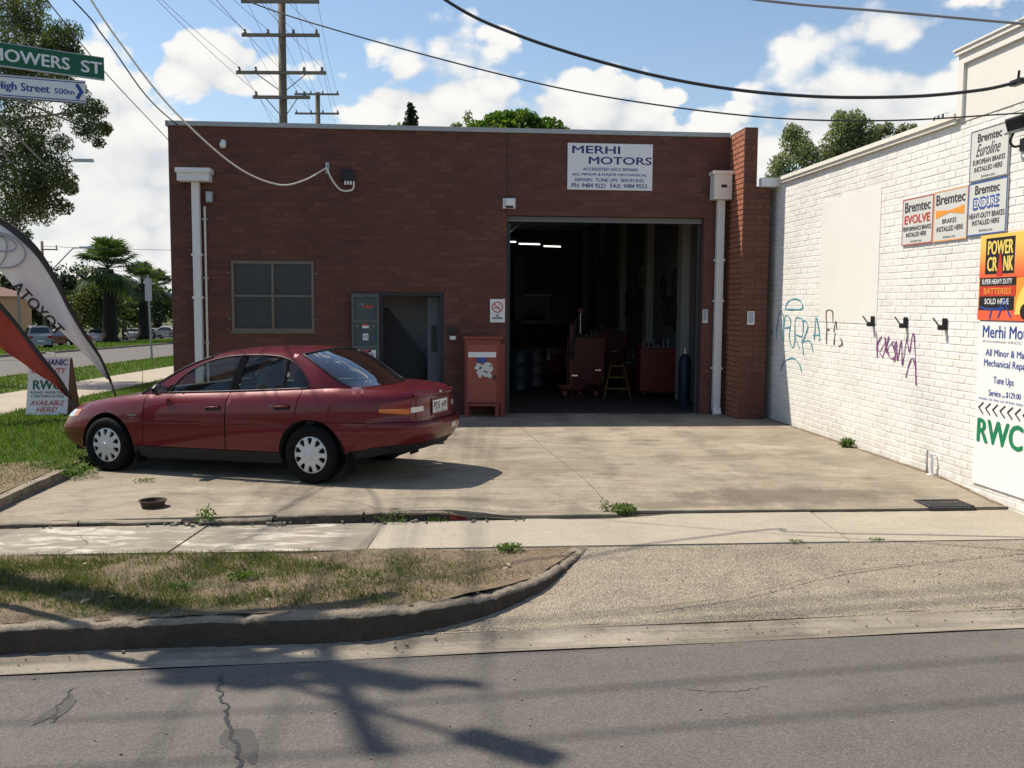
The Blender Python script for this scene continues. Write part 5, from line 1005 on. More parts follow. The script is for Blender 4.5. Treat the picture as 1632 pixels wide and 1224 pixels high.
for s in (1, -1):
    # fender with its wheel arch and the bumper return
    a0 = math.degrees(math.asin((zf_b-HF[1])/AR)); a1 = 180-math.degrees(math.asin((sillz-HF[1])/AR))
    poly = [(HF[0]+AR*math.cos(R(a0)), zf_b+G)]+arc(HF, AR, a0, a1, 22)[1:]+[(fd_l+.045+G, sillz), (fd_l+G, .62), (fd_l+G, zt(fd_l))]+toprow(fd_l+G, endcol(False)[-1][0], 16)[1:-1]+endcol(False, TB_F, 1., 8)[::-1]
    cpart(flank(poly, sgn=s), 'fender', 'paint', smooth=True)
    poly = [(HF[0]+AR*math.cos(R(a0)), zf_b)]+[(p[0], p[1]) for p in endcol(False, 0, TB_F, 8)[::-1]]+[(1.78, zbot(1.78)), (HF[0]+AR+.012, .25), (HF[0]+AR+.002, .305)]+[]
    cpart(flank(poly, sgn=s), 'front_bumper_side', 'paint', smooth=True)
    # doors
    fd = [(fd_l-G, zt(fd_l)), (fd_l-G, .62), (fd_l+.045-G, sillz+G), (fd_r+.035, sillz+G), (fd_r+.02, .6), (fd_r, zt(fd_r))]+toprow(fd_r, fd_l-G, 12)[1:-1]
    D1 = cpart(flank(fd, sgn=s), 'front_door', 'paint', smooth=True)
    aR = [p for p in arc(HR, AR+.012, 68, 4, 14)]
    rd = [(rd_l-G, zt(rd_l)), (rd_l+.02-G, .6), (rd_l+.035-G, sillz+G), (HR[0]+AR+.012, sillz+G)]+aR[::-1][1:]+[(-1.165, .74), (-1.205, .90), (-1.215, zt(-1.215))]+toprow(-1.215, rd_l-G, 10)[1:-1]
    D2 = cpart(flank(rd, sgn=s), 'rear_door', 'paint', smooth=True)
    # quarter panel and bumper return
    a0 = 180-math.degrees(math.asin((zr_b-HR[1])/AR)); xa = HR[0]+AR*math.cos(R(a0))
    qp = [(-1.215-2*G, zt(-1.215)), (-1.205-2*G, .90), (-1.165-2*G, .74)]+[(p[0]-G, p[1]+G*1.0) for p in arc(HR, AR+.004, 66, 66, 1)][:1]+arc(HR, AR, 66, a0, 18)+[(xa, zr_b+G)]+endcol(True, TB_R+.01, 1., 8)+toprow(endcol(True)[-1][0], -1.215-2*G, 14)[1:-1]
    cpart(flank(qp, sgn=s), 'quarter_panel', 'paint', smooth=True)
    bp = [(xa, zr_b)]+arc(HR, AR, a0, 176, 8)[1:]+[(-1.735, .30), (-1.78, zbot(-1.78)+.085)]+[(-2.0, zbot(-2.0)+.075)]+endcol(True, .12, TB_R, 8)
    cpart(flank(bp, sgn=s), 'rear_bumper_side', 'paint', smooth=True)
    sp = [(HF[0]-AR-.0, sillz-G), (HF[0]-AR-.0, zbot(.9)+.02), (.8, zbot(.8))]+[(x, zbot(x)) for x in (0, -.8)]+[(HR[0]+AR, zbot(-.9)+.01), (HR[0]+AR, sillz-G)]
    cpart(flank(sp, sgn=s), 'sill', 'cladding', smooth=True)
    # dark inner skin seen through the shut lines and round the wheels
    sk = toprow(1.85, -1.95, 20)+[(-1.95, .42)]+arc(HR, AR-.004, 165, 10, 16)+[(HR[0]+AR, .24), (HF[0]-AR, .24)]+arc(HF, AR-.004, 170, 15, 16)+[(1.85, .36)]
    cpart(flank(sk, sgn=s, off=-.014, d=.09), 'inner_skin', 'under', smooth=True)
    # arch liners
    for c in (HF, HR):
        mb = MB(); mb.grid([[Vector((x, s*y, z)) for y in (.30, .55, Wxt(c[0], .45)-.012)] for x, z in arc(c, AR-.002, -6, 186, 20)]); cpart(mb, 'arch_liner', 'under')
    # body crease: a slim raised waist moulding, handles, keyhole, badge
    pass
    for (x0, x1) in ((-.295, .80), (-1.10, -.345)):
        mb = flank([(x0, .592), (x1, .578), (x1, .590), (x0, .604)], sgn=s, off=.0035, d=.06); cpart(mb, 'waist_moulding', 'dustypaint', smooth=True)
    for (D, x0, x1, z) in ((D1, -.245, -.055, .775), (D2, -1.11, -.925, .805)):
        mb = flank([(x0, z-.028), (x1, z-.034), (x1, z+.02), (x0, z+.026)], sgn=s, off=.002, d=.04); hc = cpart(mb, 'handle_recess', 'under'); hc.parent = D
        p0, p1 = side(x0+.012, z+.008, .022), side(x1-.012, z+.003, .022)
        mb = MB(); mb.tube([Vector((p.x, p.y*s, p.z)) for p in (p0+Vector((0, -.02, 0)), p0, p0.lerp(p1, .5)+Vector((0, .006, 0)), p1, p1+Vector((0, -.02, 0)))], .012, 6); h_ = cpart(mb, 'handle', 'paint', smooth=True); h_.parent = D
    mb = flank([(.885, .655), (1.02, .652), (1.02, .672), (.885, .675)], sgn=s, off=.004, d=.03); cpart(mb, 'fender_badge', 'trimgrey')
    mb = flank([(.915, .628), (.99, .626), (.99, .640), (.915, .642)], sgn=s, off=.004, d=.03); cpart(mb, 'fender_badge', 'trimgrey')
    mb = flank([(-.895, .80), (-.87, .80), (-.87, .822), (-.895, .822)], sgn=s, off=.004, d=.02); cpart(mb, 'door_lock', 'trimgrey')
    # side mirror
    mb = MB(); P = []
    for i in range(9):
        u = i/8; rr = math.sin(math.pi*min(max(u, .03), .97))**.55
        P.append([Vector((.545-.02*u+.06*math.cos(k*math.pi/6)*rr, s*(.835+.185*u), .958+.005*u+.066*math.sin(k*math.pi/6)*rr)) for k in range(13)])
    mb.grid(P); mo = cpart(mb, 'side_mirror', 'black', smooth=True)
    mb = MB(); mb.add([Vector((.47, s*(.855+.15*a), .958+.05*b)) for a, b in ((.0, -.8), (1., -.8), (1.05, .8), (.1, .9))], [(0, 1, 2, 3)]); mg = cpart(mb, 'mirror_glass', 'chrome'); mg.parent = mo
# end panels as grids round the plan outline
def endgrid(t0, t1, rear, nt=8, na=24, a_=AC, off=0.):
    P = [[endpt(-a_+2*a_*i/na, t0+(t1-t0)*j/nt, rear) for i in range(na+1)] for j in range(nt+1)]
    if rear: P = [r_[::-1] for r_ in P]
    mb = MB(); mb.grid(P); return mb
cpart(endgrid(0, TB_F-.004, False), 'front_bumper', 'paint', smooth=True)
cpart(endgrid(TB_F+.004, 1., False), 'nose_panel', 'paint', smooth=True)
cpart(endgrid(.12, TB_R-.004, True), 'rear_bumper', 'paint', smooth=True)
cpart(endgrid(-.02, .115, True, 3), 'bumper_skirt', 'cladding', smooth=True)
for s in (1, -1):
    bs2 = [(-1.79, zbot(-1.79)+.08), (-1.80, zbot(-1.8)-.01)]+endcol(True, 0, .115, 3); cpart(flank(bs2, sgn=s), 'bumper_skirt', 'cladding', smooth=True)
cpart(endgrid(TB_R+.004, 1., True), 'tail_panel', 'paint', smooth=True)
def cornerpatch(a0, a1, z0, z1, rear, sgn, off=.006, na=10, nz=4):
    """lamp lens that follows the corner; a in degrees of plan angle, z0 and z1 may vary along it"""
    P = []
    for j in range(nz+1):
        row = []
        for i in range(na+1):
            u = i/na; a = R(a0+(a1-a0)*u); lo, hi = z0(u), z1(u); p = endz(a, lo+(hi-lo)*j/nz, rear, off); row.append(Vector((p.x, p.y*sgn, p.z)))
        P.append(row)
    mb = MB(); mb.grid(P)
    # thin rim back to the body so that the lens has depth
    bd = P[0]+[r_[-1] for r_ in P[1:]]+P[-1][-2::-1]+[r_[0] for r_ in P[-2:0:-1]]; c = Vector((0, 0, 0))
    for q in bd: c += q
    c /= len(bd); inn = [q+(c-q).normalized()*.0+Vector((.012 if rear else -.012, -sgn*.008, 0)) for q in bd]
    mb.grid([bd+[bd[0]], inn+[inn[0]]]); return mb
lin_ = lambda a, b: (lambda u: a+(b-a)*u)
for s in (1, -1):
    tl = cpart(cornerpatch(22.5, 43, lin_(.792, .800), lin_(.890, .845), True, s), 'tail_lamp', 'lamp_red', smooth=False)
    am = cpart(cornerpatch(22.5, 43.5, lin_(.730, .757), lin_(.790, .797), True, s, .007), 'indicator_lens', 'lamp_amber'); am.parent = tl
    rv = cpart(cornerpatch(9.5, 21.5, lin_(.752, .742), lin_(.802, .80), True, s, .007), 'reversing_lamp', 'lamp_clear')
    hl = cpart(cornerpatch(17, 44, lin_(.565, .60), lin_(.655, .685), False, s, .004), 'headlamp', 'headlamp')
    ind = cpart(cornerpatch(44.5, 48, lin_(.602, .615), lin_(.685, .69), False, s, .004), 'front_indicator', 'lamp_amber')
    mb = MB(); mb.box((HR[0]-.43, s*.77, .225), (.012, .22, .25), Matrix.Rotation(R(-8), 4, 'Y')); cpart(mb, 'mud_flap', 'tyre')
    mb = MB(); mb.box((HF[0]-.42, s*.77, .19), (.012, .18, .14), Matrix.Rotation(R(-8), 4, 'Y')); cpart(mb, 'mud_flap', 'tyre')
# grille slot and lower intake
mb = MB(); P = [[endz(a*R(14)/6, z, False, .006) for a in range(-6, 7)] for z in (.565, .59, .615)]; mb.grid(P); cpart(mb, 'grille', 'black')
mb = MB(); P = [[endz(a*R(26)/6, z, False, .006) for a in range(-6, 7)] for z in (.29, .33, .37)]; mb.grid(P); cpart(mb, 'air_intake', 'black')
# bonnet, boot lid and decks
def cowl(x): return 1.0
def deck(xa, xb, rear, n=16, ns=14, crown=.045):
    """surface from x = xa to the t = 1 outline at the end; the last rows sweep out to the rounded outline"""
    P = []; out = [endpt(-AC+2*AC*i/ns, 1., rear) for i in range(ns+1)]
    x1 = out[0].x
    for j in range(n+1):
        x = xa+(x1-xa)*j/n; y = Wxt(x, 1.); row = []
        for i in range(ns+1):
            f = out[i].y/out[-1].y; yy = f*y; sq = 1-f*f; row.append(Vector((x, yy, ztop(x)+crown*(1-(j/n)**2*.55)*sq)))
        P.append(row)
    last = P[-1]
    for k in range(1, 7):
        u = k/6; row = []
        for i in range(ns+1):
            p = last[i].lerp(out[i], u); x = p.x; row.append(Vector((x, p.y, ztop(x)+(last[i].z-ztop(last[i].x))*(1-u)**1.0+.010*math.sin(math.pi*u)*(1-abs(out[i].y/out[-1].y))**.5)))
        P.append(row)
    if rear: P = [r_[::-1] for r_ in P]
    P = [r_[::-1] for r_ in P]
    mb = MB(); mb.grid(P); return mb
cpart(deck(.82, 2, False, crown=.036), 'bonnet', 'paint', smooth=True)
cpart(deck(-1.50, -2.3, True, crown=.022), 'boot_lid', 'paint', smooth=True)
# shut lines on the decks and tail: thin dark strips a hair above the paint
def strip(pts, wd, name='shut_line', mat='under'):
    mb = MB(); L = []
    for i, p in enumerate(pts):
        d = (pts[min(i+1, len(pts)-1)]-pts[max(i-1, 0)]).normalized(); n = Vector((0, 0, 1)).cross(d); n = n.normalized() if n.length > .2 else Vector((0, 1, 0)); L.append([p-n*wd/2, p+n*wd/2])
    mb.grid(L); return cpart(mb, name, mat)
for s in (1, -1):
    strip([Vector((x, s*(Wxt(x, 1.)-.055), ztop(x)+.012+.002)) for x in lin(.95, 1.95, 14)], .006)
P = [endz(R(a), .655+.0*abs(a), True, .004) for a in lin(-15.6, 15.6, 14)]; strip(P, .006)
for s in (1, -1):
    mb = MB(); L = []
    for z in lin(.655, .94, 8): p = endz(R(16.6), z, True, .004); L.append([Vector((p.x, s*(p.y-.003), p.z)), Vector((p.x, s*(p.y+.003), p.z))])
    mb.grid(L); cpart(mb, 'shut_line', 'under')
# boot lip moulding, badge, plate, bumper reflector sticker
mb = MB(); P = [[endz(R(a), z, True, o_f) for a in lin(-20, 20, 20)] for z, o_f in ((.900, .004), (.915, .022), (.930, .024), (.94, .004))]; mb.grid(P); cpart(mb, 'boot_lip', 'paint', smooth=True)
pr = endz(0, .78, True, .0); px_ = pr.x-.012
mb = MB(); mb.box((px_, 0, .775), (.008, .372, .134)); pl = cpart(mb, 'number_plate', 'sign', bevel=.003)
MT = frame((px_-.0055, .186, .708), (0, -1, 0), (0, 0, 1)); mb = MB(); text(mb, 'PDE 649', MT, .02, .352, .035, .115, .02); text(mb, 'VICTORIA - ON THE MOVE', MT, .04, .332, .010, .024, .01); lt = cpart(mb, 'lettering', 'ink'); lt.parent = pl
mb = MB(); mb.box((px_+.004, 0, .775), (.008, .42, .18)); cpart(mb, 'plate_recess', 'dustypaint')
mb = MB(); mb.box((-2.462, 0, .93), (.012, .06, .028)); cpart(mb, 'boot_badge', 'chrome', bevel=.006)
p = endz(R(2.0), .545, True, .004); mb = MB(); P = [[endz(R(a), z, True, .005) for a in lin(-4.6, -1.4, 4)] for z in (.52, .57)]; mb.grid(P); cpart(mb, 'bumper_sticker', 'signgrey')
# greenhouse -------------------------------------------------------
def Wg(x, z, off=0.):
    h = max(z-ztop(x), 0); base = Wxt(x, 1.)-.012
    if x < -1.25: base -= .10*ss_(-1.25-x, 0, .55)
    return Vector((x, base-h*(.36+.34*h)+off, z))
A_line = [(.90, .888), (.70, 1.005), (.53, 1.105), (.36, 1.195), (.20, 1.262), (.04, 1.312)]
C_line = [(-1.12, 1.342), (-1.28, 1.262), (-1.45, 1.155), (-1.62, 1.045), (-1.72, .998)]
roofline = [(.04, 1.312), (-.16, 1.342), (-.37, 1.356), (-.60, 1.362), (-.85, 1.36), (-1.0, 1.353), (-1.12, 1.342)]
outer = A_line+roofline[1:]+C_line[1:]+[(x, zt(x)-.004) for x in lin(-1.70, .86, 24)]
fw_ = [(.50, .925), (.40, 1.068), (.27, 1.168), (.13, 1.24), (-.02, 1.288), (-.16, 1.313), (-.335, 1.327), (-.295, .942)]
rw_ = [(-.392, .945), (-.425, 1.329), (-.62, 1.332), (-.82, 1.322), (-.945, 1.296), (-.975, .982)]
qw_ = [(-1.0, .985), (-.972, 1.288), (-1.06, 1.243), (-1.15, 1.178), (-1.225, 1.10), (-1.275, 1.02), (-1.27, .993)]
for s in (1, -1):
    cpart(flank(outer, [fw_, rw_, qw_], d=.05, sgn=s, fn=Wg), 'pillar_frame', 'paint', smooth=True)
    cpart(flank([(x, z) for x, z in outer], [fw_, rw_, qw_], d=.07, sgn=s, off=-.014, fn=Wg), 'pillar_trim', 'cabin', smooth=True)
    for nm, pg in (('front_side_window', fw_), ('rear_side_window', rw_), ('quarter_window', qw_)):
        cpart(flank(pg, d=.08, sgn=s, off=-.008, fn=Wg), nm, 'carglass', smooth=True)
    cpart(flank([(-.292, .942), (-.335, 1.334), (-.428, 1.336), (-.395, .945)], d=.06, sgn=s, off=.0025, fn=Wg), 'centre_pillar_trim', 'matt', smooth=True)
    cpart(flank([(-.972, .98), (-.942, 1.30), (-.976, 1.294), (-1.003, .983)], d=.06, sgn=s, off=.0025, fn=Wg), 'window_divider', 'matt', smooth=True)
    # rubber surround as a loop of slim strips
    ring = [(.50, .925), (.40, 1.068), (.27, 1.168), (.13, 1.24), (-.02, 1.288), (-.16, 1.313), (-.335, 1.329), (-.62, 1.334), (-.82, 1.324), (-.96, 1.294), (-1.06, 1.246), (-1.15, 1.182), (-1.225, 1.104), (-1.278, 1.02), (-1.27, .993)]
    pts = [Wg(p.x, p.y, .002) for p in spline([(a, b, 0) for a, b in ring], 4)]; mb = MB(); mb.tube([Vector((p.x, p.y*s, p.z)) for p in pts], .0085, 6); cpart(mb, 'window_seal', 'black', smooth=True)
    pts = [Wg(x, zt(x)+.018, .004) for x in lin(.52, -1.27, 16)]; mb = MB(); mb.tube([Vector((p.x, p.y*s, p.z)) for p in pts], .006, 6); cpart(mb, 'belt_trim', 'trimgrey', smooth=True)
    mb = flank([(.66, .925), (.50, .925), (.44, 1.02)], d=.06, sgn=s, off=.003, fn=Wg); cpart(mb, 'mirror_sail', 'matt')
def crown_sheet(edge, bulge, crown, ns=14, dz=0., inset=0.):
    P = []; n = len(edge)-1
    for j, (x, z) in enumerate(edge):
        u = j/n; y = Wg(x, z).y-inset; row = []
        for i in range(ns+1):
            f = -1+2*i/ns; q = 1-f*f; row.append(Vector((x+bulge(u)*q, f*y, z+crown(u)*q+dz)))
        P.append(row)
    return P
ed = [(p.x, p.y) for p in spline([(a, b, 0) for a, b in A_line], 3)]
mb = MB(); mb.grid(crown_sheet(ed, lambda u: .26-.16*u, lambda u: .03*u+.015)); cpart(mb, 'windscreen', 'carglass', smooth=True)
edc = [(p.x, p.y) for p in spline([(a, b, 0) for a, b in C_line], 3)]
mb = MB(); mb.grid([r_[::-1] for r_ in crown_sheet(edc[::-1], lambda u: -.20+.12*u, lambda u: .03*u+.012, inset=.0)]); cpart(mb, 'rear_window', 'carglass_d', smooth=True)
P = []
edr = [(p.x, p.y) for p in spline([(a, b, 0) for a, b in roofline], 3)]; n = len(edr)-1
for j, (x, z) in enumerate(edr):
    u = j/n; y = Wg(x, z).y; row = []
    for i in range(15):
        f = -1+2*i/14; q = 1-f*f; bul = .10*(1-u)-.08*u; row.append(Vector((x+bul*q, f*y, z+(.045-.0*u)*q*(1-.0)+.012*math.sin(math.pi*u)*q**.5)))
    P.append(row)
mb = MB(); mb.grid(P); cpart(mb, 'roof', 'paint', smooth=True)
mb = MB(); mb.grid([[q-Vector((0, 0, .016)) for q in r_] for r_ in P]); cpart(mb, 'roof_lining', 'cabin', smooth=True)
for (L, nm, bl, cr_) in ((P[0], 'windscreen_seal', 0, 0), (P[-1], 'rear_window_seal', 0, 0)):
    mb = MB(); mb.tube([q+Vector((0, 0, .002)) for q in L], .011, 6); cpart(mb, nm, 'black', smooth=True)
for ln_, bul, crn in ((ed, lambda u: .26-.16*u, None), (edc, None, None)):
    for s in (1, -1):
        mb = MB(); mb.tube([Vector((x, s*(Wg(x, z).y-.004), z+.003)) for x, z in ln_], .012, 6); cpart(mb, 'glass_edge_seal', 'black', smooth=True)
# cabin --------------------------------------------------------------
mb = MB(); mb.bx(-1.5, .95, -.74, .74, .30, .36); cpart(mb, 'cabin_floor', 'cabin')
mb = MB(); mb.bx(.78, .98, -.60, .60, .88, .912); cpart(mb, 'cowl_panel', 'matt')
mb = MB(); mb.box((.66, 0, .84), (.50, 1.42, .25), Matrix.Rotation(R(6), 4, 'Y')); cpart(mb, 'dashboard', 'cabin', bevel=.04)
mb = MB(); mb.bx(-1.72, -1.22, -.64, .64, .88, .925); cpart(mb, 'parcel_shelf', 'cabin')
for y in (.37, -.37):
    mb = MB(); mb.box((-.22, y, .52), (.52, .5, .16)); mb.box((-.50, y, .83), (.13, .48, .62), Matrix.Rotation(R(-14), 4, 'Y'), taper=.82); st = cpart(mb, 'front_seat', 'seat', bevel=.04)
    mb = MB(); mb.box((-.60, y, 1.19), (.09, .26, .15)); hd = cpart(mb, 'headrest', 'seat', bevel=.03); hd.parent = st
mb = MB(); mb.box((-1.0, 0, .50), (.5, 1.3, .18)); mb.box((-1.25, 0, .76), (.14, 1.28, .54), Matrix.Rotation(R(-18), 4, 'Y')); cpart(mb, 'rear_seat', 'seat', bevel=.04)
mb = MB(); mb.add(*(lambda ps, n: ([p for p in ps], [(i*6+k, i*6+(k+1) % 6, ((i+1) % n)*6+(k+1) % 6, ((i+1) % n)*6+k) for i in range(n) for k in range(6)]))([Vector((.24+.19*math.cos(t)*math.sin(R(25)), -.37+(.19+.016*math.cos(q))*math.sin(t), .87+.19*math.cos(t)*math.cos(R(25))+.016*math.sin(q))) for t in [2*math.pi*i/20 for i in range(20)] for q in [2*math.pi*k/6 for k in range(6)]], 20)); sw = cpart(mb, 'steering_wheel', 'black', smooth=True)
mb = MB(); mb.box((.26, -.37, .87), (.03, .34, .05)); q_ = cpart(mb, 'wheel_spoke', 'black'); q_.parent = sw
# underbody, exhaust, aerial
mb = MB(); mb.bx(-1.75, 2.0, -.64, .64, .20, .30); cpart(mb, 'underbody', 'under')
mb = MB(); mb.bx(-2.1, -1.72, -.35, .35, .24, .36); mb.bx(-2.25, -1.72, -.62, .62, .345, .40); cpart(mb, 'spare_wheel_well', 'under', bevel=.03)
mb = MB(); mb.tube([(-1.6, -.42, .25), (-2.30, -.44, .30)], .024, 10); cpart(mb, 'exhaust_pipe', 'steel')
p = Wg(.90, .86); mb = MB(); mb.tube([Vector((.90, Wxt(.9, 1.)-.03, .885)), Vector((.885, Wxt(.9, 1.)-.03, 1.21))], [.004, .002], 6); mb.lathe([(.012, 0), (.009, .02), (0, .022)], (.90, Wxt(.9, 1.)-.03, .88), 8); cpart(mb, 'aerial', 'black')
# wheels: tyre, dark rim, ten-slot wheel cover
def ring_poly(r, n, ph=0): return [(r*math.cos(ph+2*math.pi*i/n), r*math.sin(ph+2*math.pi*i/n)) for i in range(n)]
slots = []
for k in range(10):
    a = 2*math.pi*(k+.5)/10; S = [(.112, -.009), (.140, -.021), (.168, -.031), (.180, -.022), (.182, 0), (.180, .022), (.168, .031), (.140, .021), (.112, .009)]
    slots.append([(x*math.cos(a)-y*math.sin(a), x*math.sin(a)+y*math.cos(a)) for x, y in S])
cv, cf_ = poly_fill(ring_poly(.197, 40), slots, d=.016)
def dome(r): return .018*math.cos(min(r/.2, 1)*1.35)+(.006 if r < .05 else 0)+(-.012*ss_(r, .185, .198))
for (cx, cz) in (HF, HR):
    for s in (1, -1):
        WMt = Matrix.Translation((cx, s*.775, cz)) @ Matrix.Rotation(R(-90*s), 4, 'X')
        mb = MB(); mb.lathe([(0, .03), (.19, .03), (.198, .085), (.20, -.08), (0, -.08)], n=28, M=WMt); wh = cpart(mb, 'wheel', 'under')
        mb = MB(); mb.lathe([(.198, -.08), (.235, -.098), (.285, -.098), (.306, -.082), (.312, -.05), (.312, .05), (.306, .082), (.290, .097), (.255, .104), (.225, .098), (.198, .085)], n=40, M=WMt); t_ = cpart(mb, 'tyre', 'tyre', smooth=True); t_.parent = wh
        mb = MB(); mb.add([WMt @ Vector((x, y, .088+dome(math.hypot(x, y)))) for x, y in cv], [q for q in cf_])
        inner = [[WMt @ Vector((x, y, z+dome(math.hypot(x, y)))) for x, y in sl+[sl[0]]] for sl in slots for z in (.088, .066)]
        for k in range(10): mb.grid([inner[2*k], inner[2*k+1]])
        h_ = cpart(mb, 'wheel_cover', 'hubcap', angle=35); h_.parent = wh
        mb = MB(); mb.lathe([(.030, .112), (.026, .118), (0, .119)], n=16, M=WMt); b_ = cpart(mb, 'centre_badge', 'hubcap'); b_.parent = wh
# ================================================================== street furniture and banners at the left
t = thing('street_sign', 'green street name blade above a white direction blade on a post', 'street sign', (-3.95, 7.0, -.1))
part(t, 'post', 'steel', lambda m: m.tube([(-3.95, 6.95, -.15), (-3.95, 6.95, 4.0)], .038, 12), smooth=True)
def blade(t, name, a, b, z0, z1, th, mat, edge):
    a = Vector((*a, 0)); b = Vector((*b, 0)); d = (b-a).normalized(); nn = Vector((d.y, -d.x, 0))
    MT = frame((a.x, a.y, z0), d, (0, 0, 1)); L = (b-a).length; h = z1-z0
    m = MB(); m.prism([(0, 0), (L, 0), (L, h), (0, h)], MT @ Matrix.Translation((0, 0, -th)), th); o = m.build(name, M[mat], t)
    m = MB(); m.prism([(-.002, -.008), (L+.002, -.008), (L+.002, .0), (-.002, .0)], MT @ Matrix.Translation((0, 0, -th-.003)), th+.006); m.prism([(-.002, h), (L+.002, h), (L+.002, h+.005), (-.002, h+.005)], MT @ Matrix.Translation((0, 0, -th-.003)), th+.006); e = m.build('edge_rail', M[edge], t); e.parent = o
    return MT @ Matrix.Translation((0, 0, .0015)), L, h
MT, L, h = blade(t, 'name_blade', (-3.92, 6.875), (-2.525, 7.725), 3.595, 3.755, .02, 'road_sign_green', 'steel')
lines(t, MT, 'signwhite2', ('SHOWERS', L-.84, L-.25, .034, .122, .035), ('ST', L-.165, L-.018, .034, .122, .035))
MT, L, h = blade(t, 'direction_blade', (-3.93, 7.13), (-2.60, 7.52), 3.372, 3.53, .02, 'signwhite2', 'inkgrey')
lines(t, MT, 'blue_ink', ('High', L-.60, L-.465, .038, .110, .035), ('Street', L-.435, L-.245, .052, .110, .035), ('500m', L-.212, L-.077, .052, .092, .025)); mb = MB(); mb.ribbon([(L-.055, .125), (L-.028, .079), (L-.055, .033)], .026, MT)
mb.ribbon([(0, .012), (L, .012)], .007, MT); mb.ribbon([(0, .146), (L, .146)], .007, MT); mb.build('arrow_and_border', M['blue_ink'], t)
for z in (3.67, 3.45): part(t, 'clamp', 'steel', lambda m: m.bx(-4.0, -3.90, 6.88, 7.15, z-.03, z+.03))
# folding board on the lawn
t = thing('folding_board', 'white folding advertising board with red green and blue lettering on the lawn', 'sign board', (-6.58, 16.8, -.09))
ax0, ax1, ay = -6.91, -6.23, 16.64; lean = .22
Fm = frame((ax0, ay, -.07), (1, 0, 0), (0, lean, 1)); Bm = frame((ax1, ay+.62, -.07), (-1, 0, 0), (0, -lean-.08, 1))
cm('board_edge', (.06, .06, .065))
part(t, 'front_panel', 'sign', lambda m: m.prism([(0, .0), (.68, .0), (.68, 1.0), (0, 1.0)], Fm @ Matrix.Translation((0, 0, -.02)), .02)); part(t, 'rear_panel', 'board_edge', lambda m: m.prism([(0, 0), (.68, 0), (.68, 1.0), (0, 1.0)], Bm @ Matrix.Translation((0, 0, -.02)), .02)); part(t, 'side_web', 'board_edge', lambda m: m.add([(ax1, ay+.03, -.05), (ax1, ay+.58, -.05), (ax1, ay+.31, .9), (ax1-.01, ay+.03, -.05), (ax1-.01, ay+.58, -.05), (ax1-.01, ay+.31, .9)], [(0, 1, 2), (5, 4, 3), (0, 3, 4, 1), (1, 4, 5, 2), (2, 5, 3, 0)]))
part(t, 'hinge_handle', 'sign', lambda m: m.tube([(ax0+.27, ay+.23, .93), (ax0+.28, ay+.24, .97), (ax0+.42, ay+.24, .97), (ax0+.43, ay+.23, .93)], .014, 6))
for x in (ax0+.02, ax1-.02): part(t, 'foot', 'board_edge', lambda m: m.bx(x-.02, x+.02, ay-.02, ay+.03, -.11, -.06))
L3 = Fm @ Matrix.Translation((0, 0, .002))
lines(t, L3, 'navy', ('MECHANIC', .03, .65, .86, .965, .04)); lines(t, L3, 'red_ink', ('ON DUTY', .06, .62, .72, .815, .03, .25), ('AVAILABLE', .07, .62, .165, .25, .025, .25), ('HERE!', .18, .51, .05, .135, .025, .25)); lines(t, L3, 'dark_green_ink', ('RWC', .10, .56, .44, .60, .05), ('ROAD WORTHY', .06, .63, .365, .41, .04), ('CERTIFICATES', .07, .61, .30, .345, .04))
# two teardrop banners, blown over to the left; each lies in a plane that faces the street
cm('banner_pole', (.035, .03, .028), rough=.5)
M['banner_white'] = pmat('white_banner_cloth', (.80, .765, .73), var=.05, scale=3, rough=.8, stains=[((.66, .62, .58), 2.2, .5, .75, .4)])
M['banner_red'] = pmat('red_banner_cloth', (.40, .055, .03), var=.08, scale=3, rough=.8)
def banner(label, Y, polepts, lowpts, mat, foot, k=1.):
    Y *= k; fz = foot[1]; polepts, lowpts = [[(x*k, 1.88+(z-1.88)*k) for x, z in q] for q in (polepts, lowpts)]; foot = (foot[0]*k, fz)
    t = thing('teardrop_banner', label, 'banner', (foot[0], Y, foot[1]), group='teardrop banners on the lawn')
    pp = spline([(x, Y, z) for x, z in polepts], 8); lp = spline([(x, Y, z) for x, z in lowpts], 8); n = len(pp)
    bot = [Vector((foot[0], Y, foot[1])), pp[0]]
    part(t, 'ground_spike', 'banner_pole', lambda m: m.tube([bot[0], bot[1]], .018, 8), smooth=True)
    part(t, 'pole', 'banner_pole', lambda m: m.tube(pp, [.028-.012*i/n for i in range(n)], 8), smooth=True)
    P = []
    for i in range(n):
        row = []
        for k in range(13):
            f = k/12; q = pp[i].lerp(lp[int(i*(len(lp)-1)/(n-1))], f); row.append(q+Vector((0, .05*math.sin(f*math.pi)*math.sin(i*.21+1)+.022*math.sin(f*11+i*.35)*f, 0)))
        P.append(row)
    mb = MB(); mb.grid(P); mb.build('cloth', M[mat], t, smooth=True)
    sl = MB(); sl.grid([[q+Vector((-.0, -.03, 0)), q.lerp(P[i][1], 1.5)+Vector((0, -.02, 0))] for i, q in enumerate(pp)]); sl.build('pole_sleeve', M['banner_pole'], t, smooth=True)
    return t
BW = 18.5
t = banner('white teardrop banner with black capitals and a grey oval emblem', 18.5, [(-6.10, .35), (-6.28, .81), (-6.55, 1.28), (-6.80, 1.76), (-7.03, 2.28), (-7.33, 2.81), (-7.63, 3.13), (-8.01, 3.40), (-8.45, 3.61), (-9.00, 3.66), (-9.45, 3.48)],
           [(-6.17, .40), (-6.42, .69), (-6.75, 1.07), (-7.06, 1.38), (-7.39, 1.69), (-7.72, 2.03), (-8.05, 2.43), (-8.37, 2.74), (-8.70, 2.97), (-9.13, 3.19), (-9.44, 3.36)], 'banner_white', (-5.95, -.14))
d_ = Vector((.66, 0, -.75)).normalized(); u_ = Vector((.75, 0, .66)).normalized()
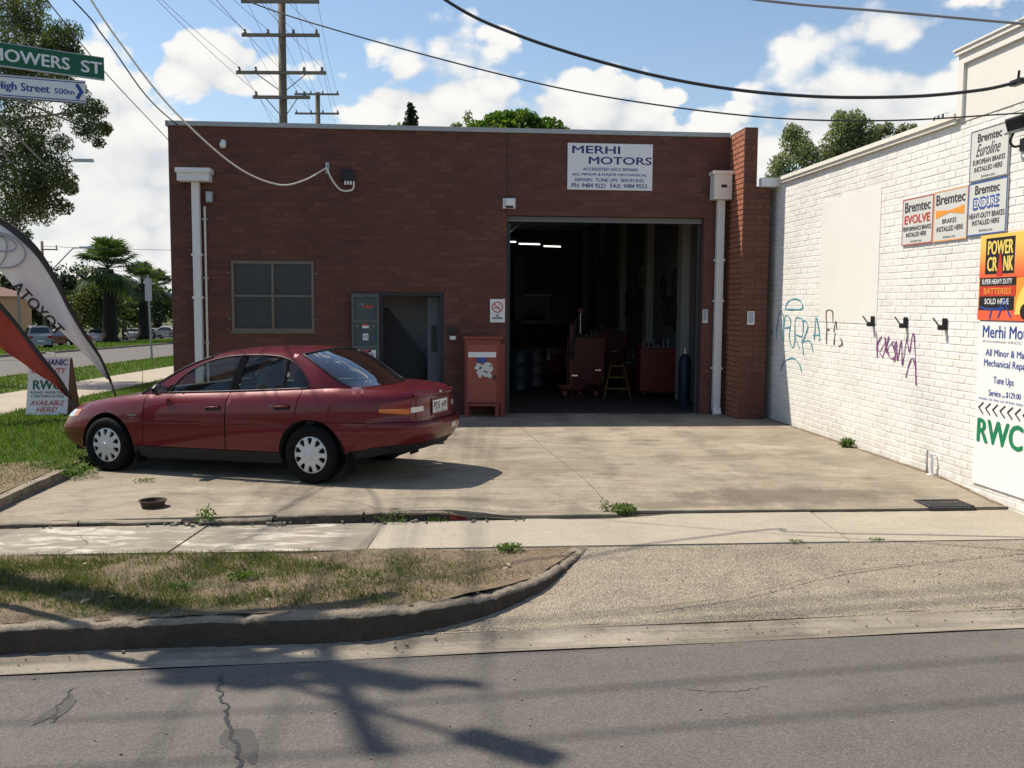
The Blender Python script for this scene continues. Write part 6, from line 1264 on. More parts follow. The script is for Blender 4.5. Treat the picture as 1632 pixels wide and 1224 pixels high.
MT = frame(Vector((-7.83, 18.41, 2.13)), d_, u_); mb = MB(); text(mb, 'ATOYOT', MT, 0, 1.22, .0, .20, .035); mb.build('lettering', M['ink'], t)
MT = frame((-7.99, 18.40, 2.81), (.97, 0, -.22), (.22, 0, .97)); mb = MB()
ell = lambda cx, cy, a, b, n=30: [(cx+a*math.cos(2*math.pi*k/n), cy+b*math.sin(2*math.pi*k/n)) for k in range(n+1)]
mb.ribbon(ell(0, 0, .46, .315), .035, MT); mb.ribbon(ell(0, .13, .27, .14), .028, MT); mb.ribbon(ell(.0, -.01, .12, .275), .03, MT); mb.build('oval_emblem', M['inkgrey'] if False else pmat('emblem_grey', (.33, .32, .315), var=.05, rough=.6), t)
banner('red teardrop banner leaning left in front of the folding board', 16.9, [(-6.26, .19), (-6.43, .52), (-6.66, .84), (-6.93, 1.22), (-7.16, 1.55), (-7.37, 1.82), (-7.67, 2.19), (-8.17, 2.50), (-8.67, 2.60), (-9.18, 2.44)],
       [(-6.32, .22), (-6.54, .43), (-6.77, .60), (-7.00, .77), (-7.20, .92), (-7.40, 1.07), (-7.70, 1.27), (-8.20, 1.59), (-8.70, 1.97), (-9.17, 2.36)], 'banner_red', (-6.11, -.12), .957)
# ================================================================== poles and overhead lines
M['insul'] = pmat('insulator_glaze', (.16, .14, .125), var=0, rvar=0, rough=.25); M['wire'] = pmat('overhead_wire', (.035, .036, .04), var=0, rvar=0, rough=.6); M['armwood'] = pmat('crossarm_timber', (.22, .18, .14), var=.2, scale=4, rough=.9)
def pole(label, x, y, zb, ztp, arms, r=.18, group='timber power poles', lean=0.):
    """arms: (height, half length, direction, insulator offsets, braced)"""
    t = thing('power_pole', label, 'power pole', (x, y, zb), group=group)
    part(t, 'pole', 'wood', lambda m: m.tube([(x, y, zb-.6), (x+lean*.5, y, (zb+ztp)/2), (x+lean, y, ztp)], [r*1.15, r, r*.8], 12), smooth=True)
    for (z, hl, d, ins, brace) in arms:
        d = Vector((*d, 0)).normalized(); n = Vector((-d.y, d.x, 0)); c = Vector((x, y, z))-n*(r+.05) if n.y > 0 else Vector((x, y, z))+n*(r+.05)
        Rm = Matrix.Rotation(math.atan2(d.y, d.x), 4, 'Z')
        a = part(t, 'crossarm', 'armwood', lambda m: m.box(c, (2*hl, .10, .12), Rm))
        for q in ins:
            i = part(t, 'insulator', 'insul', lambda m: m.lathe([(0, .06), (.05, .06), (.07, .1), (.04, .13), (.06, .17), (.04, .22), (0, .23)], c+d*q, 8)); i.parent = a
        if brace:
            for sg in (1, -1): b_ = part(t, 'brace', 'greym', lambda m: m.tube([c+d*sg*hl*.55+Vector((0, 0, -.05)), Vector((x, y, z-.62))+d*sg*r*.8], .02, 5)); b_.parent = a
    return t
pole('tall timber pole with four crossarms rising behind the brick roofline', -5.82, 38.6, -.5, 15.2, [(13.53, 1.52, (1, -.09), (-1.4, -.5, .5, 1.4), False), (12.26, 1.52, (1, -.09), (-1.4, -.5, .5, 1.4), False), (10.83, 1.76, (1, -.09), (-1.65, -1.0, 0.9, 1.6), True), (9.89, 1.12, (1, -.09), (-1.0, .9), True)], .17)
pole('farther timber pole with two crossarms right of the tall pole', -7.68, 66.3, -1., 16.1, [(15.92, 1.5, (1, -.09), (-1.4, -.4, .4, 1.4), False), (14.64, 1.5, (1, -.09), (-1.4, -.4, .4, 1.4), False), (12.9, 1.6, (1, -.09), (-1.5, 1.5), True)], .2)
P0 = (-7.2, 9.2)
t0_ = pole('pole beyond the left edge whose crossarm shadow falls on the road', P0[0], P0[1], -.15, 11.5, [(10.6, .9, (1, -.09), (-.85, -.3, .3, .85), True), (11.2, .95, (-.29, 1), (-.85, -.3, .35, .85), True)], .17)
part(t0_, 'lamp_arm', 'steel', lambda m: m.tube([(P0[0]+.1, P0[1]-.1, 8.3), (-5.9, 8.05, 8.75), (-5.3, 7.6, 8.8)], .03, 8)); part(t0_, 'lamp_head', 'greym', lambda m: m.box((-5.08, 7.46, 8.8), (.52, .2, .12), Matrix.Rotation(R(-38), 4, 'Z')))
part(t0_, 'transformer', 'greym', lambda m: m.lathe([(0, 0), (.24, 0), (.24, .8), (.18, .86), (0, .88)], (P0[0]+.2, P0[1]-.4, 8.9), 14), angle=40)
def cable(label, pts, r, n=10, mat='wire', name='overhead_cable', group=None, sub=True):
    mb = MB(); mb.tube(spline(pts, n) if sub else pts, r, 5); return tag(mb.build(name, M[mat], smooth=True), label, 'cable', group)
def sag(a, b, s, n=14):
    a, b = Vector(a), Vector(b); return [a.lerp(b, i/n)-Vector((0, 0, 4*s*(i/n)*(1-i/n))) for i in range(n+1)]
arm_near = {13.53: 10.8, 12.26: 10.8, 10.83: 10.6, 9.89: 10.4}
side_word = {-1: 'left', 1: 'right'}
gl = 'line wires strung between the power poles'; cnt = 0
for z, offs, far in ((13.53, (-1.4, -.5, .5, 1.4), 15.92), (12.26, (-1.4, -.5, .5, 1.4), 14.64), (10.83, (-1.65, 1.6), 12.9), (9.89, (-1.0, .9), None)):
    for q in offs:
        a = Vector((-5.82+q, 38.4-.09*q, z+.2)); b = Vector((P0[0]+q*.58, P0[1], arm_near[z]+.1)); c = Vector((-7.68+q*.95, 66.1, (far or 11)+.2))
        pts = sag(b, a, .45)+sag(a, c, .35)[1:]
        cable('%s line wire of the %s crossarm on the tall pole behind the roof' % ({-1.4: 'leftmost', -1.65: 'leftmost', -1.0: 'left', -.5: 'inner left', .5: 'inner right', 1.4: 'rightmost', 1.6: 'rightmost', .9: 'right'}[q], {13.53: 'top', 12.26: 'second highest', 10.83: 'long third', 9.89: 'lowest short'}[z]), pts, .0075, mat='wire', name='line_wire', group=gl, sub=False)
    # the same line carried on over the road
    if z == 13.53:
        for q in offs: cable('%s line wire carried over the road from the pole beyond the left edge' % {-1.4: 'leftmost', -.5: 'inner left', .5: 'inner right', 1.4: 'rightmost'}[q], sag((P0[0]+q*.58, P0[1], 10.85), (P0[0]+1.5+q, -32, 11.3), .5), .010, name='line_wire', group='line wires carried over the road', sub=False)
for k, (z, q) in enumerate(((11.4, -.85), (11.4, -.3), (11.4, .35), (11.4, .85), (9.6, 0.))):
    x, y = P0[0]-.29*q, P0[1]+q
    pts = sag((x-36, y-2.5, z), (x, y, z), .5)+sag((x, y, z), (x+38, y+3.4, z+.1), .55)[1:]
    cable('street line wire along the kerb on the %s insulator' % ['outermost street side', 'second', 'third', 'innermost verge side', 'low pole side'][k], pts, .016, name='line_wire', group='street line wires along the kerb', sub=False)
for (x, y) in ((P0[0]-2.6, 9.0),): pass
cable('pale twisted service cable drooping to the steel bracket on the brick facade', [(-1.69, FY-.13, 4.06), (-2.02, 15.35, 3.80), (-2.36, 14.9, 3.68), (-2.85, 14.2, 3.86), (-3.46, 13.41, 4.44), (-3.9, 12.8, 5.08), (-4.31, 12.27, 5.84), (-5.3, 11.0, 8.0), (P0[0], P0[1]+.1, 10.1)], .013, mat='cream')
cable('black cable ending behind the left end of the brick roof', [(-3.98, 16.8, 4.62), (-4.15, 14.7, 4.85), (-4.3, 13.2, 5.35), (-4.5, 11.9, 5.72), (P0[0], P0[1], 8.6)], .010)

import itertools
def px(x, y, d):
    """a point at distance d along the sight line of a measured picture position (used for far cables only)"""
    v = cf+r2*((x-816)/1500)-u2*((y-612)/1500); return Vector((0, 0, 1.88))+v*d
TH = 1
cable('thick black bundled cable sagging to the cream parapet on the right', [(P0[0], P0[1], 9.0), px(560, -120, 9.3), px(710, 0, 9.2), px(830, 58, 9.1), px(1000, 110, 9.), px(1150, 140, 8.9), px(1300, 154, 8.8), px(1450, 154, 8.75), px(1560, 144, 8.75), px(1622, 131, 8.72)], .0165)
cable('thin black cable passing behind the left corner of the brick wall', [px(330, 292, 24), px(270, 225, 20), px(170, 118, 15.5), px(75, 0, 12.3), px(0, -100, 10.6), (P0[0], P0[1], 8.4)], .0085)
t = thing('cable_anchor', 'black cable anchor clamp on the cream parapet', 'clamp', tuple(px(1622, 131, 8.72))); a_ = px(1622, 131, 8.72)
part(t, 'clamp', 'black', lambda m: m.box(a_, (.06, .16, .05))); part(t, 'eye_bolt', 'steel', lambda m: m.tube([a_, (WX+.0, a_.y-.12, a_.z+.02)], .012, 6)); part(t, 'tail', 'black', lambda m: m.tube([a_, a_+Vector((-.01, -.03, .10))], .012, 5))
cable('thin black cable crossing the sky above the sign to the white wall', [px(-300, -400, 9.6), px(0, -195, 9.8), px(200, -86, 9.8), px(390, 0, 9.8), px(560, 55, 9.4), px(820, 124, 8.9), px(1000, 160, 8.7), px(1220, 187, 8.5), px(1420, 192, 8.5), px(1632, 180, 8.7)], .0075)
cable('grey cable crossing the top right corner of the view', [px(980, -38, 8.6), px(1210, 0, 8.3), px(1420, 19, 8.1), px(1632, 38, 7.9), px(1900, 60, 7.6)], .0125, mat='greym')
# far street lamps, poles and posts beside the main road
def lamp_post(label, x, y, zh, arm, zt_):
    zb = H(x, y); t = thing('street_lamp', label, 'street lamp', (x, y, zb), group='street lamps along the main road')
    part(t, 'column', 'greym', lambda m: m.tube([(x, y, zb-.2), (x, y, zh)], [.09, .06], 8), smooth=True); part(t, 'arm', 'greym', lambda m: m.tube([(x, y, zh), (x+arm*.75, y, zt_-.05), (x+arm, y, zt_)], .05, 6)); part(t, 'lamp_head', 'steel', lambda m: m.box((x+arm+.45, y, zt_+.02), (1.1, .3, .16)))
lamp_post('street lamp whose head shows through the gum tree', -24.2, 57.9, 9.3, 3.5, 10.05); lamp_post('street lamp with a long slanting arm near the tall palm', -30.3, 78.3, 4.1, 2.5, 6.1)
x, y = -30.9, 78.6; zb = H(x, y); t = thing('power_pole', 'far slim pole with a short crossarm behind the white banner', 'power pole', (x, y, zb), group='timber power poles')
part(t, 'pole', 'wood', lambda m: m.tube([(x, y, zb-.3), (x, y, 6.6)], [.16, .11], 8), smooth=True); part(t, 'crossarm', 'armwood', lambda m: m.box((x+.55, y, 5.95), (1.3, .1, .1)))
for q in (-.05, 1.1): part(t, 'insulator', 'insul', lambda m: m.tube([(x+q, y, 6.0), (x+q, y, 6.3)], .05, 6))
cable('far thin wires behind the palm crown', sag((-30.9, 78.6, 6.2), (14, 112, 9.5), .8), .02, sub=False); cable('far low wire crossing behind the palm crown', sag((-31.2, 78.6, 4.4), (10, 108, 5.5), .3), .02, sub=False)
x, y = -13.0, 45.2; zb = H(x, y); t = thing('sign_post', 'slim grey post with a narrow sign plate on the grass verge', 'sign post', (x, y, zb)); part(t, 'post', 'greym', lambda m: m.tube([(x, y, zb-.2), (x-.1, y, zb+3.9)], .05, 8)); part(t, 'plate', 'steel', lambda m: m.bx(x-.22, x+.08, y-.08, y-.05, zb+2.7, zb+3.75))
x, y = -24.2, 52; zb = H(x, y); t = thing('timber_post', 'dark timber post beside the main road behind the banners', 'post', (x, y, zb)); part(t, 'post', 'wood', lambda m: m.tube([(x, y, zb-.2), (x, y, zb+4.6)], .19, 10)); part(t, 'cap', 'dark', lambda m: m.tube([(x, y, zb+4.6), (x, y, zb+4.66)], .21, 10))
# ================================================================== far cars
M['farglass'] = pmat('far_car_glass', (.02, .024, .028), var=0, rvar=0, rough=.08, coat=1.)
cm('silver_paint', (.42, .42, .41), rough=.3, coat=1.); cm('white_car', (.62, .62, .60), rough=.3, coat=1.); cm('grey_car', (.20, .22, .23), rough=.3, coat=1.); cm('maroon_car', (.10, .008, .012), rough=.3, coat=1.); cm('far_tail', (.35, .01, .01), rough=.2)
def far_car(label, x, y, rot, col, kind, z=None, group='cars parked along the main road'):
    t = thing('parked_car', label, 'car', (x, y, (H(x, y)-.1) if z is None else z), (0, 0, R(rot)), group)
    prof = {'sedan': [(2.25, .55), (2.15, .72), (1.1, .88), (.35, 1.36), (-.2, 1.43), (-.9, 1.40), (-1.6, 1.02), (-2.2, .98), (-2.3, .6)], 'wagon': [(2.25, .55), (2.15, .75), (1.15, .92), (.45, 1.40), (-.2, 1.48), (-1.6, 1.45), (-2.1, 1.05), (-2.25, .95), (-2.3, .6)], 'suv': [(2.15, .6), (2.1, .95), (1.1, 1.08), (.5, 1.66), (-.2, 1.74), (-1.7, 1.70), (-2.0, 1.2), (-2.1, 1.1), (-2.15, .65)]}[kind]
    zb = .28 if kind != 'suv' else .38; wd = .86; belt = prof[2][1]+.02
    secs = [p for p in prof]; full = [(2.2, zb)]+secs+[(-2.2, zb)]
    def wid(z): return wd if z <= belt else wd-(z-belt)*.45
    def cp(name, mt, mb, parent=None, **k): o = mb.build(name, M[mt], parent or t, world=False, **k); return o
    mb = MB(); L = [[Vector((x_, -wid(z_)*(1 if abs(x_) < 2.1 else .86), z_)), Vector((x_, -wid(z_)*.9, z_+.03*(z_ > 1))), Vector((x_, wid(z_)*.9, z_+.03*(z_ > 1))), Vector((x_, wid(z_)*(1 if abs(x_) < 2.1 else .86), z_))] for x_, z_ in full]
    mb.grid(L)
    for k_ in (0, -1): mb.add([r_[k_] for r_ in L], [tuple(range(len(L)))])
    cp('body', col, mb, bevel=.04)
    roof = [p for p in prof if p[1] > belt+.25]; xf, xr = prof[2][0], prof[6][0]
    for s in (1, -1):
        mb = MB(); pts = [(xf-.25, belt+.02)]+[(px_*.97-.03, pz_-.09) for px_, pz_ in roof]+[(xr+.12, belt+.03)]
        mb.add([Vector((a, s*(wid(b)+.006), b)) for a, b in pts], [tuple(range(len(pts)))]); cp('side_window', 'farglass', mb)
        mb = MB(); mb.box((-2.2, s*.66, belt-.12), (.18, .28, .16)); cp('tail_lamp', 'far_tail', mb); mb = MB(); mb.box((2.16, s*.62, .66 if kind != 'suv' else .84), (.12, .34, .13)); cp('headlamp', 'headlamp', mb)
        for wx in (1.36, -1.36):
            r_ = .31 if kind != 'suv' else .36; mb = MB(); mb.tube([(wx, s*.62, r_), (wx, s*.88, r_)], r_, 18); w_ = cp('wheel', 'tyre', mb); mb = MB(); mb.tube([(wx, s*.87, r_), (wx, s*.89, r_)], r_*.6, 14); h_ = cp('rim', 'hubcap', mb); h_.parent = w_
    for (i0, i1, nm) in ((2, 3, 'windscreen'), (5, 6, 'rear_window')):
        a, b = prof[i0], prof[i1]; A = Vector((a[0], 0, a[1])).lerp(Vector((b[0], 0, b[1])), .1); B = Vector((a[0], 0, a[1])).lerp(Vector((b[0], 0, b[1])), .92); off = Vector((.012 if i0 == 2 else -.012, 0, .02+.012))
        mb = MB(); mb.add([A+off+Vector((0, -wid(A.z)*.86, 0)), A+off+Vector((0, wid(A.z)*.86, 0)), B+off+Vector((0, wid(B.z)*.86, .0)), B+off+Vector((0, -wid(B.z)*.86, 0))], [(0, 1, 2, 3)]); cp(nm, 'farglass', mb)
    mb = MB(); mb.bx(-2.31, -2.295, -.24, .24, .62, .74); cp('number_plate', 'sign', mb)
    return t
far_car('grey four wheel drive parked nearest, below the red banner', -30.1, 75.0, 118, 'grey_car', 'suv', H(-30.1, 75)-.0)
far_car('maroon hatchback parked behind the white banner', -31.4, 84.0, 152, 'maroon_car', 'sedan', H(-31.4, 84)-.0)
far_car('silver sedan seen from behind left of the palm trunk', -35.4, 103.5, 104, 'silver_paint', 'sedan', H(-35.4, 103.5)-.0)
far_car('white station wagon parked right of the palm trunk', -39.5, 128.6, 112, 'white_car', 'wagon', H(-39.5, 128.6)-.0)
far_car('silver car half hidden behind the white station wagon', -39.3, 136, 150, 'silver_paint', 'wagon', H(-39.3, 136)-.0)
far_car('white car half hidden behind the maroon hatchback', -38.6, 101, 160, 'white_car', 'sedan', H(-38.6, 101)-.0)
far_car('white car cut off by the brick corner far up the road', -35.4, 129.5, 165, 'white_car', 'sedan', H(-35.4, 129.5)+.25)
inn = far_car('dark red car parked nose out deep inside the workshop', 2.85, 23.6, -82, 'maroon_car', 'sedan', 0.0, None)
# ================================================================== trees and plants
M['gum'] = leafmat('gum_leaf', [(.03, .055, .018), (.055, .09, .028), (.085, .125, .04), (.115, .155, .05), (.14, .11, .045)], .38, .45)
M['leafmid'] = leafmat('tree_leaf', [(.022, .045, .010), (.04, .078, .016), (.065, .11, .025), (.10, .15, .035)], .4)
M['leafbright'] = leafmat('fresh_leaf', [(.05, .10, .015), (.09, .17, .025), (.14, .22, .035), (.08, .13, .02)], .45)
M['leafdark'] = leafmat('dark_leaf', [(.012, .022, .009), (.02, .034, .013), (.032, .046, .018)], .2)
M['leafolive'] = leafmat('olive_leaf', [(.04, .055, .015), (.075, .095, .022), (.11, .13, .035)], .35)
M['gumleaf2'] = leafmat('grey_gum_leaf', [(.10, .13, .065), (.15, .185, .095), (.20, .235, .125), (.24, .24, .15)], .5)
M['palmleaf'] = leafmat('palm_leaf', [(.035, .065, .016), (.06, .10, .025), (.09, .14, .04)], .3, .4)
M['palmdry'] = leafmat('dry_palm_leaf', [(.07, .052, .03), (.10, .075, .045), (.13, .10, .06)], .15, .8)
M['bark'] = pmat('bark', (.12, .095, .07), var=.3, scale=6, rough=.95, bump=.6, bscale=18, bdist=.03)
M['gumbark'] = pmat('gum_bark', (.30, .26, .21), var=.25, scale=5, rough=.9)
def leaves(clusters, size, asp=2.6, droop=0., fold=.0):
    """clusters: (centre, radius xyz, count); one small quad per leaf"""
    C_ = []; 
    for c, r, n in clusters:
        u = RNG.normal(size=(n, 3)); u /= np.linalg.norm(u, axis=1, keepdims=True); k = RNG.random((n, 1))**.45
        C_.append(np.array(c)+u*k*np.array(r))
    P = np.concatenate(C_); n = len(P)
    d = RNG.normal(size=(n, 3)); d[:, 2] = d[:, 2]*(1-droop)-droop*1.6; d /= np.linalg.norm(d, axis=1, keepdims=True)
    e = np.cross(d, RNG.normal(size=(n, 3))); e /= np.linalg.norm(e, axis=1, keepdims=True)+1e-9
    s = size*(.6+.8*RNG.random((n, 1))); a = d*s*.5; b = e*s*.5/asp
    V = np.stack([P-a, P+b-a*.1, P+a, P-b-a*.1], 1).reshape(-1, 3)
    F = np.arange(4*n).reshape(n, 4)
    return V.tolist(), F.tolist()
def limb_set(mb, base, tips, r0, bend=.3):
    base = Vector(base)
    for tp, r in tips:
        tp = Vector(tp); mid = base.lerp(tp, .5)+Vector((random.uniform(-bend, bend), random.uniform(-bend, bend), bend*.6)); pts = spline([base, mid, tp], 5); mb.tube(pts, [r+(r*.25-r)*i/(len(pts)-1) for i in range(len(pts))], 6)
def tree(name, label, base, trunk, clusters, size, mat, bark='bark', asp=2.6, droop=0., group=None, tr=.2, cat='tree', limbs=None):
    t = thing(name, label, cat, base, group=group)
    mb = MB(); pts = spline([Vector(base)-Vector((0, 0, .3))]+[Vector(p) for p in trunk], 5); mb.tube(pts, [tr*(1-.6*i/(len(pts)-1)) for i in range(len(pts))], 8); tk = mb.build('trunk', M[bark], t, smooth=True)
    mb = MB()
    for (c, r, n) in (clusters if limbs is None else limbs): limb_set(mb, trunk[max(0, len(trunk)-2)] if random.random() < .4 else trunk[-1], [(c, tr*.2)], tr)
    lb = mb.build('limb', M[bark], t, smooth=True)
    V, F = leaves(clusters, size, asp, droop); T = wm(t).inverted()
    V = [(v[0]-base[0], v[1]-base[1], v[2]-base[2]) for v in V]
    o = bpy.data.objects.new('crown', big_mesh('crown', V, F, M[mat])); COL.objects.link(o); o.parent = t
    return t
def puff(cs, k=1.): return cs
def cl(x, y, z, r, n, fz=.8): return ((x, y, z), (r, r, r*fz), n)
# big gum whose crown hangs over the left edge
random.seed(11)
def gp(x, y, d=25.): p = px(x, y, d); return (p.x, p.y, p.z)
G1 = []
for (x, y, r, n) in [(-20, 30, 60, 900), (30, 25, 32, 420), (58, 48, 34, 560), (95, 70, 28, 420), (110, 50, 20, 200), (75, 95, 36, 620), (20, 85, 45, 700), (118, 84, 14, 120), (150, 175, 20, 260), (166, 205, 13, 140), (140, 205, 22, 260), (120, 150, 22, 200), (90, 130, 25, 220), (40, 150, 40, 420), (-10, 170, 50, 600), (30, 205, 34, 420), (75, 195, 22, 150), (100, 228, 16, 120), (45, 240, 26, 320), (158, 228, 10, 60), (60, 275, 34, 520), (95, 285, 24, 330), (112, 300, 13, 120), (25, 300, 40, 620), (70, 320, 26, 330), (100, 330, 15, 120), (20, 345, 26, 300), (40, 375, 12, 60), (-40, 260, 60, 700), (-30, 340, 50, 500), (60, 4, 18, 120), (20, 0, 16, 120), (-60, -60, 120, 1400), (35, 120, 28, 300), (5, 250, 24, 260), (80, 130, 26, 160), (60, 220, 24, 160), (115, 180, 20, 110), (70, 345, 18, 90), (60, 240, 30, 200), (15, 130, 36, 300), (90, 255, 22, 140), (130, 175, 22, 120), (100, 110, 22, 160), (-5, 90, 40, 300), (60, 300, 34, 300), (45, 330, 30, 260)]:
    c = gp(x, y, 25+random.uniform(-1.2, 1.2)); rr = r*25/1500*1.12; G1.append((c, (rr, rr*1.2, rr*.85), int(n*.9)))
tree('gum_tree', 'large dark gum tree hanging over the street sign from the left', (-13.4, 26.5, H(-13.4, 26.5)), [(-13.3, 26.2, 2.5), (-13.0, 25.8, 5.5), (-12.4, 25.4, 7.5)], [(c, r, int(n*4)) for c, r, n in G1], .105, 'gum', 'gumbark', asp=3.4, droop=.45, tr=.34, limbs=[g_ for g_ in G1 if g_[2] > 200])
# trees showing above the brick roofline
tree('cypress', 'narrow dark cypress tip above the brick roofline', (-1.0, 46, -.6), [(-1.0, 46, 4), (-1.0, 46, 9)], [((-1.0, 46, 6.5), (1.5, 1.5, 2), 500), ((-1.0, 46, 9.4), (.62, .62, 1.2), 900), ((-.95, 46, 10.4), (.34, .34, .8), 420), ((-1.0, 46, 11.0), (.16, .16, .38), 150)], .22, 'leafdark', asp=2.2)
tree('broadleaf_tree', 'round bright green tree behind the roof left of the name board', (3.4, 41, -.6), [(3.4, 41, 3.5), (3.4, 41, 6.5)], [cl(3.3, 41, 8.4, 1.7, 3000), cl(4.5, 41, 8.2, 1.4, 2200), cl(2.3, 41, 8.5, .9, 560), cl(3.0, 41, 9.6, .62, 480), cl(3.75, 41, 9.5, .6, 420), cl(2.45, 41, 9.25, .55, 330), cl(4.6, 41, 9.1, .65, 380), cl(5.4, 41, 8.7, .6, 300), cl(1.75, 41, 9.0, .34, 130), cl(4.2, 41, 9.75, .34, 170), cl(2.0, 41, 9.15, .7, 600), cl(5.0, 41, 9.3, .75, 800), cl(4.0, 41, 9.65, .7, 700), cl(2.9, 41, 9.45, .75, 700), cl(5.6, 41, 9.0, .6, 420), cl(3.35, 41, 9.85, .38, 220), cl(2.55, 41, 9.75, .3, 130)], .2, 'leafbright', asp=1.5, tr=.25)
tree('sapling', 'sparse reddish shrub tip beside the cypress', (-1.9, 46, -.6), [(-1.9, 46, 5), (-1.85, 46, 9.6)], [cl(-1.9, 46, 10.1, .32, 110), cl(-1.55, 46, 10.2, .3, 90)], .2, 'gumleaf2', tr=.08)
tree('sapling', 'wispy twig tip left of the round green tree', (1.2, 43, -.6), [(1.2, 43, 5), (1.2, 43, 9.2)], [cl(1.15, 43, 9.75, .28, 100), cl(1.65, 43, 10.2, .22, 70, 1.6), cl(.75, 43, 9.5, .2, 50)], .2, 'gumleaf2', tr=.07)
# gums behind the white wall
def gum_behind(label, cs, bx_): tree('gum_tree', label, bx_, [(bx_[0], bx_[1], 3.5), (bx_[0]+.2, bx_[1], 6.5)], [(c, r, int(n*1.7)) for c, r, n in cs], .21, 'gumleaf2', 'gumbark', asp=3., droop=.3, group='gum trees behind the white wall', tr=.22)
def G_(lst, d=45.): return [((lambda p: (p.x, p.y, p.z))(px(x, y, d+random.uniform(-1, 1))), (r*d/1500, r*d/1500, r*d/1500*f), n) for (x, y, r, n, f) in lst]
gum_behind('rounded grey green gum at the left end of the white wall', G_([(1268, 232, 28, 700, 1.1), (1262, 212, 16, 260, 1), (1285, 245, 20, 380, 1), (1245, 265, 22, 420, .9), (1235, 285, 18, 260, .8), (1290, 270, 24, 380, 1), (1250, 300, 30, 350, .8)]), (17.3, 45, 0))
gum_behind('tall twin topped gum above the middle of the white wall', G_([(1345, 205, 24, 560, 1.2), (1338, 188, 11, 160, 1.2), (1362, 195, 20, 420, 1), (1375, 215, 26, 560, 1), (1330, 235, 28, 620, 1), (1355, 245, 34, 620, .9), (1400, 215, 18, 320, 1), (1415, 205, 10, 110, 1), (1320, 260, 26, 350, .9), (1390, 240, 24, 350, .9)]), (20, 44.6, 0))
gum_behind('small wispy gum tips at the right of the white wall skyline', G_([(1440, 207, 12, 110, .8), (1428, 214, 8, 60, 1.2), (1455, 202, 8, 50, .6), (1435, 230, 18, 160, 1)]), (23, 44.3, 0))
# palms on the median
M['palmbark'] = pmat('shaggy_palm_trunk', (.022, .017, .012), var=.4, scale=3, rough=.95, bump=1., bscale=8, bdist=.2)
def palm(label, x, y, h, cr, nf=46, seed=1):
    rr = random.Random(seed); zb = H(x, y); t = thing('fan_palm', label, 'palm tree', (x, y, zb), group='fan palms on the median')
    mb = MB(); mb.tube([(x, y, zb-.3), (x, y, zb+.7), (x+.1, y, zb+h*.45), (x, y, zb+h*.68)], [1.2, .72, .62, .5], 12); mb.build('trunk', M['palmbark'], t, smooth=True)
    c = Vector((x, y, zb+h*.69))
    for (nm, mt, cnt, e0, e1) in (('frond', 'palmleaf', nf, -55, 84), ('dry_skirt', 'palmdry', nf, -88, -50)):
        mb = MB()
        for k in range(cnt):
            az_ = rr.uniform(0, 2*math.pi); e_ = R(rr.uniform(e0, e1)); d = Vector((math.cos(az_)*math.cos(e_), math.sin(az_)*math.cos(e_), math.sin(e_))); L = cr*(.42 if nm == 'frond' else .2)
            up = Vector((0, 0, 1)); sd = d.cross(up); sd = sd.normalized() if sd.length > .05 else Vector((1, 0, 0)); hub = c+d*L; n_ = sd.cross(d).normalized()
            mb.tube([c, hub], .035, 4, caps=False)
            for q in range(15):
                a = R(-70+10*q); fd = (d*math.cos(a)+sd*math.sin(a)).normalized(); ln_ = cr*(.60 if nm == 'frond' else .34)*(.75+.25*math.cos(a))*rr.uniform(.85, 1.1); w_ = fd.cross(n_).normalized()*ln_*.05
                m_ = hub+fd*ln_*.62; tp = hub+fd*ln_-Vector((0, 0, ln_*.22)); mb.add([hub, m_+w_, tp, m_-w_], [(0, 1, 2, 3)])
        mb.build(nm, M[mt], t)
palm('tallest fan palm on the median with a shaggy trunk', -32.2, 97.9, 10.9, 3.8, 44, 3); palm('shorter fan palm right of the tallest palm', -37.2, 126, 10.6, 3.4, 36, 5); palm('fan palm cut off by the corner of the brick wall', -43.9, 156, 11.6, 3.6, 46, 8)
# shrubs and trees along the far side of the main road
def far_tree(label, x, y, hgt, wd, mat, n=1100, size=.55, asp=1.7, grp='trees beyond the main road', low=False):
    zb = H(x, max(min(y, 170), 0)); cs = []
    for k in range(9): a = random.uniform(0, 6.3); q = random.uniform(.15, .62); cs.append(((x+math.cos(a)*wd*q, y+math.sin(a)*wd*q*.5, zb+hgt*random.uniform(.28 if low else .42, .84)), (wd*.40, wd*.36, hgt*.20), n//9))
    cs.append(((x, y, zb+hgt*.62), (wd*.55, wd*.5, hgt*.36), n//3))
    tree('bushy_tree', label, (x, y, zb), [(x, y, zb+hgt*.3), (x, y, zb+hgt*.6)], cs, size, mat, asp=asp, group=grp, tr=.03*hgt)
far_tree('round olive bush left of the tallest palm', -35.5, 104, 6.6, 4.4, 'leafolive', 2300, .38, low=True)
far_tree('dark tree behind the olive bush', -43, 118, 9.5, 6, 'leafdark', 1500)
far_tree('dark tree crown poking over the white banner', -46, 112, 10.6, 4.6, 'leafdark', 1300)
far_tree('dull green tree behind the silver car', -45, 132, 8.5, 6, 'leafmid', 1500, low=True)
far_tree('leafy tree between the two palms', -43.5, 138, 8.2, 5, 'leafmid', 1400, low=True)
far_tree('dark tree filling the gap behind the second palm', -47, 150, 9, 6.5, 'leafdark', 1500, low=True)
far_tree('green tree beside the brick corner', -46, 165, 9.5, 5.5, 'leafmid', 1400, low=True)
far_tree('yellowish shrub beside the palm trunk', -38, 116, 3.6, 2.0, 'leafolive', 700, .35, low=True)
far_tree('dark shrub behind the grey four wheel drive', -40, 86, 4.6, 4.5, 'leafdark', 1300, .45, low=True)
far_tree('dark shrub under the peach coloured house', -43, 92, 4.4, 4.5, 'leafmid', 1200, .45, low=True)
far_tree('dark conifer at the left edge below the banner', -36.5, 68.5, 6.6, 3.0, 'leafdark', 1600, .35, low=True)
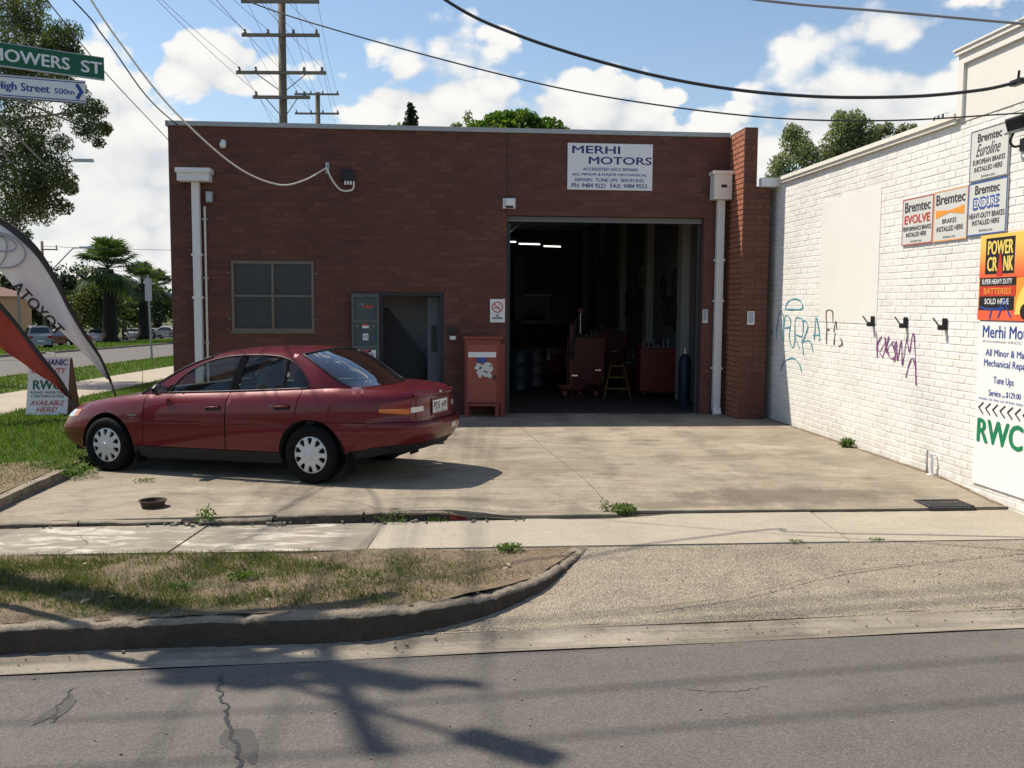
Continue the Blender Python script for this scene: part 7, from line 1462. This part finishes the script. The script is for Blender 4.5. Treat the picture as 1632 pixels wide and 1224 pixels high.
far_tree('dark tree rising behind the peach coloured house', -56, 105, 9.5, 7, 'leafdark', 1700)
far_tree('dark hedge like tree far up the main road', -60, 190, 11, 9, 'leafdark', 1300, .8)
far_tree('mid green tree far up the main road', -75, 160, 11, 9, 'leafmid', 1300, .8)
far_tree('leafy tree at the far left of the skyline', -68, 118, 10.5, 8, 'leafdark', 1400, .7)
for lab_, x_, y_, h_, w_, m_ in (('dark tree mass behind the white station wagon', -50, 140, 8.5, 8, 'leafdark'), ('dark tree mass behind the tallest palm trunk', -48, 126, 8.0, 8, 'leafdark'), ('mid green tree mass beyond the second palm', -55, 160, 9, 9, 'leafmid'), ('dark tree mass at the road bend', -52, 175, 10, 8, 'leafdark'), ('dark tree mass behind the silver sedan', -47, 114, 7.5, 7, 'leafmid')):
    far_tree(lab_, x_, y_, h_, w_, m_, 2600, .6, low=True)
# peach house
cm('peach_wall', (.66, .40, .22), rough=.9); cm('roof_tile', (.20, .12, .09), rough=.9)
hx, hy = -46, 97; hz = H(hx, hy); t = thing('peach_house', 'peach coloured house wall seen behind the banners', 'house', (hx, hy, hz))
part(t, 'wall', 'peach_wall', lambda m: m.bx(hx-7, hx+3.4, hy, hy+8, hz-.3, hz+4.9)); part(t, 'roof', 'roof_tile', lambda m: m.add([(hx-7.5, hy-.5, hz+4.9), (hx+3.9, hy-.5, hz+4.9), (hx+3.9, hy+8.5, hz+4.9), (hx-7.5, hy+8.5, hz+4.9), (hx-4, hy+4, hz+6.3), (hx+.5, hy+4, hz+6.3)], [(0, 1, 5, 4), (1, 2, 5), (2, 3, 4, 5), (3, 0, 4), (3, 2, 1, 0)]))
for x in (hx-5, hx-1.6): w_ = part(t, 'window', 'farglass', lambda m: m.bx(x-.6, x+.6, hy-.03, hy-.005, hz+2.2, hz+3.6)); f_ = part(t, 'frame', 'sign', lambda m: (m.bx(x-.66, x+.66, hy-.05, hy-.031, hz+2.14, hz+2.2), m.bx(x-.66, x+.66, hy-.05, hy-.031, hz+3.6, hz+3.66))); f_.parent = w_
# ------------------------------------------------------------------ grass, weeds
M['grassm'] = leafmat('verge_grass', [(.05, .09, .016), (.075, .125, .024), (.105, .145, .035), (.16, .165, .065), (.31, .245, .14)], .35, .7)
M['lawn_blade'] = leafmat('lawn_grass', [(.055, .11, .015), (.08, .15, .02), (.11, .18, .03), (.15, .19, .05)], .4, .7)
M['straw'] = leafmat('dry_straw', [(.24, .18, .11), (.34, .27, .17), (.42, .36, .25), (.16, .11, .07)], .15, .9)
M['weed'] = leafmat('weed_leaf', [(.05, .10, .02), (.08, .15, .03), (.12, .19, .045), (.09, .11, .03)], .4, .6)
def blades(name, pts, zf, hgt, wd, mat, lean=.5, kind='stuff'):
    n = len(pts); P = np.array(pts); Z = np.array([zf(x, y) for x, y in pts]); a = RNG.random(n)*6.283; h = hgt*(.45+.9*RNG.random(n)); w_ = wd*(.7+.6*RNG.random(n)); l = lean*h*RNG.random(n)*1.4; b = RNG.random(n)*6.283
    if name in ('verge_grass', 'dry_grass_litter'): P[:, 1] += np.array([skew(x, y)*.8 for x, y in pts])
    B = np.stack([P[:, 0], P[:, 1], Z-.004], 1); sx_ = np.stack([np.cos(a)*w_, np.sin(a)*w_, 0*a], 1); tip = B+np.stack([np.cos(b)*l, np.sin(b)*l, h], 1); mid = B+np.stack([np.cos(b)*l*.35, np.sin(b)*l*.35, h*.55], 1)
    V = np.stack([B-sx_, B+sx_, mid+sx_*.7, tip, mid-sx_*.7], 1).reshape(-1, 3); F = np.arange(5*n).reshape(n, 5)
    o = bpy.data.objects.new(name, big_mesh(name, V.tolist(), F.tolist(), M[mat])); COL.objects.link(o); o['kind'] = kind; return o
def scatter(n, x0, x1, y0, y1, keep):
    out = []
    while len(out) < n:
        x, y = random.uniform(x0, x1), random.uniform(y0, y1)
        if random.random() < keep(x, y): out.append((x, y))
    return out
def patchy(x, y, s=1.): return .5+.5*math.sin(x*3.7*s+1.3*math.sin(y*2.9*s))*math.sin(y*4.6*s+1.7*math.sin(x*2.3*s+.8))
def edge_in(x, y):
    xe = 1.21 if y > 7.45 else itp(y, [(6.1, -.44), (6.21, .0), (6.41, .40), (6.73, .74), (7.12, .99), (7.51, 1.21)]); return xe-x
def vgz(x, y): return -.138+.03*(y-6.1)/1.4
def kverge(x, y):
    e = edge_in(x, y)
    if e < .05: return 0
    k = ss_(patchy(x, y), .30, .7)*ss_(-x, -1.0, 2.2)*1.1+.12*ss_(-x, -.5, 1.5)
    k = max(k, ss_(-x, 1.4, 2.6)*(.25+.75*ss_(patchy(x*1.3, y*1.1), .2, .6)))
    k *= ss_(patchy(x*2.1+3, y*2.3), .05, .5)*.7+.3
    return min(1, k)*ss_(y, 6.1, 6.35)*(1 if y < 7.35 else .55)
random.seed(21)
blades('verge_grass', scatter(52000, -7.5, 1.2, 6.1, 7.5, kverge), vgz, .042, .0024, 'grassm', .7)
blades('dry_grass_litter', scatter(19000, -7.5, 1.2, 6.12, 7.5, lambda x, y: (edge_in(x, y) > .04)*(1-.7*kverge(x, y))), vgz, .016, .0022, 'straw', 2.6)
blades('lawn_grass', scatter(24000, -7.4, -4.0, 8.6, 18.5, lambda x, y: 1. if x < -4.9 or y > 11.6 else .25), lambda x, y: H(x, y), .075, .006, 'lawn_blade', .6)
blades('lawn_edge_grass', scatter(12000, -7.4, -4.3, 18.5, 32, lambda x, y: 1), lambda x, y: H(x, y), .07, .009, 'lawn_blade', .6)
blades('verge_strip_grass', scatter(12000, -13.1, -9.6, 15, 60, lambda x, y: 1), lambda x, y: H(x, y), .09, .014, 'lawn_blade', .6)
blades('median_grass', scatter(12000, -33, -25.1, 45, 150, lambda x, y: 1), lambda x, y: H(x, y)+.02, .16, .05, 'lawn_blade', .6)
# garden bed at the end of the driveway: edging, litter, weeds
drape('garden_bed', lin(-6.2, -4.14, 8), lin(8.6, 11.6, 8), 0, M['litter'], fn=lambda x, y: H(x, y)+.05*ss_(x, -6., -4.6)*ss_(11.6-y, 0, .8)+.006)
er = thing('garden_edging', 'low concrete edging strip at the left end of the driveway', 'edging', (-4.05, 9.5, -.06))
for a, b in ((8.2, 9.28), (9.295, 10.02), (10.03, 10.62)):
    mb = MB(); j = random.uniform(-.01, .01); top = .035
    mb.add([(-4.17+j, a, -.15), (-4.0+j, a, -.15), (-4.0+j, b, -.15), (-4.17+j, b, -.15), (-4.165+j, a, top-.02), (-4.012+j, a, top), (-4.0+j, b, top+.005), (-4.16+j, b, top-.01)], [(4, 5, 6, 7), (0, 1, 5, 4), (1, 2, 6, 5), (2, 3, 7, 6), (3, 0, 4, 7)]); mb.build('edging_stone', M['kerb'], er, bevel=.01)
bed = lambda x, y: H(x, y)+.05*ss_(x, -6., -4.6)*ss_(11.6-y, 0, .8)+.008
blades('bark_litter', scatter(4200, -6., -4.17, 8.6, 11.5, lambda x, y: .4+.6*ss_(x, -5.6, -4.5)), bed, .022, .004, 'straw', 3.2)
blades('bed_grass', scatter(4200, -7., -4.2, 8.6, 11.8, lambda x, y: ss_(-x, 4.7, 5.6)*.9+.06), bed, .07, .005, 'lawn_blade', .6)
def weed(label, x, y, z, r, h, n, mat='weed', stems=3, asp=2.4, size=.05):
    t = thing('weed', label, 'weed', (x, y, z), group='weeds at the edges of the concrete')
    V, F = leaves([((0, 0, h*.30), (r*.9, r*.7, h*.36), int(n*1.5))], size*.72, asp); V = [(a, b, max(c, .004)) for a, b, c in V]; o = bpy.data.objects.new('leaf_clump', big_mesh('leaf_clump', V, F, M[mat])); COL.objects.link(o); o.parent = t
    mb = MB()
    for k in range(stems): a = random.uniform(0, 6.3); q = r*random.uniform(.1, .7); mb.tube([(q*math.cos(a)*.4, q*math.sin(a)*.4, -.01), (q*math.cos(a)*.8, q*math.sin(a)*.8, h*.6), (q*math.cos(a), q*math.sin(a), h*random.uniform(.9, 1.3))], [.004, .003, .002], 4)
    mb.build('stem', M[mat], t)
weed('spreading green weed beside the front wheel', -3.95, 10.62, -.05, .34, .20, 420); weed('grassy weed clump at the corner of the edging by the front wheel', -4.25, 10.9, .0, .36, .16, 300); weed('small weed tuft under the car door on the concrete', -3.05, 10.25, -.045, .16, .06, 90, size=.035)
weed('tall thin weed at the gap in the low kerb', -2.0, 8.44, -.08, .11, .26, 90, stems=6, size=.045); weed('leafy weed against the low kerb below the rear wheel', -.34, 8.46, -.09, .22, .14, 170, stems=4, size=.04); weed('low weed at the broken red end of the kerb', .48, 8.56, -.09, .16, .07, 120, size=.035); weed('low weed along the kerb foot', .05, 8.46, -.095, .14, .07, 90, size=.035)
weed('bright green weed growing in the joint before the driveway', 1.80, 8.63, -.09, .17, .15, 260, stems=7, size=.05); weed('thin seeding weed in the driveway joint', 1.62, 8.63, -.09, .06, .24, 50, stems=6, size=.04)
weed('green weed sprouting at the foot of the white wall', WX-.12, 12.0, 0, .12, .20, 150, stems=4, size=.07); weed('weed with upright stalk at the grass edge of the footpath', .62, 7.42, -.115, .14, .12, 130, stems=5, size=.05); weed('broad leaved weed in the verge', -1.75, 6.65, -.13, .11, .06, 70, size=.055); weed('pale green broad weed in the verge', -1.35, 6.85, -.125, .15, .08, 110, size=.05)
weed('tiny weed in the path joint at the right', 3.75, 7.53, -.1, .08, .04, 40, size=.03); weed('flat weed in the path joint', 3.05, 7.53, -.1, .09, .03, 40, size=.03)
# low broken kerb between driveway and footpath
lk = thing('low_kerb', 'low broken concrete kerb between the driveway and the footpath', 'kerb', (-2, 8.5, -.1))
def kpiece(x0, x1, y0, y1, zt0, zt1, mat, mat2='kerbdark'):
    mb = MB(); n = max(2, int((x1-x0)/.12)); P = []
    for i in range(n+1):
        x = x0+(x1-x0)*i/n; f = i/n; yb = y0+(y1-y0)*f; zt_ = zt0+(zt1-zt0)*f+random.uniform(-.005, .005); j = random.uniform(-.012, .012)
        P.append([Vector((x, yb+j, -.115)), Vector((x, yb+.01+j, zt_-.015)), Vector((x, yb+.03+j*.5, zt_)), Vector((x, yb+.17, zt_+.004)), Vector((x, yb+.18, -.1))])
    mb.grid(P); mb.mi = [1 if k % 4 == 0 else 0 for k in range(len(mb.f))]  # front faces take the second material, mostly the shade-darkened one
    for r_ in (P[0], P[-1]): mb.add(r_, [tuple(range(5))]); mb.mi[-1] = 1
    return mb.build('kerb_piece', [M[mat], M[mat2]], lk, angle=50)
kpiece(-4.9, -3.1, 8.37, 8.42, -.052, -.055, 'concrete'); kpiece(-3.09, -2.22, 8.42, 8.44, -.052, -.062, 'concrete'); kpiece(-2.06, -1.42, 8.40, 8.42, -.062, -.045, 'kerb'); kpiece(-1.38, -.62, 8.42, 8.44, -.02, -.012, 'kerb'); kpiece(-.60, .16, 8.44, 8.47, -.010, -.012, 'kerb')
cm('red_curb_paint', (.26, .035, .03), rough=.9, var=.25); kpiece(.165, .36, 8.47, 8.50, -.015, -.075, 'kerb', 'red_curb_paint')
rub = MB()
for k in range(90):
    x = random.choice([random.uniform(-2.3, -1.95), random.uniform(-1.46, -1.3), random.uniform(-2.2, .4), random.uniform(-4, 1)]); y = 8.40+random.uniform(-.05, .08); s_ = random.uniform(.008, .03)
    rub.box((x, y, -.09+s_*.3), (s_, s_*random.uniform(.6, 1.3), s_*.7), Matrix.Rotation(random.uniform(0, 3), 4, 'Z') @ Matrix.Rotation(random.uniform(-.6, .6), 4, 'X'))
o = rub.build('rubble', M['oldcon']); o['kind'] = 'stuff'
grit = MB()
for k in range(420):
    x = random.uniform(-3.2, 4.5); y = random.choice([random.uniform(5.6, 6.05), random.uniform(4.2, 6.), random.uniform(6.1, 7.5)]); s_ = random.uniform(.003, .011)*(2. if random.random() < .05 else 1)
    y0_ = y; y += skew(x, y)*.9; 
    if y0_ > 6.05 and x < 1.35: z = vgz(x, y)
    elif y0_ > 6.05: z = -.302+.195*((y0_-6.03)/1.475)**.85
    elif y0_ > 5.62: z = -.31
    else: z = rz(x, y)
    grit.box((x, y, z+s_*.4), (s_, s_*random.uniform(.6, 1.4), s_*.8), Matrix.Rotation(random.uniform(0, 3), 4, 'Z'))
o = grit.build('grit', M['kerb']); o['kind'] = 'stuff'
# leaves fallen on the verge
fl_ = MB(); cm('fallen_leaf', (.40, .33, .22), rough=.8, var=.2)
for (x, y, s_, a) in ((-2.15, 6.42, .035, .4), (-2.3, 6.35, .05, 1.2), (-.9, 7.25, .03, 2), (.55, 6.9, .03, .8), (.58, 7.0, .035, 1.9), (-2.6, 7.2, .03, .3), (-1.1, 6.3, .025, 1.)):
    fl_.add([Matrix.Translation((x, y, vgz(x, y)+.02)) @ Matrix.Rotation(a, 4, 'Z') @ Vector(p) for p in ((-s_, 0, 0), (0, -s_*.5, .006), (s_, 0, .004), (0, s_*.5, .01))], [(0, 1, 2, 3)])
o = fl_.build('fallen_leaves', M['fallen_leaf']); o['kind'] = 'stuff'
# rusty drain ring on the driveway
M['rust'] = pmat('rusty_iron', (.055, .035, .022), var=.3, scale=14, rough=.9, stains=[((.13, .07, .03), 12, .5, .7, .6)])
t = thing('rusty_bowl', 'small rusty iron bowl standing on the driveway', 'bowl', (-2.61, 8.98, -.045)); part(t, 'bowl', 'rust', lambda m: m.lathe([(0, .005), (.10, .0), (.113, .052), (.122, .056), (.124, .062), (.112, .063), (.10, .03), (.08, .016), (0, .014)], (-2.61, 8.98, -.046), 24), angle=40); part(t, 'rim', 'rust', lambda m: m.lathe([(.120, .057), (.128, .060), (.128, .067), (.118, .069), (.112, .063)], (-2.61, 8.98, -.046), 24), angle=40)
for o in list(bpy.data.objects):
    if o.type == 'EMPTY' and o.get('kind') is None and not o.get('category'): o['kind'] = 'structure'
